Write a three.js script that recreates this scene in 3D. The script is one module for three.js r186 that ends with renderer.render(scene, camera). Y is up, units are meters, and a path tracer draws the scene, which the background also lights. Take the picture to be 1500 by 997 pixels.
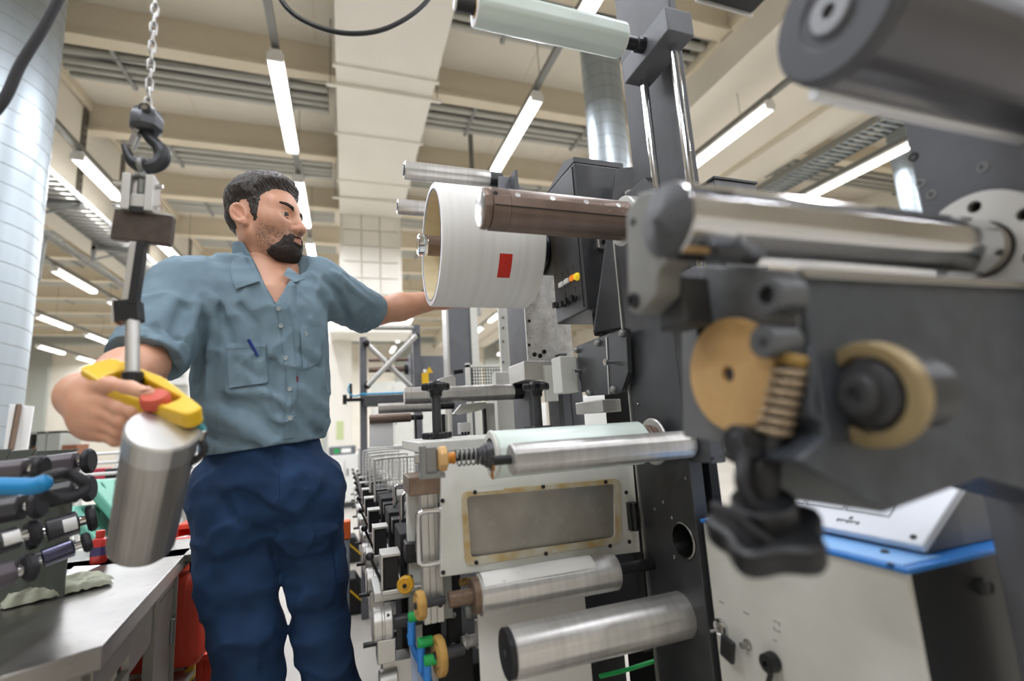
import * as THREE from 'three';
import { RoundedBoxGeometry } from 'three/addons/geometries/RoundedBoxGeometry.js';
import { mergeGeometries, toCreasedNormals } from 'three/addons/utils/BufferGeometryUtils.js';
import { RectAreaLightUniformsLib } from 'three/addons/lights/RectAreaLightUniformsLib.js';
import { ImprovedNoise } from 'three/addons/math/ImprovedNoise.js';
import { FontLoader } from 'three/addons/loaders/FontLoader.js';
import { TextGeometry } from 'three/addons/geometries/TextGeometry.js';

// ---------------------------------------------------------------- camera, exposure
const scene = new THREE.Scene();
scene.background = new THREE.Color(0x000000);
const renderer = new THREE.WebGLRenderer({ antialias: true });
renderer.toneMapping = THREE.LinearToneMapping;
renderer.toneMappingExposure = 1.5;
renderer.shadowMap.enabled = true;
RectAreaLightUniformsLib.init();

const FOCAL = 710, W = 1500, H = 997, EYE = 1.05;
const camera = new THREE.PerspectiveCamera(2 * Math.atan(H / 2 / FOCAL) * 180 / Math.PI, W / H, 0.02, 80);
const V = (x, y, z) => new THREE.Vector3(x, y, z);
const camDir = (x, y) => V((x - W / 2) / FOCAL, -(y - H / 2) / FOCAL, -1);
// world axes in camera space, from the vanishing points of the hall's depth (506,633) and of the roller axes (2900,490)
const aF = camDir(506, 633).normalize();
const aX = camDir(2900, 490); aX.addScaledVector(aF, -aX.dot(aF)).normalize();
const aZ = aF.clone().negate(), aY = aZ.clone().cross(aX);
const worldToCam = new THREE.Matrix4().makeBasis(aX, aY, aZ);
camera.quaternion.setFromRotationMatrix(worldToCam.clone().transpose());
camera.position.set(0, EYE, 0);
camera.focus = 1.3; camera.userData.fStop = 1.6;
camera.updateMatrixWorld(true);
scene.add(camera);

// pixel of the photograph -> point of the hall at depth d (metres towards -z), on a plane x = c, or on a plane y = c
const dirOf = (x, y) => { const v = camDir(x, y); return V(v.dot(aX), v.dot(aY), v.dot(aZ)); };
const E = (x, y, d) => { const r = dirOf(x, y); return V(0, EYE, 0).addScaledVector(r, d / -r.z); };
const EX = (x, y, c) => { const r = dirOf(x, y); return V(0, EYE, 0).addScaledVector(r, c / r.x); };
const EY = (x, y, c) => { const r = dirOf(x, y); return V(0, EYE, 0).addScaledVector(r, (c - EYE) / r.y); };
const RP = (x, y, d, half) => half * d / (FOCAL * -dirOf(x, y).z);   // half-size in metres of half pixels there

// ---------------------------------------------------------------- small tools
let seed = 7;
const rnd = () => { seed |= 0; seed = seed + 0x6D2B79F5 | 0; let t = Math.imul(seed ^ seed >>> 15, 1 | seed); t = t + Math.imul(t ^ t >>> 7, 61 | t) ^ t; return ((t ^ t >>> 14) >>> 0) / 4294967296; };
const rr = (a, b) => a + (b - a) * rnd();
const perlin = new ImprovedNoise();
const noise = (x, y, z) => perlin.noise(x, y, z);
const fbm = (x, y, z, o = 4) => { let s = 0, a = 0.5, f = 1; for (let i = 0; i < o; i++) { s += a * noise(x * f, y * f, z * f); a *= 0.5; f *= 2.03; } return s; };
const clamp = (x, a, b) => Math.min(b, Math.max(a, x));
const lerp = (a, b, t) => a + (b - a) * t;
const sstep = (a, b, x) => { const t = clamp((x - a) / (b - a), 0, 1); return t * t * (3 - 2 * t); };

const taken = {};
const numbered = (n) => { const k = taken[n] = (taken[n] ?? -1) + 1; return k ? n + '_' + String(k).padStart(3, '0') : n; };
function tag(o, label, category, group) { Object.assign(o.userData, { label, category }); if (group) o.userData.group = group; return o; }
function thing(name, label, category, group) { const o = new THREE.Group(); o.name = numbered(name); scene.add(o); return tag(o, label, category, group); }
function struct(name) { const o = new THREE.Group(); o.name = name; o.userData.kind = 'structure'; scene.add(o); return o; }
function part(parent, name, geo, mat, label) {
  if (Array.isArray(geo)) geo = merge(geo);
  const m = new THREE.Mesh(geo, mat); m.name = name; m.castShadow = m.receiveShadow = true; parent.add(m);
  if (label) m.userData.label = label;
  return m;
}
function solo(name, label, category, geo, mat, group) { const m = part(scene, numbered(name), geo, mat); return tag(m, label, category, group); }
function merge(list) {
  const L = list.map((g) => { let q = g.index ? g.toNonIndexed() : g; if (!q.attributes.normal) q.computeVertexNormals(); if (!q.attributes.uv) q.setAttribute('uv', new THREE.BufferAttribute(new Float32Array(q.attributes.position.count * 2), 2));
    for (const k of Object.keys(q.attributes)) if (!['position', 'normal', 'uv'].includes(k)) q.deleteAttribute(k); return q; });
  return mergeGeometries(L);
}
// uv in metres by the dominant axis of the normal
function muv(g, s = 1) {
  if (g.index) g = g.toNonIndexed();
  const p = g.attributes.position, n = g.attributes.normal, u = new Float32Array(p.count * 2);
  for (let i = 0; i < p.count; i++) {
    const ax = Math.abs(n.getX(i)), ay = Math.abs(n.getY(i)), az = Math.abs(n.getZ(i));
    let a, b; if (ax >= ay && ax >= az) { a = p.getZ(i); b = p.getY(i); } else if (ay >= az) { a = p.getX(i); b = p.getZ(i); } else { a = p.getX(i); b = p.getY(i); }
    u[2 * i] = a * s; u[2 * i + 1] = b * s;
  }
  g.setAttribute('uv', new THREE.BufferAttribute(u, 2)); return g;
}
const at = (g, x, y, z) => g.translate(x, y, z);
function box(x0, x1, y0, y1, z0, z1, r = 0) {
  const w = Math.abs(x1 - x0), h = Math.abs(y1 - y0), d = Math.abs(z1 - z0);
  const g = r > 0 ? new RoundedBoxGeometry(w, h, d, 2, Math.min(r, w / 2.01, h / 2.01, d / 2.01)) : new THREE.BoxGeometry(w, h, d);
  return muv(g.translate((x0 + x1) / 2, (y0 + y1) / 2, (z0 + z1) / 2));
}
// box along a segment, section w x h
function bar(a, b, w, h, r = 0, roll = 0) {
  const l = a.distanceTo(b); const g = r > 0 ? new RoundedBoxGeometry(w, h, l, 2, r) : new THREE.BoxGeometry(w, h, l);
  muv(g); const gg = g.index ? g.toNonIndexed() : g; muv(gg);
  const m = new THREE.Matrix4().lookAt(b, a, Math.abs(b.y - a.y) > 0.95 * l ? V(0, 0, 1) : V(0, 1, 0));
  gg.rotateZ(roll); gg.applyMatrix4(m); return gg.translate((a.x + b.x) / 2, (a.y + b.y) / 2, (a.z + b.z) / 2);
}
const orient = (g, a, b) => { const q = new THREE.Quaternion().setFromUnitVectors(V(0, 1, 0), b.clone().sub(a).normalize()); return g.applyQuaternion(q).translate(a.x, a.y, a.z); };
// solid of revolution from a to b; profile = [radius, t along axis in metres]
function lathe(a, b, prof, seg = 32) {
  const g = new THREE.LatheGeometry(prof.map(([r, t]) => new THREE.Vector2(Math.max(r, 1e-4), t)), seg);
  return orient(toCreasedNormals(g, 0.6), a, b);
}
// cylinder with small chamfers between two points
function cyl(a, b, r, seg = 28, c = Math.min(0.002, r * 0.15), r2 = r) {
  const l = a.distanceTo(b); c = Math.min(c, l / 3);
  return lathe(a, b, [[0, 0], [r - c, 0], [r, c], [r2, l - c], [r2 - c, l], [0, l]], seg);
}
function tubeRing(a, b, ro, ri, seg = 36, c = 0.0015) {   // hollow
  const l = a.distanceTo(b);
  return lathe(a, b, [[ri, 0], [ro - c, 0], [ro, c], [ro, l - c], [ro - c, l], [ri, l], [ri, 0]], seg);
}
const cylX = (x0, x1, y, z, r, seg, c) => cyl(V(x0, y, z), V(x1, y, z), r, seg, c);
function tube(pts, r, seg = 40, rad = 10, closed = false) {
  const c = new THREE.CatmullRomCurve3(pts, closed, 'catmullrom', 0.5);
  const g = new THREE.TubeGeometry(c, seg, r, rad, closed);
  if (closed) return g;
  const out = [g]; for (const e of [0, 1]) { const s = new THREE.SphereGeometry(r * 0.999, rad, 6); const p = c.getPoint(e); out.push(s.translate(p.x, p.y, p.z)); }
  return merge(out);
}
// plates: outline points in a plane, with holes (arrays of [u, v, r]) and bevel; plane X (u = -depth -> z, v = y) or plane Z (u = x, v = y) or plane Y (u = x, v = z)
function shapeOf(pts, holes = []) {
  const s = new THREE.Shape(pts.map(([u, v]) => new THREE.Vector2(u, v)));
  for (const h of holes) {
    const p = new THREE.Path();
    if (Array.isArray(h[0])) p.setFromPoints(h.map(([u, v]) => new THREE.Vector2(u, v))); else p.absarc(h[0], h[1], h[2], 0, Math.PI * 2, true);
    s.holes.push(p);
  }
  return s;
}
function extr(shape, t, bev) {
  return new THREE.ExtrudeGeometry(shape, bev ? { depth: t - 2 * bev, bevelEnabled: true, bevelSize: bev, bevelThickness: bev, bevelOffset: -bev, bevelSegments: 2, curveSegments: 20 } : { depth: t, bevelEnabled: false, curveSegments: 20 }).translate(0, 0, bev || 0);
}
const plateZ = (pts, z0, t, bev = 0.0012, holes) => muv(extr(shapeOf(pts, holes), t, bev).translate(0, 0, z0));                 // from z0 to z0 + t
const plateX = (pts, x0, t, bev = 0.0012, holes) => muv(extr(shapeOf(pts.map(([z, y]) => [-z, y]), (holes || []).map((h) => Array.isArray(h[0]) ? h.map(([z, y]) => [-z, y]) : [-h[0], h[1], h[2]])), t, bev).rotateY(Math.PI / 2).translate(x0, 0, 0));   // pts = [z, y]
const plateY = (pts, y0, t, bev = 0.0012, holes) => muv(extr(shapeOf(pts.map(([x, z]) => [x, -z]), holes), t, bev).rotateX(-Math.PI / 2).translate(0, y0, 0));   // pts = [x, z]
// round a polygon's corners
function rounded(pts, r, n = 5) {
  const out = [], L = pts.length;
  for (let i = 0; i < L; i++) {
    const p = new THREE.Vector2(...pts[i]), a = new THREE.Vector2(...pts[(i + L - 1) % L]), b = new THREE.Vector2(...pts[(i + 1) % L]);
    const da = a.clone().sub(p), db = b.clone().sub(p), k = Math.min(r, da.length() * 0.45, db.length() * 0.45);
    const s = p.clone().addScaledVector(da.normalize(), k), e = p.clone().addScaledVector(db.normalize(), k);
    for (let j = 0; j <= n; j++) { const t = j / n; out.push([(1 - t) ** 2 * s.x + 2 * t * (1 - t) * p.x + t * t * e.x, (1 - t) ** 2 * s.y + 2 * t * (1 - t) * p.y + t * t * e.y]); }
  }
  return out;
}
const dup = (root, dx, dy, dz, label) => { const r = root.clone(); r.name = numbered(root.name.replace(/_\d\d\d$/, '')); r.userData = { ...root.userData }; scene.add(r); r.position.x += dx; r.position.y += dy; r.position.z += dz; if (label) r.userData.label = label; return r; };

// ---------------------------------------------------------------- textures and materials
function tex(w, h, fn, srgb, rx = 1, ry = rx) {
  const d = new Uint8Array(w * h * 4);
  for (let y = 0; y < h; y++) for (let x = 0; x < w; x++) { const c = fn(x / w, y / h, x, y), i = (y * w + x) * 4; if (Array.isArray(c)) { d[i] = clamp(c[0] * 255, 0, 255); d[i + 1] = clamp(c[1] * 255, 0, 255); d[i + 2] = clamp(c[2] * 255, 0, 255); } else d[i] = d[i + 1] = d[i + 2] = clamp(c * 255, 0, 255); d[i + 3] = 255; }
  const t = new THREE.DataTexture(d, w, h); t.wrapS = t.wrapT = THREE.RepeatWrapping; t.magFilter = THREE.LinearFilter; t.minFilter = THREE.LinearMipmapLinearFilter; t.generateMipmaps = true;
  if (srgb) t.colorSpace = THREE.SRGBColorSpace; t.repeat.set(rx, ry); t.needsUpdate = true; return t;
}
const GR = new Float32Array(1024); for (let i = 0; i < 512; i++) { const a = rnd() * Math.PI * 2; GR[2 * i] = Math.cos(a); GR[2 * i + 1] = Math.sin(a); }
const hsh = (x, y, s) => { let h = Math.imul(x, 374761393) + Math.imul(y, 668265263) + Math.imul(s, 974634777); h = Math.imul(h ^ h >>> 13, 1274126177); return (h ^ h >>> 16) & 511; };
const tnoise = (u, v, f, o, s = 0) => { // gradient noise that tiles over the unit square
  let r = 0, a = 0.5, k = f; const sd = Math.round(s * 10);
  for (let i = 0; i < o; i++) { const x = u * k, y = v * k, X = Math.floor(x), Y = Math.floor(y), fx = x - X, fy = y - Y, x0 = X % k, y0 = Y % k, x1 = (X + 1) % k, y1 = (Y + 1) % k, S = sd + i * 31; const g = (ix, iy, dx, dy) => { const h = hsh(ix, iy, S); return GR[2 * h] * dx + GR[2 * h + 1] * dy; }; const wx = fx * fx * fx * (fx * (fx * 6 - 15) + 10), wy = fy * fy * fy * (fy * (fy * 6 - 15) + 10);
    const A = g(x0, y0, fx, fy), B = g(x1, y0, fx - 1, fy), C = g(x0, y1, fx, fy - 1), D = g(x1, y1, fx - 1, fy - 1); r += a * 0.75 * (A + (B - A) * wx + (C - A + (A - B - C + D) * wx) * wy); a *= 0.5; k *= 2; }
  return r; };
const T = {};
T.fine = tex(256, 256, (u, v) => 0.5 + 0.55 * tnoise(u, v, 24, 3, 1.3), false, 6);
T.mottle = tex(256, 256, (u, v) => 0.5 + 0.7 * tnoise(u, v, 5, 5, 4.4), false, 2);
// streaks around a turned roller: bands along v, faint scratches
T.turned = tex(64, 512, (u, v) => 0.5 + 0.35 * noise(2.2, v * 60, 1) + 0.22 * noise(5.2, v * 220, 3) + 0.2 * tnoise(u, v, 6, 3, 7), false, 1, 1);
T.along = tex(512, 64, (u, v) => 0.5 + 0.4 * noise(u * 40, 3.1, 1) + 0.25 * noise(u * 170, 7.7, 3) + 0.2 * tnoise(u, v, 6, 3, 7), false, 1, 1);
T.weave = tex(128, 128, (u, v, x, y) => 0.5 + 0.25 * (((x >> 1) + (y >> 1)) % 2 ? 1 : -1) * 0.6 + 0.3 * tnoise(u, v, 16, 2, 2), false, 40);
const tint = (fn, w = 256, h = 256, rep = 1, rep2 = rep) => tex(w, h, fn, true, rep, rep2);
const mixc = (a, b, t) => [lerp(a[0], b[0], t), lerp(a[1], b[1], t), lerp(a[2], b[2], t)];
const hex = (h) => [(h >> 16 & 255) / 255, (h >> 8 & 255) / 255, (h & 255) / 255];
const mottled = (a, b, f = 5, s = 1, rep = 1, k = 1.6) => tint((u, v) => mixc(hex(a), hex(b), clamp(0.5 + k * tnoise(u, v, f, 5, s), 0, 1)), 256, 256, rep);
const std = (o) => new THREE.MeshStandardMaterial(o), phy = (o) => new THREE.MeshPhysicalMaterial(o);
const M = {
  steel: std({ color: 0xb9b9b7, metalness: 1, roughness: 0.34, bumpMap: T.turned, bumpScale: 0.0002 }),
  alu: std({ color: 0xdedddb, metalness: 0.72, roughness: 0.34, roughnessMap: null, map: tint((u, v) => { const t = 0.9 + 0.05 * noise(1, v * 40, 2) + 0.05 * noise(4, v * 170, 2) + 0.12 * tnoise(u, v, 6, 4, 3); return [t, t * 0.995, t * 0.985]; }, 128, 512), bumpMap: T.turned, bumpScale: 0.00005 }),
  aluFlat: std({ color: 0xc6c5c1, metalness: 0.85, roughness: 0.42, bumpMap: T.fine, bumpScale: 0.0001 }),
  chrome: std({ color: 0xd8d9da, metalness: 1, roughness: 0.1 }),
  satin: std({ color: 0xa8a7a4, metalness: 1, roughness: 0.25 }),
  galv: std({ color: 0xe0e6ea, metalness: 0.55, roughness: 0.38, map: tint((u, v) => { const t = 0.80 + 0.25 * tnoise(u, v, 14, 3, 9); return [t * 0.97, t, t * 1.02]; }) }),
  greySt: std({ color: 0x8c8d8a, metalness: 0.7, roughness: 0.5, bumpMap: T.fine, bumpScale: 0.0002 }),
  rust: std({ map: mottled(0x6b5547, 0x8a7a6b, 8, 3, 4), metalness: 0.6, roughness: 0.45, bumpMap: T.fine, bumpScale: 0.0002 }),
  brown: std({ map: tint((u, v) => mixc(hex(0x6e5d53), hex(0x8b786c), clamp(0.5 + 1.2 * tnoise(u, v, 6, 5, 2) + 0.3 * noise(3, v * 150, 1), 0, 1))), metalness: 0.55, roughness: 0.42 }),
  darkGrey: std({ map: mottled(0x47484a, 0x545558, 6, 2, 3), roughness: 0.52, metalness: 0.15, bumpMap: T.fine, bumpScale: 0.0003 }),
  midGrey: std({ map: mottled(0x63656a, 0x6d6f73, 6, 2, 3), roughness: 0.5, metalness: 0.1, bumpMap: T.fine, bumpScale: 0.0003 }),
  frame: std({ map: mottled(0x3c3d3f, 0x4d4e50, 5, 8, 2), roughness: 0.42, metalness: 0.35, bumpMap: T.fine, bumpScale: 0.0004 }),
  black: std({ color: 0x17181a, roughness: 0.42 }),
  blackMat: std({ color: 0x1c1c1d, roughness: 0.75 }),
  rubber: std({ color: 0x26262a, roughness: 0.65 }),
  cream: std({ map: mottled(0xe0d9ca, 0xe8e1d3, 4, 3, 0.3), roughness: 0.85 }),
  creamD: std({ map: mottled(0xd8ccb4, 0xe0d5c0, 4, 6, 0.3), roughness: 0.85 }),
  white: std({ color: 0xe9e8e4, roughness: 0.5 }),
  ductW: std({ map: mottled(0xe6e1d6, 0xedE8de, 3, 3, 0.5), roughness: 0.55 }),
  paper: std({ color: 0xf4f4f2, roughness: 0.6 }),
  pale: std({ map: mottled(0xd6e4dc, 0xdfeae3, 4, 4, 2), roughness: 0.32 }),
  panel: std({ map: tint((u, v) => { let t = clamp(0.5 + 1.3 * tnoise(u, v, 5, 5, 11), 0, 1); const s = Math.max(0, tnoise(u, v, 22, 3, 5) - 0.22) * 2.2; return mixc(mixc(hex(0xcfd0c8), hex(0xdcdcd5), t), hex(0x8d877a), clamp(s, 0, 0.7)); }, 512, 512, 2), roughness: 0.42, metalness: 0.05 }),
  brass: std({ color: 0xb39a66, metalness: 0.6, roughness: 0.4, map: T.mottleC = mottled(0xd9c39a, 0xffffff, 8, 5, 3) }),
  bakelite: std({ map: mottled(0xb48c4a, 0xc99f58, 10, 5, 6), roughness: 0.5 }),
  tan: std({ map: mottled(0xc29a63, 0xd0aa72, 10, 5, 6), roughness: 0.6 }),
  yellow: std({ color: 0xe3b71f, roughness: 0.4, bumpMap: T.fine, bumpScale: 0.0003 }),
  red: std({ color: 0xc2392b, roughness: 0.45 }),
  orangeRed: std({ color: 0xd9472e, roughness: 0.55 }),
  green: std({ color: 0x1ea352, roughness: 0.45 }),
  pallet: std({ color: 0x6fb6a0, roughness: 0.5 }),
  blue: std({ color: 0x2f7fd0, roughness: 0.4 }),
  blueHose: std({ color: 0x1f9fce, roughness: 0.4 }),
  glass: phy({ color: 0xffffff, transmission: 1, roughness: 0.05, thickness: 0, ior: 1.45 }),
};

// ================================================================ lights of the hall: rows of fluorescent fittings
const LAMP_H = 4.3, LAMP_L = 1.5, LAMP_W = 0.13;
const lampGlow = std({ color: 0xffffff, emissive: 0xfffcf8, emissiveIntensity: 2.4, roughness: 0.4 });
const lampRows = [   // [x, first end of a fitting, pitch, from, to]
  [-9.2, 19.1, 2.35, 10, 22], [-7.15, 14.7, 2.4, 7.5, 21.5], [-5.05, 10.74, 2.23, 5.0, 20.5], [-2.87, 6.33, 2.3, -4, 20.5],
  [-0.575, 4.16, 2.2, -4.2, 20.6], [1.86, 4.10, 2.55, -4, 20.6], [4.42, 3.6, 2.4, -4, 21], [6.97, 3.75, 2.4, -4, 21]];
const lampHousing = merge([muv(new RoundedBoxGeometry(0.10, 0.045, LAMP_L + 0.04, 2, 0.01)).translate(0, 0.055, 0), box(-0.012, 0.012, 0.07, 0.105, -0.45, -0.42), box(-0.012, 0.012, 0.07, 0.105, 0.42, 0.45)]);
const lampDiff = muv(new RoundedBoxGeometry(LAMP_W, 0.075, LAMP_L, 3, 0.03));
const lampCap = [at(muv(new RoundedBoxGeometry(LAMP_W + 0.006, 0.08, 0.022, 2, 0.008)), 0, 0, LAMP_L / 2 + 0.008), at(muv(new RoundedBoxGeometry(LAMP_W + 0.006, 0.08, 0.022, 2, 0.008)), 0, 0, -LAMP_L / 2 - 0.008)];
const ceilingRods = [];
const LAMP_I = 44;
const rowWords = ['row by the left wall', 'second row beyond left girder', 'row just beyond left girder', 'row along left girder face', 'row over the worker', 'row over the press', 'row along the right girder', 'row by the cable ladder'];
const ORD = ['first', 'second', 'third', 'fourth', 'fifth', 'sixth', 'seventh', 'eighth', 'ninth', 'tenth', 'eleventh', 'twelfth', 'thirteenth', 'fourteenth'];
lampRows.forEach(([x, z0, pitch, from, to], r) => {
  const k0 = Math.ceil((from - z0) / pitch), k1 = Math.floor((to - z0) / pitch);
  for (let k = k0; k <= k1; k++) {
    const d = z0 + k * pitch, zc = -(d + LAMP_L / 2); if (r === 3 && d > 3 && d < 5) continue;   // the wide duct stands there
    const t = thing('fluorescent_lamp', ORD[k1 - k] + ' fluorescent lamp from the far wall in the ' + rowWords[r], 'lamp', 'ceiling lamps, ' + rowWords[r]);
    t.position.set(x, LAMP_H, zc);
    part(t, 'housing', lampHousing, M.white); part(t, 'diffuser', lampDiff, lampGlow); part(t, 'end_cap', lampCap[0], M.white); part(t, 'end_cap', lampCap[1], M.white);
    const a = new THREE.RectAreaLight(0xf2f6ff, LAMP_I, LAMP_W, LAMP_L);
    a.position.set(x, LAMP_H - 0.045, zc); a.lookAt(x, 0, zc); a.rotation.set(-Math.PI / 2, 0, 0); scene.add(a);
  }
  // carrying rail of the row, hung from the slab by wires
  const zr0 = r === 3 ? -4.75 : -from + 0.3, zr1 = -to - 0.3;
  const rail = thing('lamp_rail', 'long grey steel rail carrying lamps, ' + rowWords[r], 'rail');
  part(rail, 'channel', box(x - 0.03, x + 0.03, LAMP_H + 0.1, LAMP_H + 0.15, zr1, zr0), M.greySt);
  if (!ceilingRods.length) ceilingRods.push(struct('ceiling')); const railTop = ceilingRods[0];
  for (let z = zr0 - 0.5; z > zr1; z -= 2.6) part(railTop, 'hanger_rod', cyl(V(x, LAMP_H + 0.14, z), V(x, (x < 5 && x > 4.1) ? 4.76 : 5.56, z), 0.004, 6), M.greySt);
});

// ================================================================ hall shell
const XL = -12, XR = 11, ZF = -23, ZN = 6, HC = 5.55;
const M_floor = std({ map: tint((u, v) => { const t = clamp(0.5 + 1.5 * tnoise(u, v, 4, 6, 2), 0, 1); const s = clamp((tnoise(u, v, 26, 3, 8) - 0.2) * 2, 0, 0.5); return mixc(mixc(hex(0xa8a298), hex(0xbab5ab), t), hex(0x7f786c), s); }, 512, 512, 0.5), roughness: 0.35, bumpMap: T.fine, bumpScale: 0.0002 });
{
  const f = struct('floor'); part(f, 'slab', box(XL - 0.3, XR + 0.3, -0.2, 0, ZF - 0.3, ZN + 0.3), M_floor);
  for (let k = 0; k < 6; k++) part(f, 'joint_strip', box(XL, XR, -0.004, 0.0006, -3.2 - k * 4, -3.206 - k * 4), M.greySt);
}
{
  const c = ceilingRods[0]; part(c, 'slab', box(XL - 0.3, XR + 0.3, HC, HC + 0.2, ZF - 0.3, ZN + 0.3), M.cream);
  for (let k = -3; k <= 9; k++) {           // cross beams with a bottom lip towards the press
    const d = 5.42 + 1.8 * k;
    const bm = part(c, 'beam', muv(plateX([[-d, HC + 0.02], [-d, 5.2], [-d + 0.03, 5.2], [-d + 0.03, 5.15], [-d - 0.14, 5.15], [-d - 0.14, 5.22], [-d - 0.12, HC + 0.02]], XL, XR - XL, 0.004)), M.creamD);
  }
  for (let k = -3; k <= 9; k++) for (const x of [-10.4, -8.0, -6.2, -4.4, -1.95, -0.32, 2.25, 3.4, 8.1, 9.6]) { // joints of the soffit slabs as thin recess fillets
    const d = 5.42 + 1.8 * k; part(c, 'slab_joint', box(x - 0.006, x + 0.006, HC - 0.006, HC + 0.01, -d + 0.03 + 1.6, -d + 0.05), M.creamD);
  }
}
const panelWall = (name, geoBase, list) => { const w = struct(name); part(w, 'wall_body', geoBase, M.cream); for (const [g, m, n] of list) part(w, n || 'pilaster', g, m); return w; };
const M_gwall = std({ color: 0xa9aca4, roughness: 0.8 });
{
  const L = [];
  for (const [x0, x1] of [[-11.6, -10.6], [-6.3, -5.6], [-1.0, -0.3], [2.2, 3.0], [6.5, 7.2]]) L.push([box(x0, x1, 0, 5.2, ZF - 0.02, ZF + 0.18), M_gwall, 'pilaster']);
  for (let x = -11; x < 10; x += 1.25) L.push([box(x - 0.008, x + 0.008, 0, 5.1, ZF - 0.01, ZF + 0.012), M.creamD, 'panel_joint']);
  for (const y of [1.6, 3.2]) L.push([box(XL, XR, y - 0.008, y + 0.008, ZF - 0.01, ZF + 0.01), M.creamD, 'panel_joint']);
  L.push([box(XL, XR, 5.0, 5.4, ZF - 0.01, ZF + 0.35), M_gwall, 'edge_beam']);
  panelWall('wall_back', box(XL - 0.3, XR + 0.3, 0, HC, ZF - 0.3, ZF), L);
  panelWall('wall_left', box(XL - 0.3, XL, 0, HC, ZF, ZN), []);
  panelWall('wall_right', box(XR, XR + 0.3, 0, HC, ZF, ZN), []);
  panelWall('wall_front', box(XL - 0.3, XR + 0.3, 0, HC, ZN, ZN + 0.3), []);
}
// pipe banks hung behind every cross beam
{
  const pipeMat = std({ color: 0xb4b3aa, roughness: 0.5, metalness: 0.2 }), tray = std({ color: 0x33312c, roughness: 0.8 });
  for (let k = -2; k <= 9; k++) {
    const d = 5.42 + 1.8 * k;
    const segs = k === -1 ? [[1.05, 2.3], [2.86, 3.98]] : k < 0 ? [[-2.9, -0.2], [1.05, 3.98]] : [[-11.5, -3.75], [-2.95, -0.2], [1.05, 3.98], [6.7, 10.8]];
    for (const [x0, x1] of segs) {
      const where = x0 < -5 ? 'beyond the left girder' : x0 < 0 ? 'between left girder and white duct' : x0 < 3 ? 'between white duct and right girder' : 'beyond the right girder';
      const t = thing('pipe_bank', ORD[9 - k] + ' bank of grey ceiling pipes from the far wall, ' + (x0 > 2.5 && x0 < 3 ? 'beside the spiral duct' : where), 'pipes', 'ceiling pipe banks ' + where);
      part(t, 'dark_gap_sheet', box(x0, x1, 5.36, 5.375, -d - 0.16, -d - 0.86), tray);  // dark of the gaps between pipes put into this sheet's colour
      [[0.22, 5.27, 0.042], [0.36, 5.25, 0.05], [0.53, 5.25, 0.045], [0.66, 5.25, 0.04], [0.79, 5.25, 0.04]].forEach(([o, y, r]) => part(t, 'pipe', cyl(V(x0, y, -d - o), V(x1, y, -d - o), r, 12), pipeMat));
      for (let x = x0 + 0.6; x < x1; x += 1.7) part(t, 'hanger', [box(x - 0.02, x + 0.02, 5.19, 5.2, -d - 0.15, -d - 0.85), box(x - 0.02, x + 0.02, 5.2, HC, -d - 0.15, -d - 0.17), box(x - 0.02, x + 0.02, 5.2, HC, -d - 0.83, -d - 0.85)], M.greySt);
    }
  }
}
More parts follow.
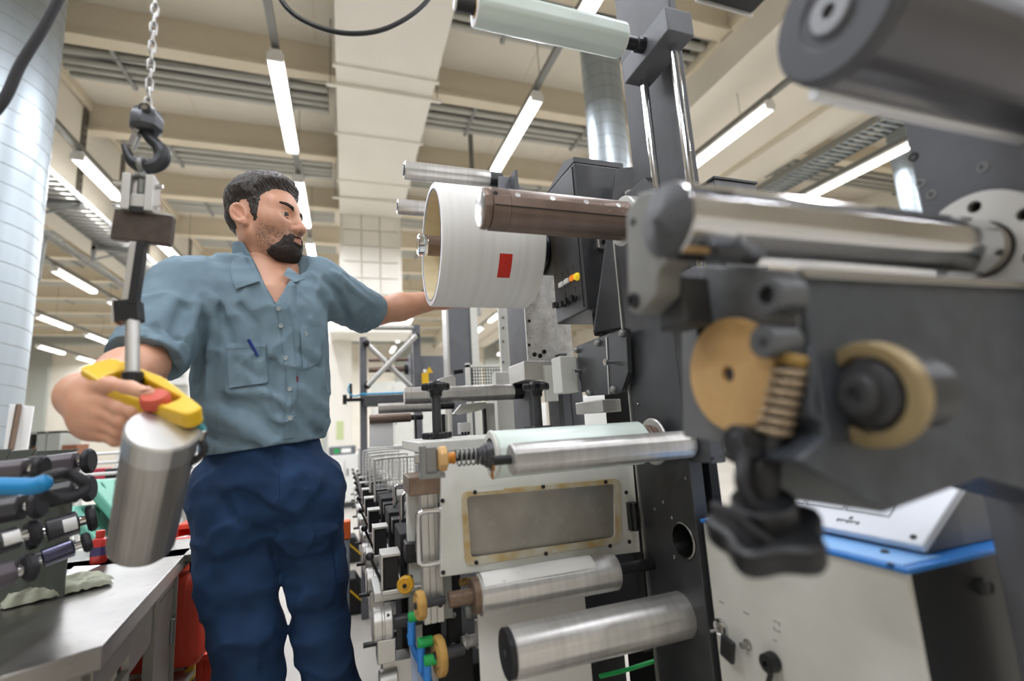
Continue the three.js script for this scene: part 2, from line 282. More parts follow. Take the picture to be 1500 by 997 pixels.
// left girder: cream panels between slotted uprights, flange along the top, cable tray under it
{
  const g = struct('trim_1'); const x = -3.2;
  part(g, 'girder', box(-3.75, x - 0.03, 4.09, HC, ZF, -3.2), M.cream);
  part(g, 'top_flange', box(x - 0.03, x + 0.05, 5.42, HC, ZF, -3.2), M.creamD);
  part(g, 'bottom_flange', box(-3.8, x + 0.02, 4.03, 4.09, ZF, -3.2), M.cream);
  const slotMat = std({ color: 0x6d675c, roughness: 0.7 });
  for (let d = 3.7; d < 16; d += 1.15) {
    part(g, 'wall_panel', box(x - 0.03, x - 0.005, 4.11, 5.4, -d - 0.06, -d - 1.09), M.cream);
    const sl = []; if (d < 12) for (let y = 4.18; y < 5.3; y += 0.1) sl.push([[-d + 0.018, y], [-d - 0.018, y], [-d - 0.018, y + 0.058], [-d + 0.018, y + 0.058]]);
    const u = part(g, 'slotted_upright', plateX([[-d + 0.05, 4.09], [-d - 0.05, 4.09], [-d - 0.05, 5.4], [-d + 0.05, 5.4]], x + 0.013, 0.003, 0, sl), slotMat); part(u, 'flange', box(x - 0.03, x + 0.013, 4.09, 5.4, -d + 0.05, -d + 0.046), slotMat); part(u, 'flange', box(x - 0.03, x + 0.013, 4.09, 5.4, -d - 0.046, -d - 0.05), slotMat);
  }
  const tr = thing('cable_tray', 'perforated grey steel cable tray under left girder', 'cable tray');
  const wires = []; for (let d = 4.8; d < 20; d += 0.12) wires.push(box(-3.42, -2.98, 3.952, 3.962, -d, -d - 0.07)); part(tr, 'tray_floor', wires, M.greySt); tr.children[0].userData.kind = 'stuff';
  part(tr, 'side_rail', box(-2.985, -2.975, 3.95, 4.02, -4.8, -20), M.greySt); part(tr, 'side_rail', box(-3.425, -3.415, 3.95, 4.02, -4.8, -20), M.greySt);
  for (let d = 5.2; d < 20; d += 1.55) part(tr, 'bracket', [box(-3.5, -2.95, 3.89, 3.95, -d, -d - 0.04), bar(V(-2.97, 3.91, -d - 0.02), V(-3.45, 3.75, -d - 0.02), 0.03, 0.02), box(-3.5, -3.45, 3.73, 4.03, -d, -d - 0.04)], M.greySt);
  const p1 = thing('conduit_pipe', 'pair of thin grey pipes along the left girder', 'pipe');
  part(p1, 'pipe', cyl(V(-3.52, 3.72, -3.6), V(-3.52, 3.72, -20), 0.022, 10), M.greySt); part(p1, 'pipe', cyl(V(-3.6, 3.72, -3.6), V(-3.6, 3.72, -20), 0.018, 10), M.greySt);
  part(p1, 'riser', tube([V(-3.6, 3.72, -7.4), V(-3.62, 3.3, -7.4), V(-3.66, 3.12, -7.4), V(-4.1, 3.1, -7.4), V(-4.6, 3.1, -7.4)], 0.02, 40, 8), M.greySt);
}
// thin tension rod with turnbuckles across the bays at the left
for (const [a, b] of [[V(-3.18, 4.9, -3.3), V(-3.18, 4.2, -17)], [V(-3.17, 4.72, -5.2), V(-0.12, 4.92, -5.2)]]) solo('tie_rod', a.z - b.z > 3 ? 'thin steel tie rod sloping along left girder' : 'thin level tie rod below the first pipe bank', 'rod', cyl(a, b, 0.008, 8), M.greySt);
// right girder with a groove, cable ladder
{
  const g = struct('trim_2');
  part(g, 'girder', [box(4.05, 5.68, 4.76, HC, ZF, ZN), box(5.86, 6.5, 4.76, HC, ZF, ZN)], M.cream);
  part(g, 'groove', box(5.68, 5.86, 4.84, HC, ZF, ZN), M.creamD);
  part(g, 'lip', box(4.0, 4.06, 5.15, 5.25, ZF, ZN), M.creamD);
  const ld = thing('cable_ladder', 'galvanised cable ladder beside the right girder', 'cable ladder');
  part(ld, 'side_rail', box(6.55, 6.565, 4.62, 4.72, 1, -20), M.greySt); part(ld, 'side_rail', box(7.03, 7.045, 4.62, 4.72, 1, -20), M.greySt); part(ld, 'cable', cyl(V(6.78, 4.69, 1), V(6.78, 4.69, -20), 0.025, 8), M.rust);
  for (let z = 0.9; z > -12; z -= 0.09) part(ld, 'rung', box(6.56, 7.04, 4.63, 4.66, z, z - 0.035), M.galv);
}
// ================================================================ ducts
function spiralDuct(x, z, r, y0, y1, pitch, label) {
  const t = thing('spiral_duct', label, 'duct');
  const pts = []; const n = Math.ceil((y1 - y0) / pitch);
  part(t, 'tube', cyl(V(x, y0, z), V(x, y1, z), r, 56), M.galv);
  const c = []; const N = n * 40; for (let i = 0; i <= N; i++) { const a = i / 40 * Math.PI * 2; c.push(V(x + r * Math.cos(a), y0 + i / 40 * pitch, z + r * Math.sin(a))); }
  const cc = new THREE.CatmullRomCurve3(c); part(t, 'seam', new THREE.TubeGeometry(cc, N, 0.0028, 4), M.greySt); return t;
}
spiralDuct(-2.55, -4.2, 0.44, 0, HC, 0.135, 'wide galvanised spiral duct rising at the left');
spiralDuct(2.58, -4.0, 0.2, 0, HC, 0.135, 'galvanised spiral duct rising behind the grey control cabinet');
spiralDuct(7.55, -4.2, 0.15, 0, HC, 0.12, 'thin galvanised spiral duct by the dark flange panel');
{
  const t = thing('rectangular_duct', 'cream rectangular air duct running under the roof beams', 'duct');
  const x0 = -0.09, x1 = 0.95, y0 = 4.78, y1 = 5.12;
  for (let d = -2.6; d < 8.2; d += 1.22) part(t, 'duct_section', box(x0, x1, y0, y1, -d, -Math.min(d + 1.215, 8.5), 0.01), M.ductW);
  for (let d = -2.6; d < 8.3; d += 1.22) part(t, 'flange', [box(x0 - 0.03, x1 + 0.03, y0 - 0.022, y0 + 0.002, -d + 0.022, -d - 0.022), box(x0 - 0.03, x0 + 0.002, y0, y1, -d + 0.022, -d - 0.022), box(x1 - 0.002, x1 + 0.03, y0, y1, -d + 0.022, -d - 0.022)], M.ductW);
  // drop with an inspection grid
  part(t, 'riser', box(x0, x1, 3.3, y1, -8.42, -9.3, 0.01), M.ductW);
  for (let i = 0; i < 3; i++) for (let j = 0; j < 5; j++) { const a = x0 + 0.05 + i * 0.315, b = 3.36 + j * 0.29; part(t, 'riser_panel', box(a, a + 0.30, b, b + 0.275, -8.43, -8.39, 0.006), M.ductW); }
  part(t, 'outlet_hood', muv(plateZ([[x0 - 0.15, 2.7], [x1 + 0.15, 2.7], [x1, 3.3], [x0, 3.3]], -9.3, 0.88)), M.ductW);
  part(t, 'support_rod', [V(x0 - 0.06, 0, -2.2), V(x1 + 0.06, 0, -2.2), V(x0 - 0.06, 0, -5), V(x1 + 0.06, 0, -5), V(x0 - 0.06, 0, -7.7), V(x1 + 0.06, 0, -7.7)].map((p) => cyl(V(p.x, y0, p.z), V(p.x, HC, p.z), 0.006, 6)), M.greySt);
  for (const z of [-2.2, -5, -7.7]) part(t, 'support_bar', box(x0 - 0.1, x1 + 0.1, y0 - 0.045, y0 - 0.022, z - 0.02, z + 0.02), M.ductW);
}
// cable loops hanging from the ceiling in front
solo('hanging_cable', 'black cable hanging in a loose curve below the ceiling', 'cable', tube([E(395, -60, 1.9), E(412, 0, 1.9), E(450, 33, 1.9), E(510, 49, 1.9), E(570, 40, 1.9), E(625, 2, 1.9), E(655, -60, 1.9)], 0.0105, 60, 10), M.black);
solo('hoist_cable', 'dark grey cable sloping across the wide spiral duct', 'cable', tube([E(-60, 210, 0.9), E(0, 155, 0.9), E(30, 95, 0.9), E(65, 38, 0.9), E(95, -20, 0.9), E(110, -60, 0.9)], 0.0075, 40, 10), M.rubber);
// pipe strut and post under the ceiling behind the press
{
  const t = thing('pipe_drop', 'grey vertical pipe dropping from the roof above the white roll', 'pipe');
  const p = E(687, 165, 6.6); part(t, 'pipe', cyl(V(p.x, 2.6, p.z), V(p.x, HC, p.z), 0.035, 12), M.greySt);
  part(t, 'clamp', [cyl(V(p.x, 4.55, p.z), V(p.x, 4.6, p.z), 0.06, 12), cyl(V(p.x, 4.42, p.z), V(p.x, 4.45, p.z), 0.06, 12)], M.greySt);
}

// ================================================================ printing press, operator side on the plane x = 0.62
const XP = 0.62;
const screwGeo = (p, n, r = 0.005, h = 0.004) => lathe(p, p.clone().addScaledVector(n, 1), [[0, 0], [r, 0], [r, h * 0.7], [r * 0.8, h], [r * 0.45, h], [r * 0.4, h * 0.4], [0, h * 0.4]], 14);
const NX = V(-1, 0, 0), NZ = V(0, 0, 1);
{ // near column plate and the tall post above it
  const t = thing('press_pillar', 'dark grey steel press frame column with a round bored hole', 'frame');
  const hc = EX(1002, 791, XP), hr = 0.034;
  const sp = part(t, 'side_plate', plateX([[-0.795, 0], [-0.97, 0], [-0.97, 1.5], [-0.93, 1.56], [-0.83, 1.56], [-0.795, 1.5]], XP, 0.03, 0.0015, [[hc.z, hc.y, hr]]), M.frame);
  part(sp, 'hole_sleeve', tubeRing(V(XP - 0.004, hc.y, hc.z), V(XP + 0.03, hc.y, hc.z), hr, hr - 0.003, 32), M.satin);
  part(t, 'edge_strip', box(XP - 0.004, XP + 0.03, 0, 1.48, -0.972, -0.977), M.aluFlat);
  part(t, 'back_plate', box(XP + 0.05, XP + 0.07, 0, 1.4, -0.8, -0.97), M.blackMat);
  part(t, 'post', box(0.68, 0.70, 1.36, 2.75, -0.757, -0.957, 0.004), M.darkGrey);
  part(t, 'post_foot', box(XP + 0.03, 0.72, 1.3, 1.36, -0.76, -0.955, 0.003), M.frame);
  for (const [x, y] of [[935, 618], [935, 592], [985, 758], [988, 815], [960, 745], [1005, 700], [1012, 725], [972, 735]]) { const p = EX(x, y, XP); if (p.z < -0.8 && p.z > -0.965) part(sp, 'screw', screwGeo(p, NX, 0.0035, 0.003), M.satin); }
  part(t, 'anchor_foot', box(0.5, 0.85, -0.0, 0.03, -0.76, -1.0, 0.004), M.frame);
}
{ // machine bed behind the near column
  const t = thing('press_bed', 'dark press bed under the row of print units', 'machine');
  part(t, 'bed', box(0.205, 0.62, 0, 0.55, -1.1, -4.3, 0.01), M.blackMat);
  part(t, 'rear_cover', box(0.6, 0.62, 0.55, 0.98, -0.99, -4.3), M.blackMat);
  part(t, 'deck', box(0.15, 0.62, 0.995, 1.02, -1.08, -1.42, 0.004), M.panel);
  part(t, 'deck_edge', box(0.14, 0.62, 0.975, 0.995, -1.075, -1.09, 0.002), M.aluFlat);
  part(t, 'cover_panel', box(0.25, 0.42, 0.60, 0.655, -1.05, -1.06, 0.003), M.panel);
}
// carriage block with two guide rods
{
  const t = thing('roll_carriage', 'grey carriage block on two polished guide rods', 'carriage');
  part(t, 'block', box(0.6, 0.664, 1.79, 1.845, -0.68, -0.84, 0.003), M.midGrey);
  part(t, 'guide_rod', cyl(V(0.635, 1.3, -0.815), V(0.635, 1.80, -0.815), 0.0085, 20), M.chrome);
  part(t, 'guide_rod', cyl(V(0.635, 1.3, -0.712), V(0.635, 1.80, -0.712), 0.0085, 20), M.chrome);
  part(t, 'lower_block', box(0.6, 0.66, 1.27, 1.31, -0.69, -0.84, 0.003), M.midGrey);
  part(t, 'collar', cyl(V(0.58, 1.822, -0.76), V(0.601, 1.822, -0.76), 0.016, 20), M.black);
}
function rollerX(name, label, xl, xr, y, d, r, mat, ends, cat = 'roller') { // ends: [[x0, x1, r, mat, name]]
  const t = thing(name, label, cat);
  part(t, 'barrel', cylX(xl, xr, y, -d, r, 40, 0.0025), mat);
  for (const [a, b, rad, m, n] of ends || []) part(t, n || 'shaft', cylX(a, b, y, -d, rad, 24, 0.001), m);
  return t;
}
{ // pale green liner roll at the top
  const d = 0.76, y = 1.822, xl = E(697, 15, d).x, xr = E(908, 52, d).x;
  const t = thing('liner_roll', 'pale green liner roll on a black shaft under the ceiling lamps', 'roll');
  const r = 0.034;
  part(t, 'wound_liner', tubeRing(V(xl, y, -d), V(xr, y, -d), r, 0.017, 48), M.pale);
  part(t, 'paper_edge', [tubeRing(V(xl - 0.002, y, -d), V(xl + 0.001, y, -d), r - 0.001, 0.02, 48, 0.0005), tubeRing(V(xr - 0.001, y, -d), V(xr + 0.002, y, -d), r - 0.001, 0.02, 48, 0.0005)], M.paper);
  part(t, 'core', tubeRing(V(xl - 0.003, y, -d), V(xr + 0.003, y, -d), 0.0175, 0.0145, 32), M.tan);
  part(t, 'shaft', [cylX(E(668, 6, d).x, 0.59, y, -d, 0.0135, 28), cylX(E(668, 6, d).x + 0.03, E(668, 6, d).x + 0.034, y, -d, 0.0145, 28)], M.black);
  part(t, 'shaft_cap', cylX(E(665, 6, d).x, E(668, 6, d).x + 0.001, y, -d, 0.0125, 28), M.white);
}
{ // brown air shaft
  const d = 0.86, a = E(703, 305, d), y = 1.05 + 0.485 * d, r = RP(760, 310, d, 30.5);
  const t = thing('winding_shaft', 'brown steel winding shaft with round gripping studs', 'shaft');
  part(t, 'barrel', lathe(V(a.x, y, -d), V(XP, y, -d), [[0, 0.0], [r - 0.008, 0.0], [r - 0.004, 0.001], [r - 0.0015, 0.006], [r - 0.001, 0.012], [r - 0.0035, 0.013], [r - 0.0035, 0.016], [r, 0.017], [r, 0.05], [r - 0.0008, 0.0505], [r - 0.0008, 0.0515], [r, 0.052], [r, XP - a.x]], 56), M.brown);
  part(t, 'end_cap', lathe(V(a.x - 0.0015, y, -d), V(a.x + 1, y, -d), [[0, 0], [r - 0.010, 0], [r - 0.007, 0.0015], [r - 0.007, 0.004], [0, 0.004]], 40), M.satin, 'bright turned end face');
  const hub = (x, ang, rad, m, nm) => { const n = V(0, Math.sin(ang), Math.cos(ang)); const p = V(x, y, -d).addScaledVector(n, r - 0.0012); return part(t, nm, lathe(p, p.clone().add(n), [[0, 0.0022], [rad * 0.42, 0.0022], [rad * 0.46, 0.0012], [rad * 0.5, 0.0028], [rad, 0.0026], [rad, 0]], 20), m); };
  for (const px of [757, 808, 857, 904]) hub(E(px, 292 + (px - 757) * 0.1, d - r * 0.8).x, 0.36, 0.0055, M.aluFlat, 'stud');
  hub(E(725, 288, d - r * 0.8).x, 0.36, 0.0045, M.blackMat, 'screw_hole');
  part(t, 'groove_strip', box(a.x + 0.018, XP, -0.0012, 0.0012, 0, 0.0018).applyMatrix4(new THREE.Matrix4().makeTranslation(0, y, -d).multiply(new THREE.Matrix4().makeRotationX(0.22)).multiply(new THREE.Matrix4().makeTranslation(0, 0, r - 0.001))), M.blackMat);
  for (let i = 0; i < 7; i++) hub(rr(a.x + 0.05, XP - 0.05), rr(-0.5, 0.5), 0.0014, M.aluFlat, 'paint_speck');
  part(t, 'mounting_flange', cylX(XP - 0.05, XP, y, -d, r + 0.012, 40), M.aluFlat);
}
// ---------------- big white label roll in the worker's hand and the shaft through it
const ROLL = { d: 1.43, x0: E(631, 357, 1.43).x, x1: E(768, 357, 1.43).x, y: 1.05 + 0.388 * 1.43, r: 0 };
ROLL.r = RP(660, 357, ROLL.d, 88);
{
  const { d, x0, x1, y, r } = ROLL;
  const wound = std({ map: tint((u, v) => { const t = 0.93 + 0.035 * noise(2, v * 70, 1) + 0.02 * noise(7, v * 260, 1); return [t, t * 0.995, t * 0.98]; }, 32, 512), roughness: 0.5 });
  const t = thing('label_roll', 'large white label roll with a red patch, held by the worker', 'roll');
  part(t, 'wound_paper', tubeRing(V(x0, y, -d), V(x1, y, -d), r, r * 0.9, 96, 0.004), wound);
  part(t, 'core', tubeRing(V(x0 + 0.004, y, -d), V(x1 - 0.002, y, -d), r * 0.902, r * 0.872, 96, 0.001), std({ map: mottled(0xd9c79c, 0xe6d8b4, 8, 2, 4), roughness: 0.7 }), 'yellowish cardboard core');
  const ribbon = tubeRing(V(x0 - 0.0006, y, -d), V(x0 + 0.001, y, -d), r * 0.905, r * 0.893, 96, 0.0003); part(t, 'blue_edge', ribbon, std({ color: 0x4a5a8c, roughness: 0.6 }));
  // red patch wrapped on the front of the roll
  const pa = E(699, 408, d - r), pb = E(715, 434, d - r); const g = new THREE.BufferGeometry(), P = [], I = [];
  const px0 = lerp(x0, x1, 0.535), px1 = lerp(x0, x1, 0.66); const a0 = -0.42, a1 = -0.80;
  for (let i = 0; i <= 8; i++) { const a = lerp(a0, a1, i / 8); for (const s of [0, 1]) P.push(lerp(px0, px1, s), y + Math.sin(a) * (r + 0.0006), -d + Math.cos(a) * (r + 0.0006)); if (i < 8) { const k = i * 2; I.push(k, k + 2, k + 1, k + 1, k + 2, k + 3); } }
  g.setAttribute('position', new THREE.Float32BufferAttribute(P, 3)); g.setIndex(I); g.computeVertexNormals(); part(t, 'red_patch', g, std({ color: 0xd22e1c, roughness: 0.5, side: THREE.DoubleSide }), 'red adhesive patch');
}
{
  const { d, y, x1 } = ROLL; const a = E(612, 357, d).x, r = RP(620, 357, d, 16);
  const t = thing('unwind_shaft', 'polished unwind shaft end poking through the white roll', 'shaft');
  part(t, 'barrel', cylX(a + 0.028, 0.62, y, -d, r * 0.93, 36), M.brown); part(t, 'end_sleeve', cylX(a, a + 0.03, y, -d, r, 36, 0.003), M.chrome);
  part(t, 'hub', cylX(x1 + 0.01, x1 + 0.07, y, -d, 0.062, 36, 0.006), M.black, 'black hub'); part(t, 'hub_flange', cylX(x1 + 0.07, x1 + 0.11, y, -d, 0.075, 36, 0.004), M.frame);
}
// second column (unwind station): side's shade put into its dark grey, bright scuffed front
{
  const sp = std({ map: tint((u, v) => { const s = tnoise(u, v, 40, 2, 3); const t = 0.84 + 0.25 * tnoise(u, v, 10, 5, 6) - (s > 0.16 ? 0.16 : 0); return [t, t * 0.99, t * 0.97]; }, 256, 256, 3), metalness: 0.25, roughness: 0.45 });
  const t = thing('unwind_column', 'unwind column with side shade painted dark and scuffed bare metal front plate', 'frame');
  const d = 1.52; const xl = E(772, 500, d).x, xr = E(838, 500, d).x;
  const yt = E(772, 300, d).y, yb = E(780, 528, d).y;
  const fp = part(t, 'front_plate', plateZ([[xl, yb], [xr, yb], [xr, yt], [xl, yt]], -d - 0.012, 0.012, 0.0012), sp);
  part(t, 'shaded_side_panel', box(xl, xl + 0.012, E(772, 560, d).y, yt + 0.14, -d - 0.014, -d - 0.19), M.darkGrey);  // shade on this side is put into the dark grey
  part(t, 'body', box(xl + 0.012, xr, E(772, 560, d).y, yt, -d - 0.014, -d - 0.19), M.darkGrey);
  for (const [x, y] of [[797, 515], [791, 521], [783, 519], [776, 430], [775, 470], [775, 505], [834, 430], [836, 470]]) part(fp, 'bolt', screwGeo(E(x, y, d), NZ, x > 780 && x < 800 ? 0.008 : 0.005, 0.004), M.black);
  part(t, 'top_plate', plateZ([[E(738, 300, d).x, yt - 0.02], [E(782, 300, d).x, yt - 0.02], [E(782, 275, d).x, E(780, 278, d).y], [E(765, 247, d).x, E(765, 247, d).y], [E(740, 243, d).x, E(740, 243, d).y]], -d - 0.09, 0.02, 0.002), M.midGrey);
  // stepped bracket below
  part(t, 'bracket', [box(E(768, 540, d - 0.06).x, E(812, 540, d - 0.06).x, E(790, 556, d - 0.06).y, E(790, 528, d - 0.06).y, -d + 0.06, -d - 0.1, 0.003)], M.aluFlat);
  part(t, 'bracket_plate', box(E(800, 580, d - 0.07).x, E(818, 580, d - 0.07).x, E(800, 588, d - 0.07).y, E(800, 535, d - 0.07).y, -d + 0.07, -d + 0.055, 0.002), M.panel);
  part(t, 'leg', [box(E(816, 560, d).x, E(826, 560, d).x, 1.0, E(820, 520, d).y, -d + 0.04, -d), box(E(832, 560, d).x, E(848, 560, d).x, 0.98, E(840, 525, d).y, -d + 0.02, -d - 0.03)], M.midGrey);
  part(t, 'lower_leg', [box(xl, xl + 0.03, 0.551, yb, -d - 0.02, -d - 0.18), box(xr - 0.03, xr, 0.551, yb, -d - 0.02, -d - 0.18)], M.midGrey);
}
{ // third and fourth columns
  const t = thing('press_column', 'slim grey press column with bright metal edges behind the worker\'s forearm', 'frame'); const d = 2.5;
  const x0 = E(654, 500, d).x, x1 = E(690, 500, d).x, x2 = E(700, 500, d).x;
  part(t, 'front', box(x0 + 0.012, x1, 0.3, E(670, 300, d).y, -d, -d - 0.1, 0.003), M.midGrey); part(t, 'edge', box(x0, x0 + 0.012, 0.3, E(670, 300, d).y, -d + 0.012, -d - 0.1), M.aluFlat);
  part(t, 'perforated_edge', box(x1, x2, 0.3, E(670, 300, d).y, -d + 0.012, -d - 0.1), M.panel);
  const u = thing('column_plate', 'light metal column plate left of the dark unwind side panel', 'frame'); const e = 1.9;
  part(u, 'plate', box(E(733, 500, e).x, E(748, 500, e).x, 0.5, E(740, 430, e).y, -e, -e - 0.02, 0.002), M.panel);
  part(u, 'foot', box(E(725, 550, e).x, E(760, 550, e).x, 0.5, E(740, 545, e).y, -e + 0.01, -e - 0.05, 0.002), M.panel);
  for (const y of [465, 480, 500, 530]) part(u, 'screw', screwGeo(E(737, y, e), NZ, 0.005, 0.004), M.greySt);
}
// grey control cabinet with buttons
{
  const t = thing('control_cabinet', 'dark grey control cabinet with lit buttons and rotary switches', 'cabinet');
  const x = 0.6, a = EX(812, 430, x), b = EX(856, 420, x); const y0 = EX(830, 468, x).y, y1 = 1.05 + 0.585 * 1.2;
  const z0 = a.z, z1 = b.z;
  part(t, 'body', box(x, 0.76, y0, y1, z0, z1, 0.006), M.frame);
  part(t, 'sloped_top', muv(plateX([[z0, y1], [z1, y1], [z1, y1 + 0.015], [z1 - 0.06, y1 + 0.035], [z0, y1 - 0.0]], x, 0.16, 0.002)), M.darkGrey);
  part(t, 'door_seam', box(x - 0.002, x + 0.002, y0 + 0.01, y1 - 0.01, z1 - 0.012, z1 - 0.009), M.blackMat);
  const btn = (px, py, m, w = 0.012, dpt = 0.008, nm = 'push_button') => { const p = EX(px, py, x); return part(t, nm, box(x - dpt, x, p.y - w * 0.6, p.y + w * 0.6, p.z - w, p.z + w, 0.002), m); };
  btn(823.5, 417, M.white); btn(831.5, 412, M.white);
  btn(840, 407, std({ color: 0xe2801c, emissive: 0xe2801c, emissiveIntensity: 0.35, roughness: 0.3 })); 
  { const p = EX(846.5, 405, x); part(t, 'indicator_lamp', lathe(V(x, p.y, p.z), V(x - 1, p.y, p.z), [[0.011, 0], [0.011, 0.004], [0.008, 0.010], [0, 0.013]], 20), std({ color: 0xe6c62a, emissive: 0xe6c62a, emissiveIntensity: 0.3, roughness: 0.25 })); }
  for (const [px, py] of [[817, 447], [827, 445], [834, 441], [843, 437]]) { const p = EX(px, py, x); part(t, 'rotary_switch', [cylX(x - 0.006, x, p.y, p.z, 0.010, 18), bar(V(x - 0.012, p.y - 0.008, p.z), V(x - 0.012, p.y + 0.008, p.z), 0.006, 0.014)], M.black); }
  for (const [px, py] of [[824, 403], [832, 398], [840, 393], [829, 432], [843, 424]]) { const p = EX(px, py, x); part(t, 'printed_mark', [box(x - 0.0006, x, p.y - 0.008, p.y + 0.008, p.z - 0.0012, p.z + 0.0012), box(x - 0.0006, x, p.y + 0.006, p.y + 0.008, p.z - 0.006, p.z)], M.blackMat); }
  { const p = E(880, 355, -z1); part(t, 'bracket_lug', box(p.x - 0.014, p.x + 0.014, p.y - 0.02, p.y + 0.012, z1, z1 + 0.012, 0.003), M.aluFlat); part(t, 'lug_bolt', screwGeo(V(p.x, p.y - 0.004, z1 + 0.012), NZ, 0.007, 0.004), M.blackMat); }
  part(t, 'cable_gland', [cyl(V(0.69, y0 - 0.05, (z0 + z1) / 2), V(0.69, y0 + 0.005, (z0 + z1) / 2), 0.018, 18), cyl(V(0.66, y0 - 0.03, z1 - 0.05), V(0.66, y0 + 0.005, z1 - 0.05), 0.014, 18)], M.blackMat);
  part(t, 'support_arm', box(0.74, 0.80, 0.3, y1 - 0.05, z0, z1 - 0.06), M.blackMat);
}
{ // tall shield plate next to the cabinet
  const t = thing('shield_plate', 'tall dark shield plate between cabinet and press frame', 'plate');
  const d = 1.06; const q = (x, y) => { const p = E(x, y, d); return [p.x, p.y]; };
  part(t, 'plate', plateZ(rounded([q(868, 488), q(900, 255), q(905, 248), q(930, 246), q(930, 470), q(915, 478)], 0.006), -d, 0.008, 0.001), M.frame);
  part(t, 'edge_flange', bar(E(912, 345, d - 0.002), E(918, 475, d - 0.002), 0.006, 0.012), M.aluFlat);
  part(t, 'roller_end', lathe(E(922, 292, d - 0.012), E(922, 292, d - 0.012).add(V(-1, 0, 0.4)), [[0, 0.012], [0.008, 0.012], [0.011, 0.008], [0.024, 0.008], [0.024, 0]], 24), M.aluFlat);
}
{ // bolted cover plate at the frame, with two studs
  const t = thing('cover_plate', 'bolted dark cover plate with two bright studs on the press frame', 'plate'); const x = 0.6;
  const q = (px, py) => { const p = EX(px, py, x); return [p.z, p.y]; };
  const pl = part(t, 'plate', plateX([q(845, 512), q(888, 493), q(917, 483), q(920, 545), q(910, 573), q(899, 577), q(860, 580), q(848, 555)], x, 0.012, 0.001), M.frame);
  part(pl, 'weld_seam', bar(EX(889, 493, x), EX(893, 577, x), 0.005, 0.004), M.aluFlat);
  for (const [px, py] of [[846, 512], [877, 502], [913, 488], [864, 575], [900, 570]]) part(pl, 'bolt', lathe(EX(px, py, x), EX(px, py, x).add(NX), [[0.009, 0], [0.009, 0.006], [0.006, 0.01], [0, 0.01]], 8), M.greySt);
  for (const [px, py] of [[850, 543], [897, 530]]) { const p = EX(px, py, x); part(pl, 'stud', [cyl(p, p.clone().add(V(-0.02, 0, 0)), 0.0045, 14), cyl(p.clone().add(V(-0.014, 0, 0)), p.clone().add(V(-0.022, 0, 0)), 0.008, 14)], M.chrome); }
  part(t, 'backing', box(x + 0.012, 0.63, 1.12, 1.25, -0.96, -1.2), M.frame);
  part(t, 'side_bracket', box(0.55, 0.6, 1.12, 1.22, -1.19, -1.25, 0.003), M.panel);
  part(t, 'lower_flap', box(0.56, 0.61, 1.06, 1.09, -1.0, -1.14, 0.003), M.aluFlat);
}
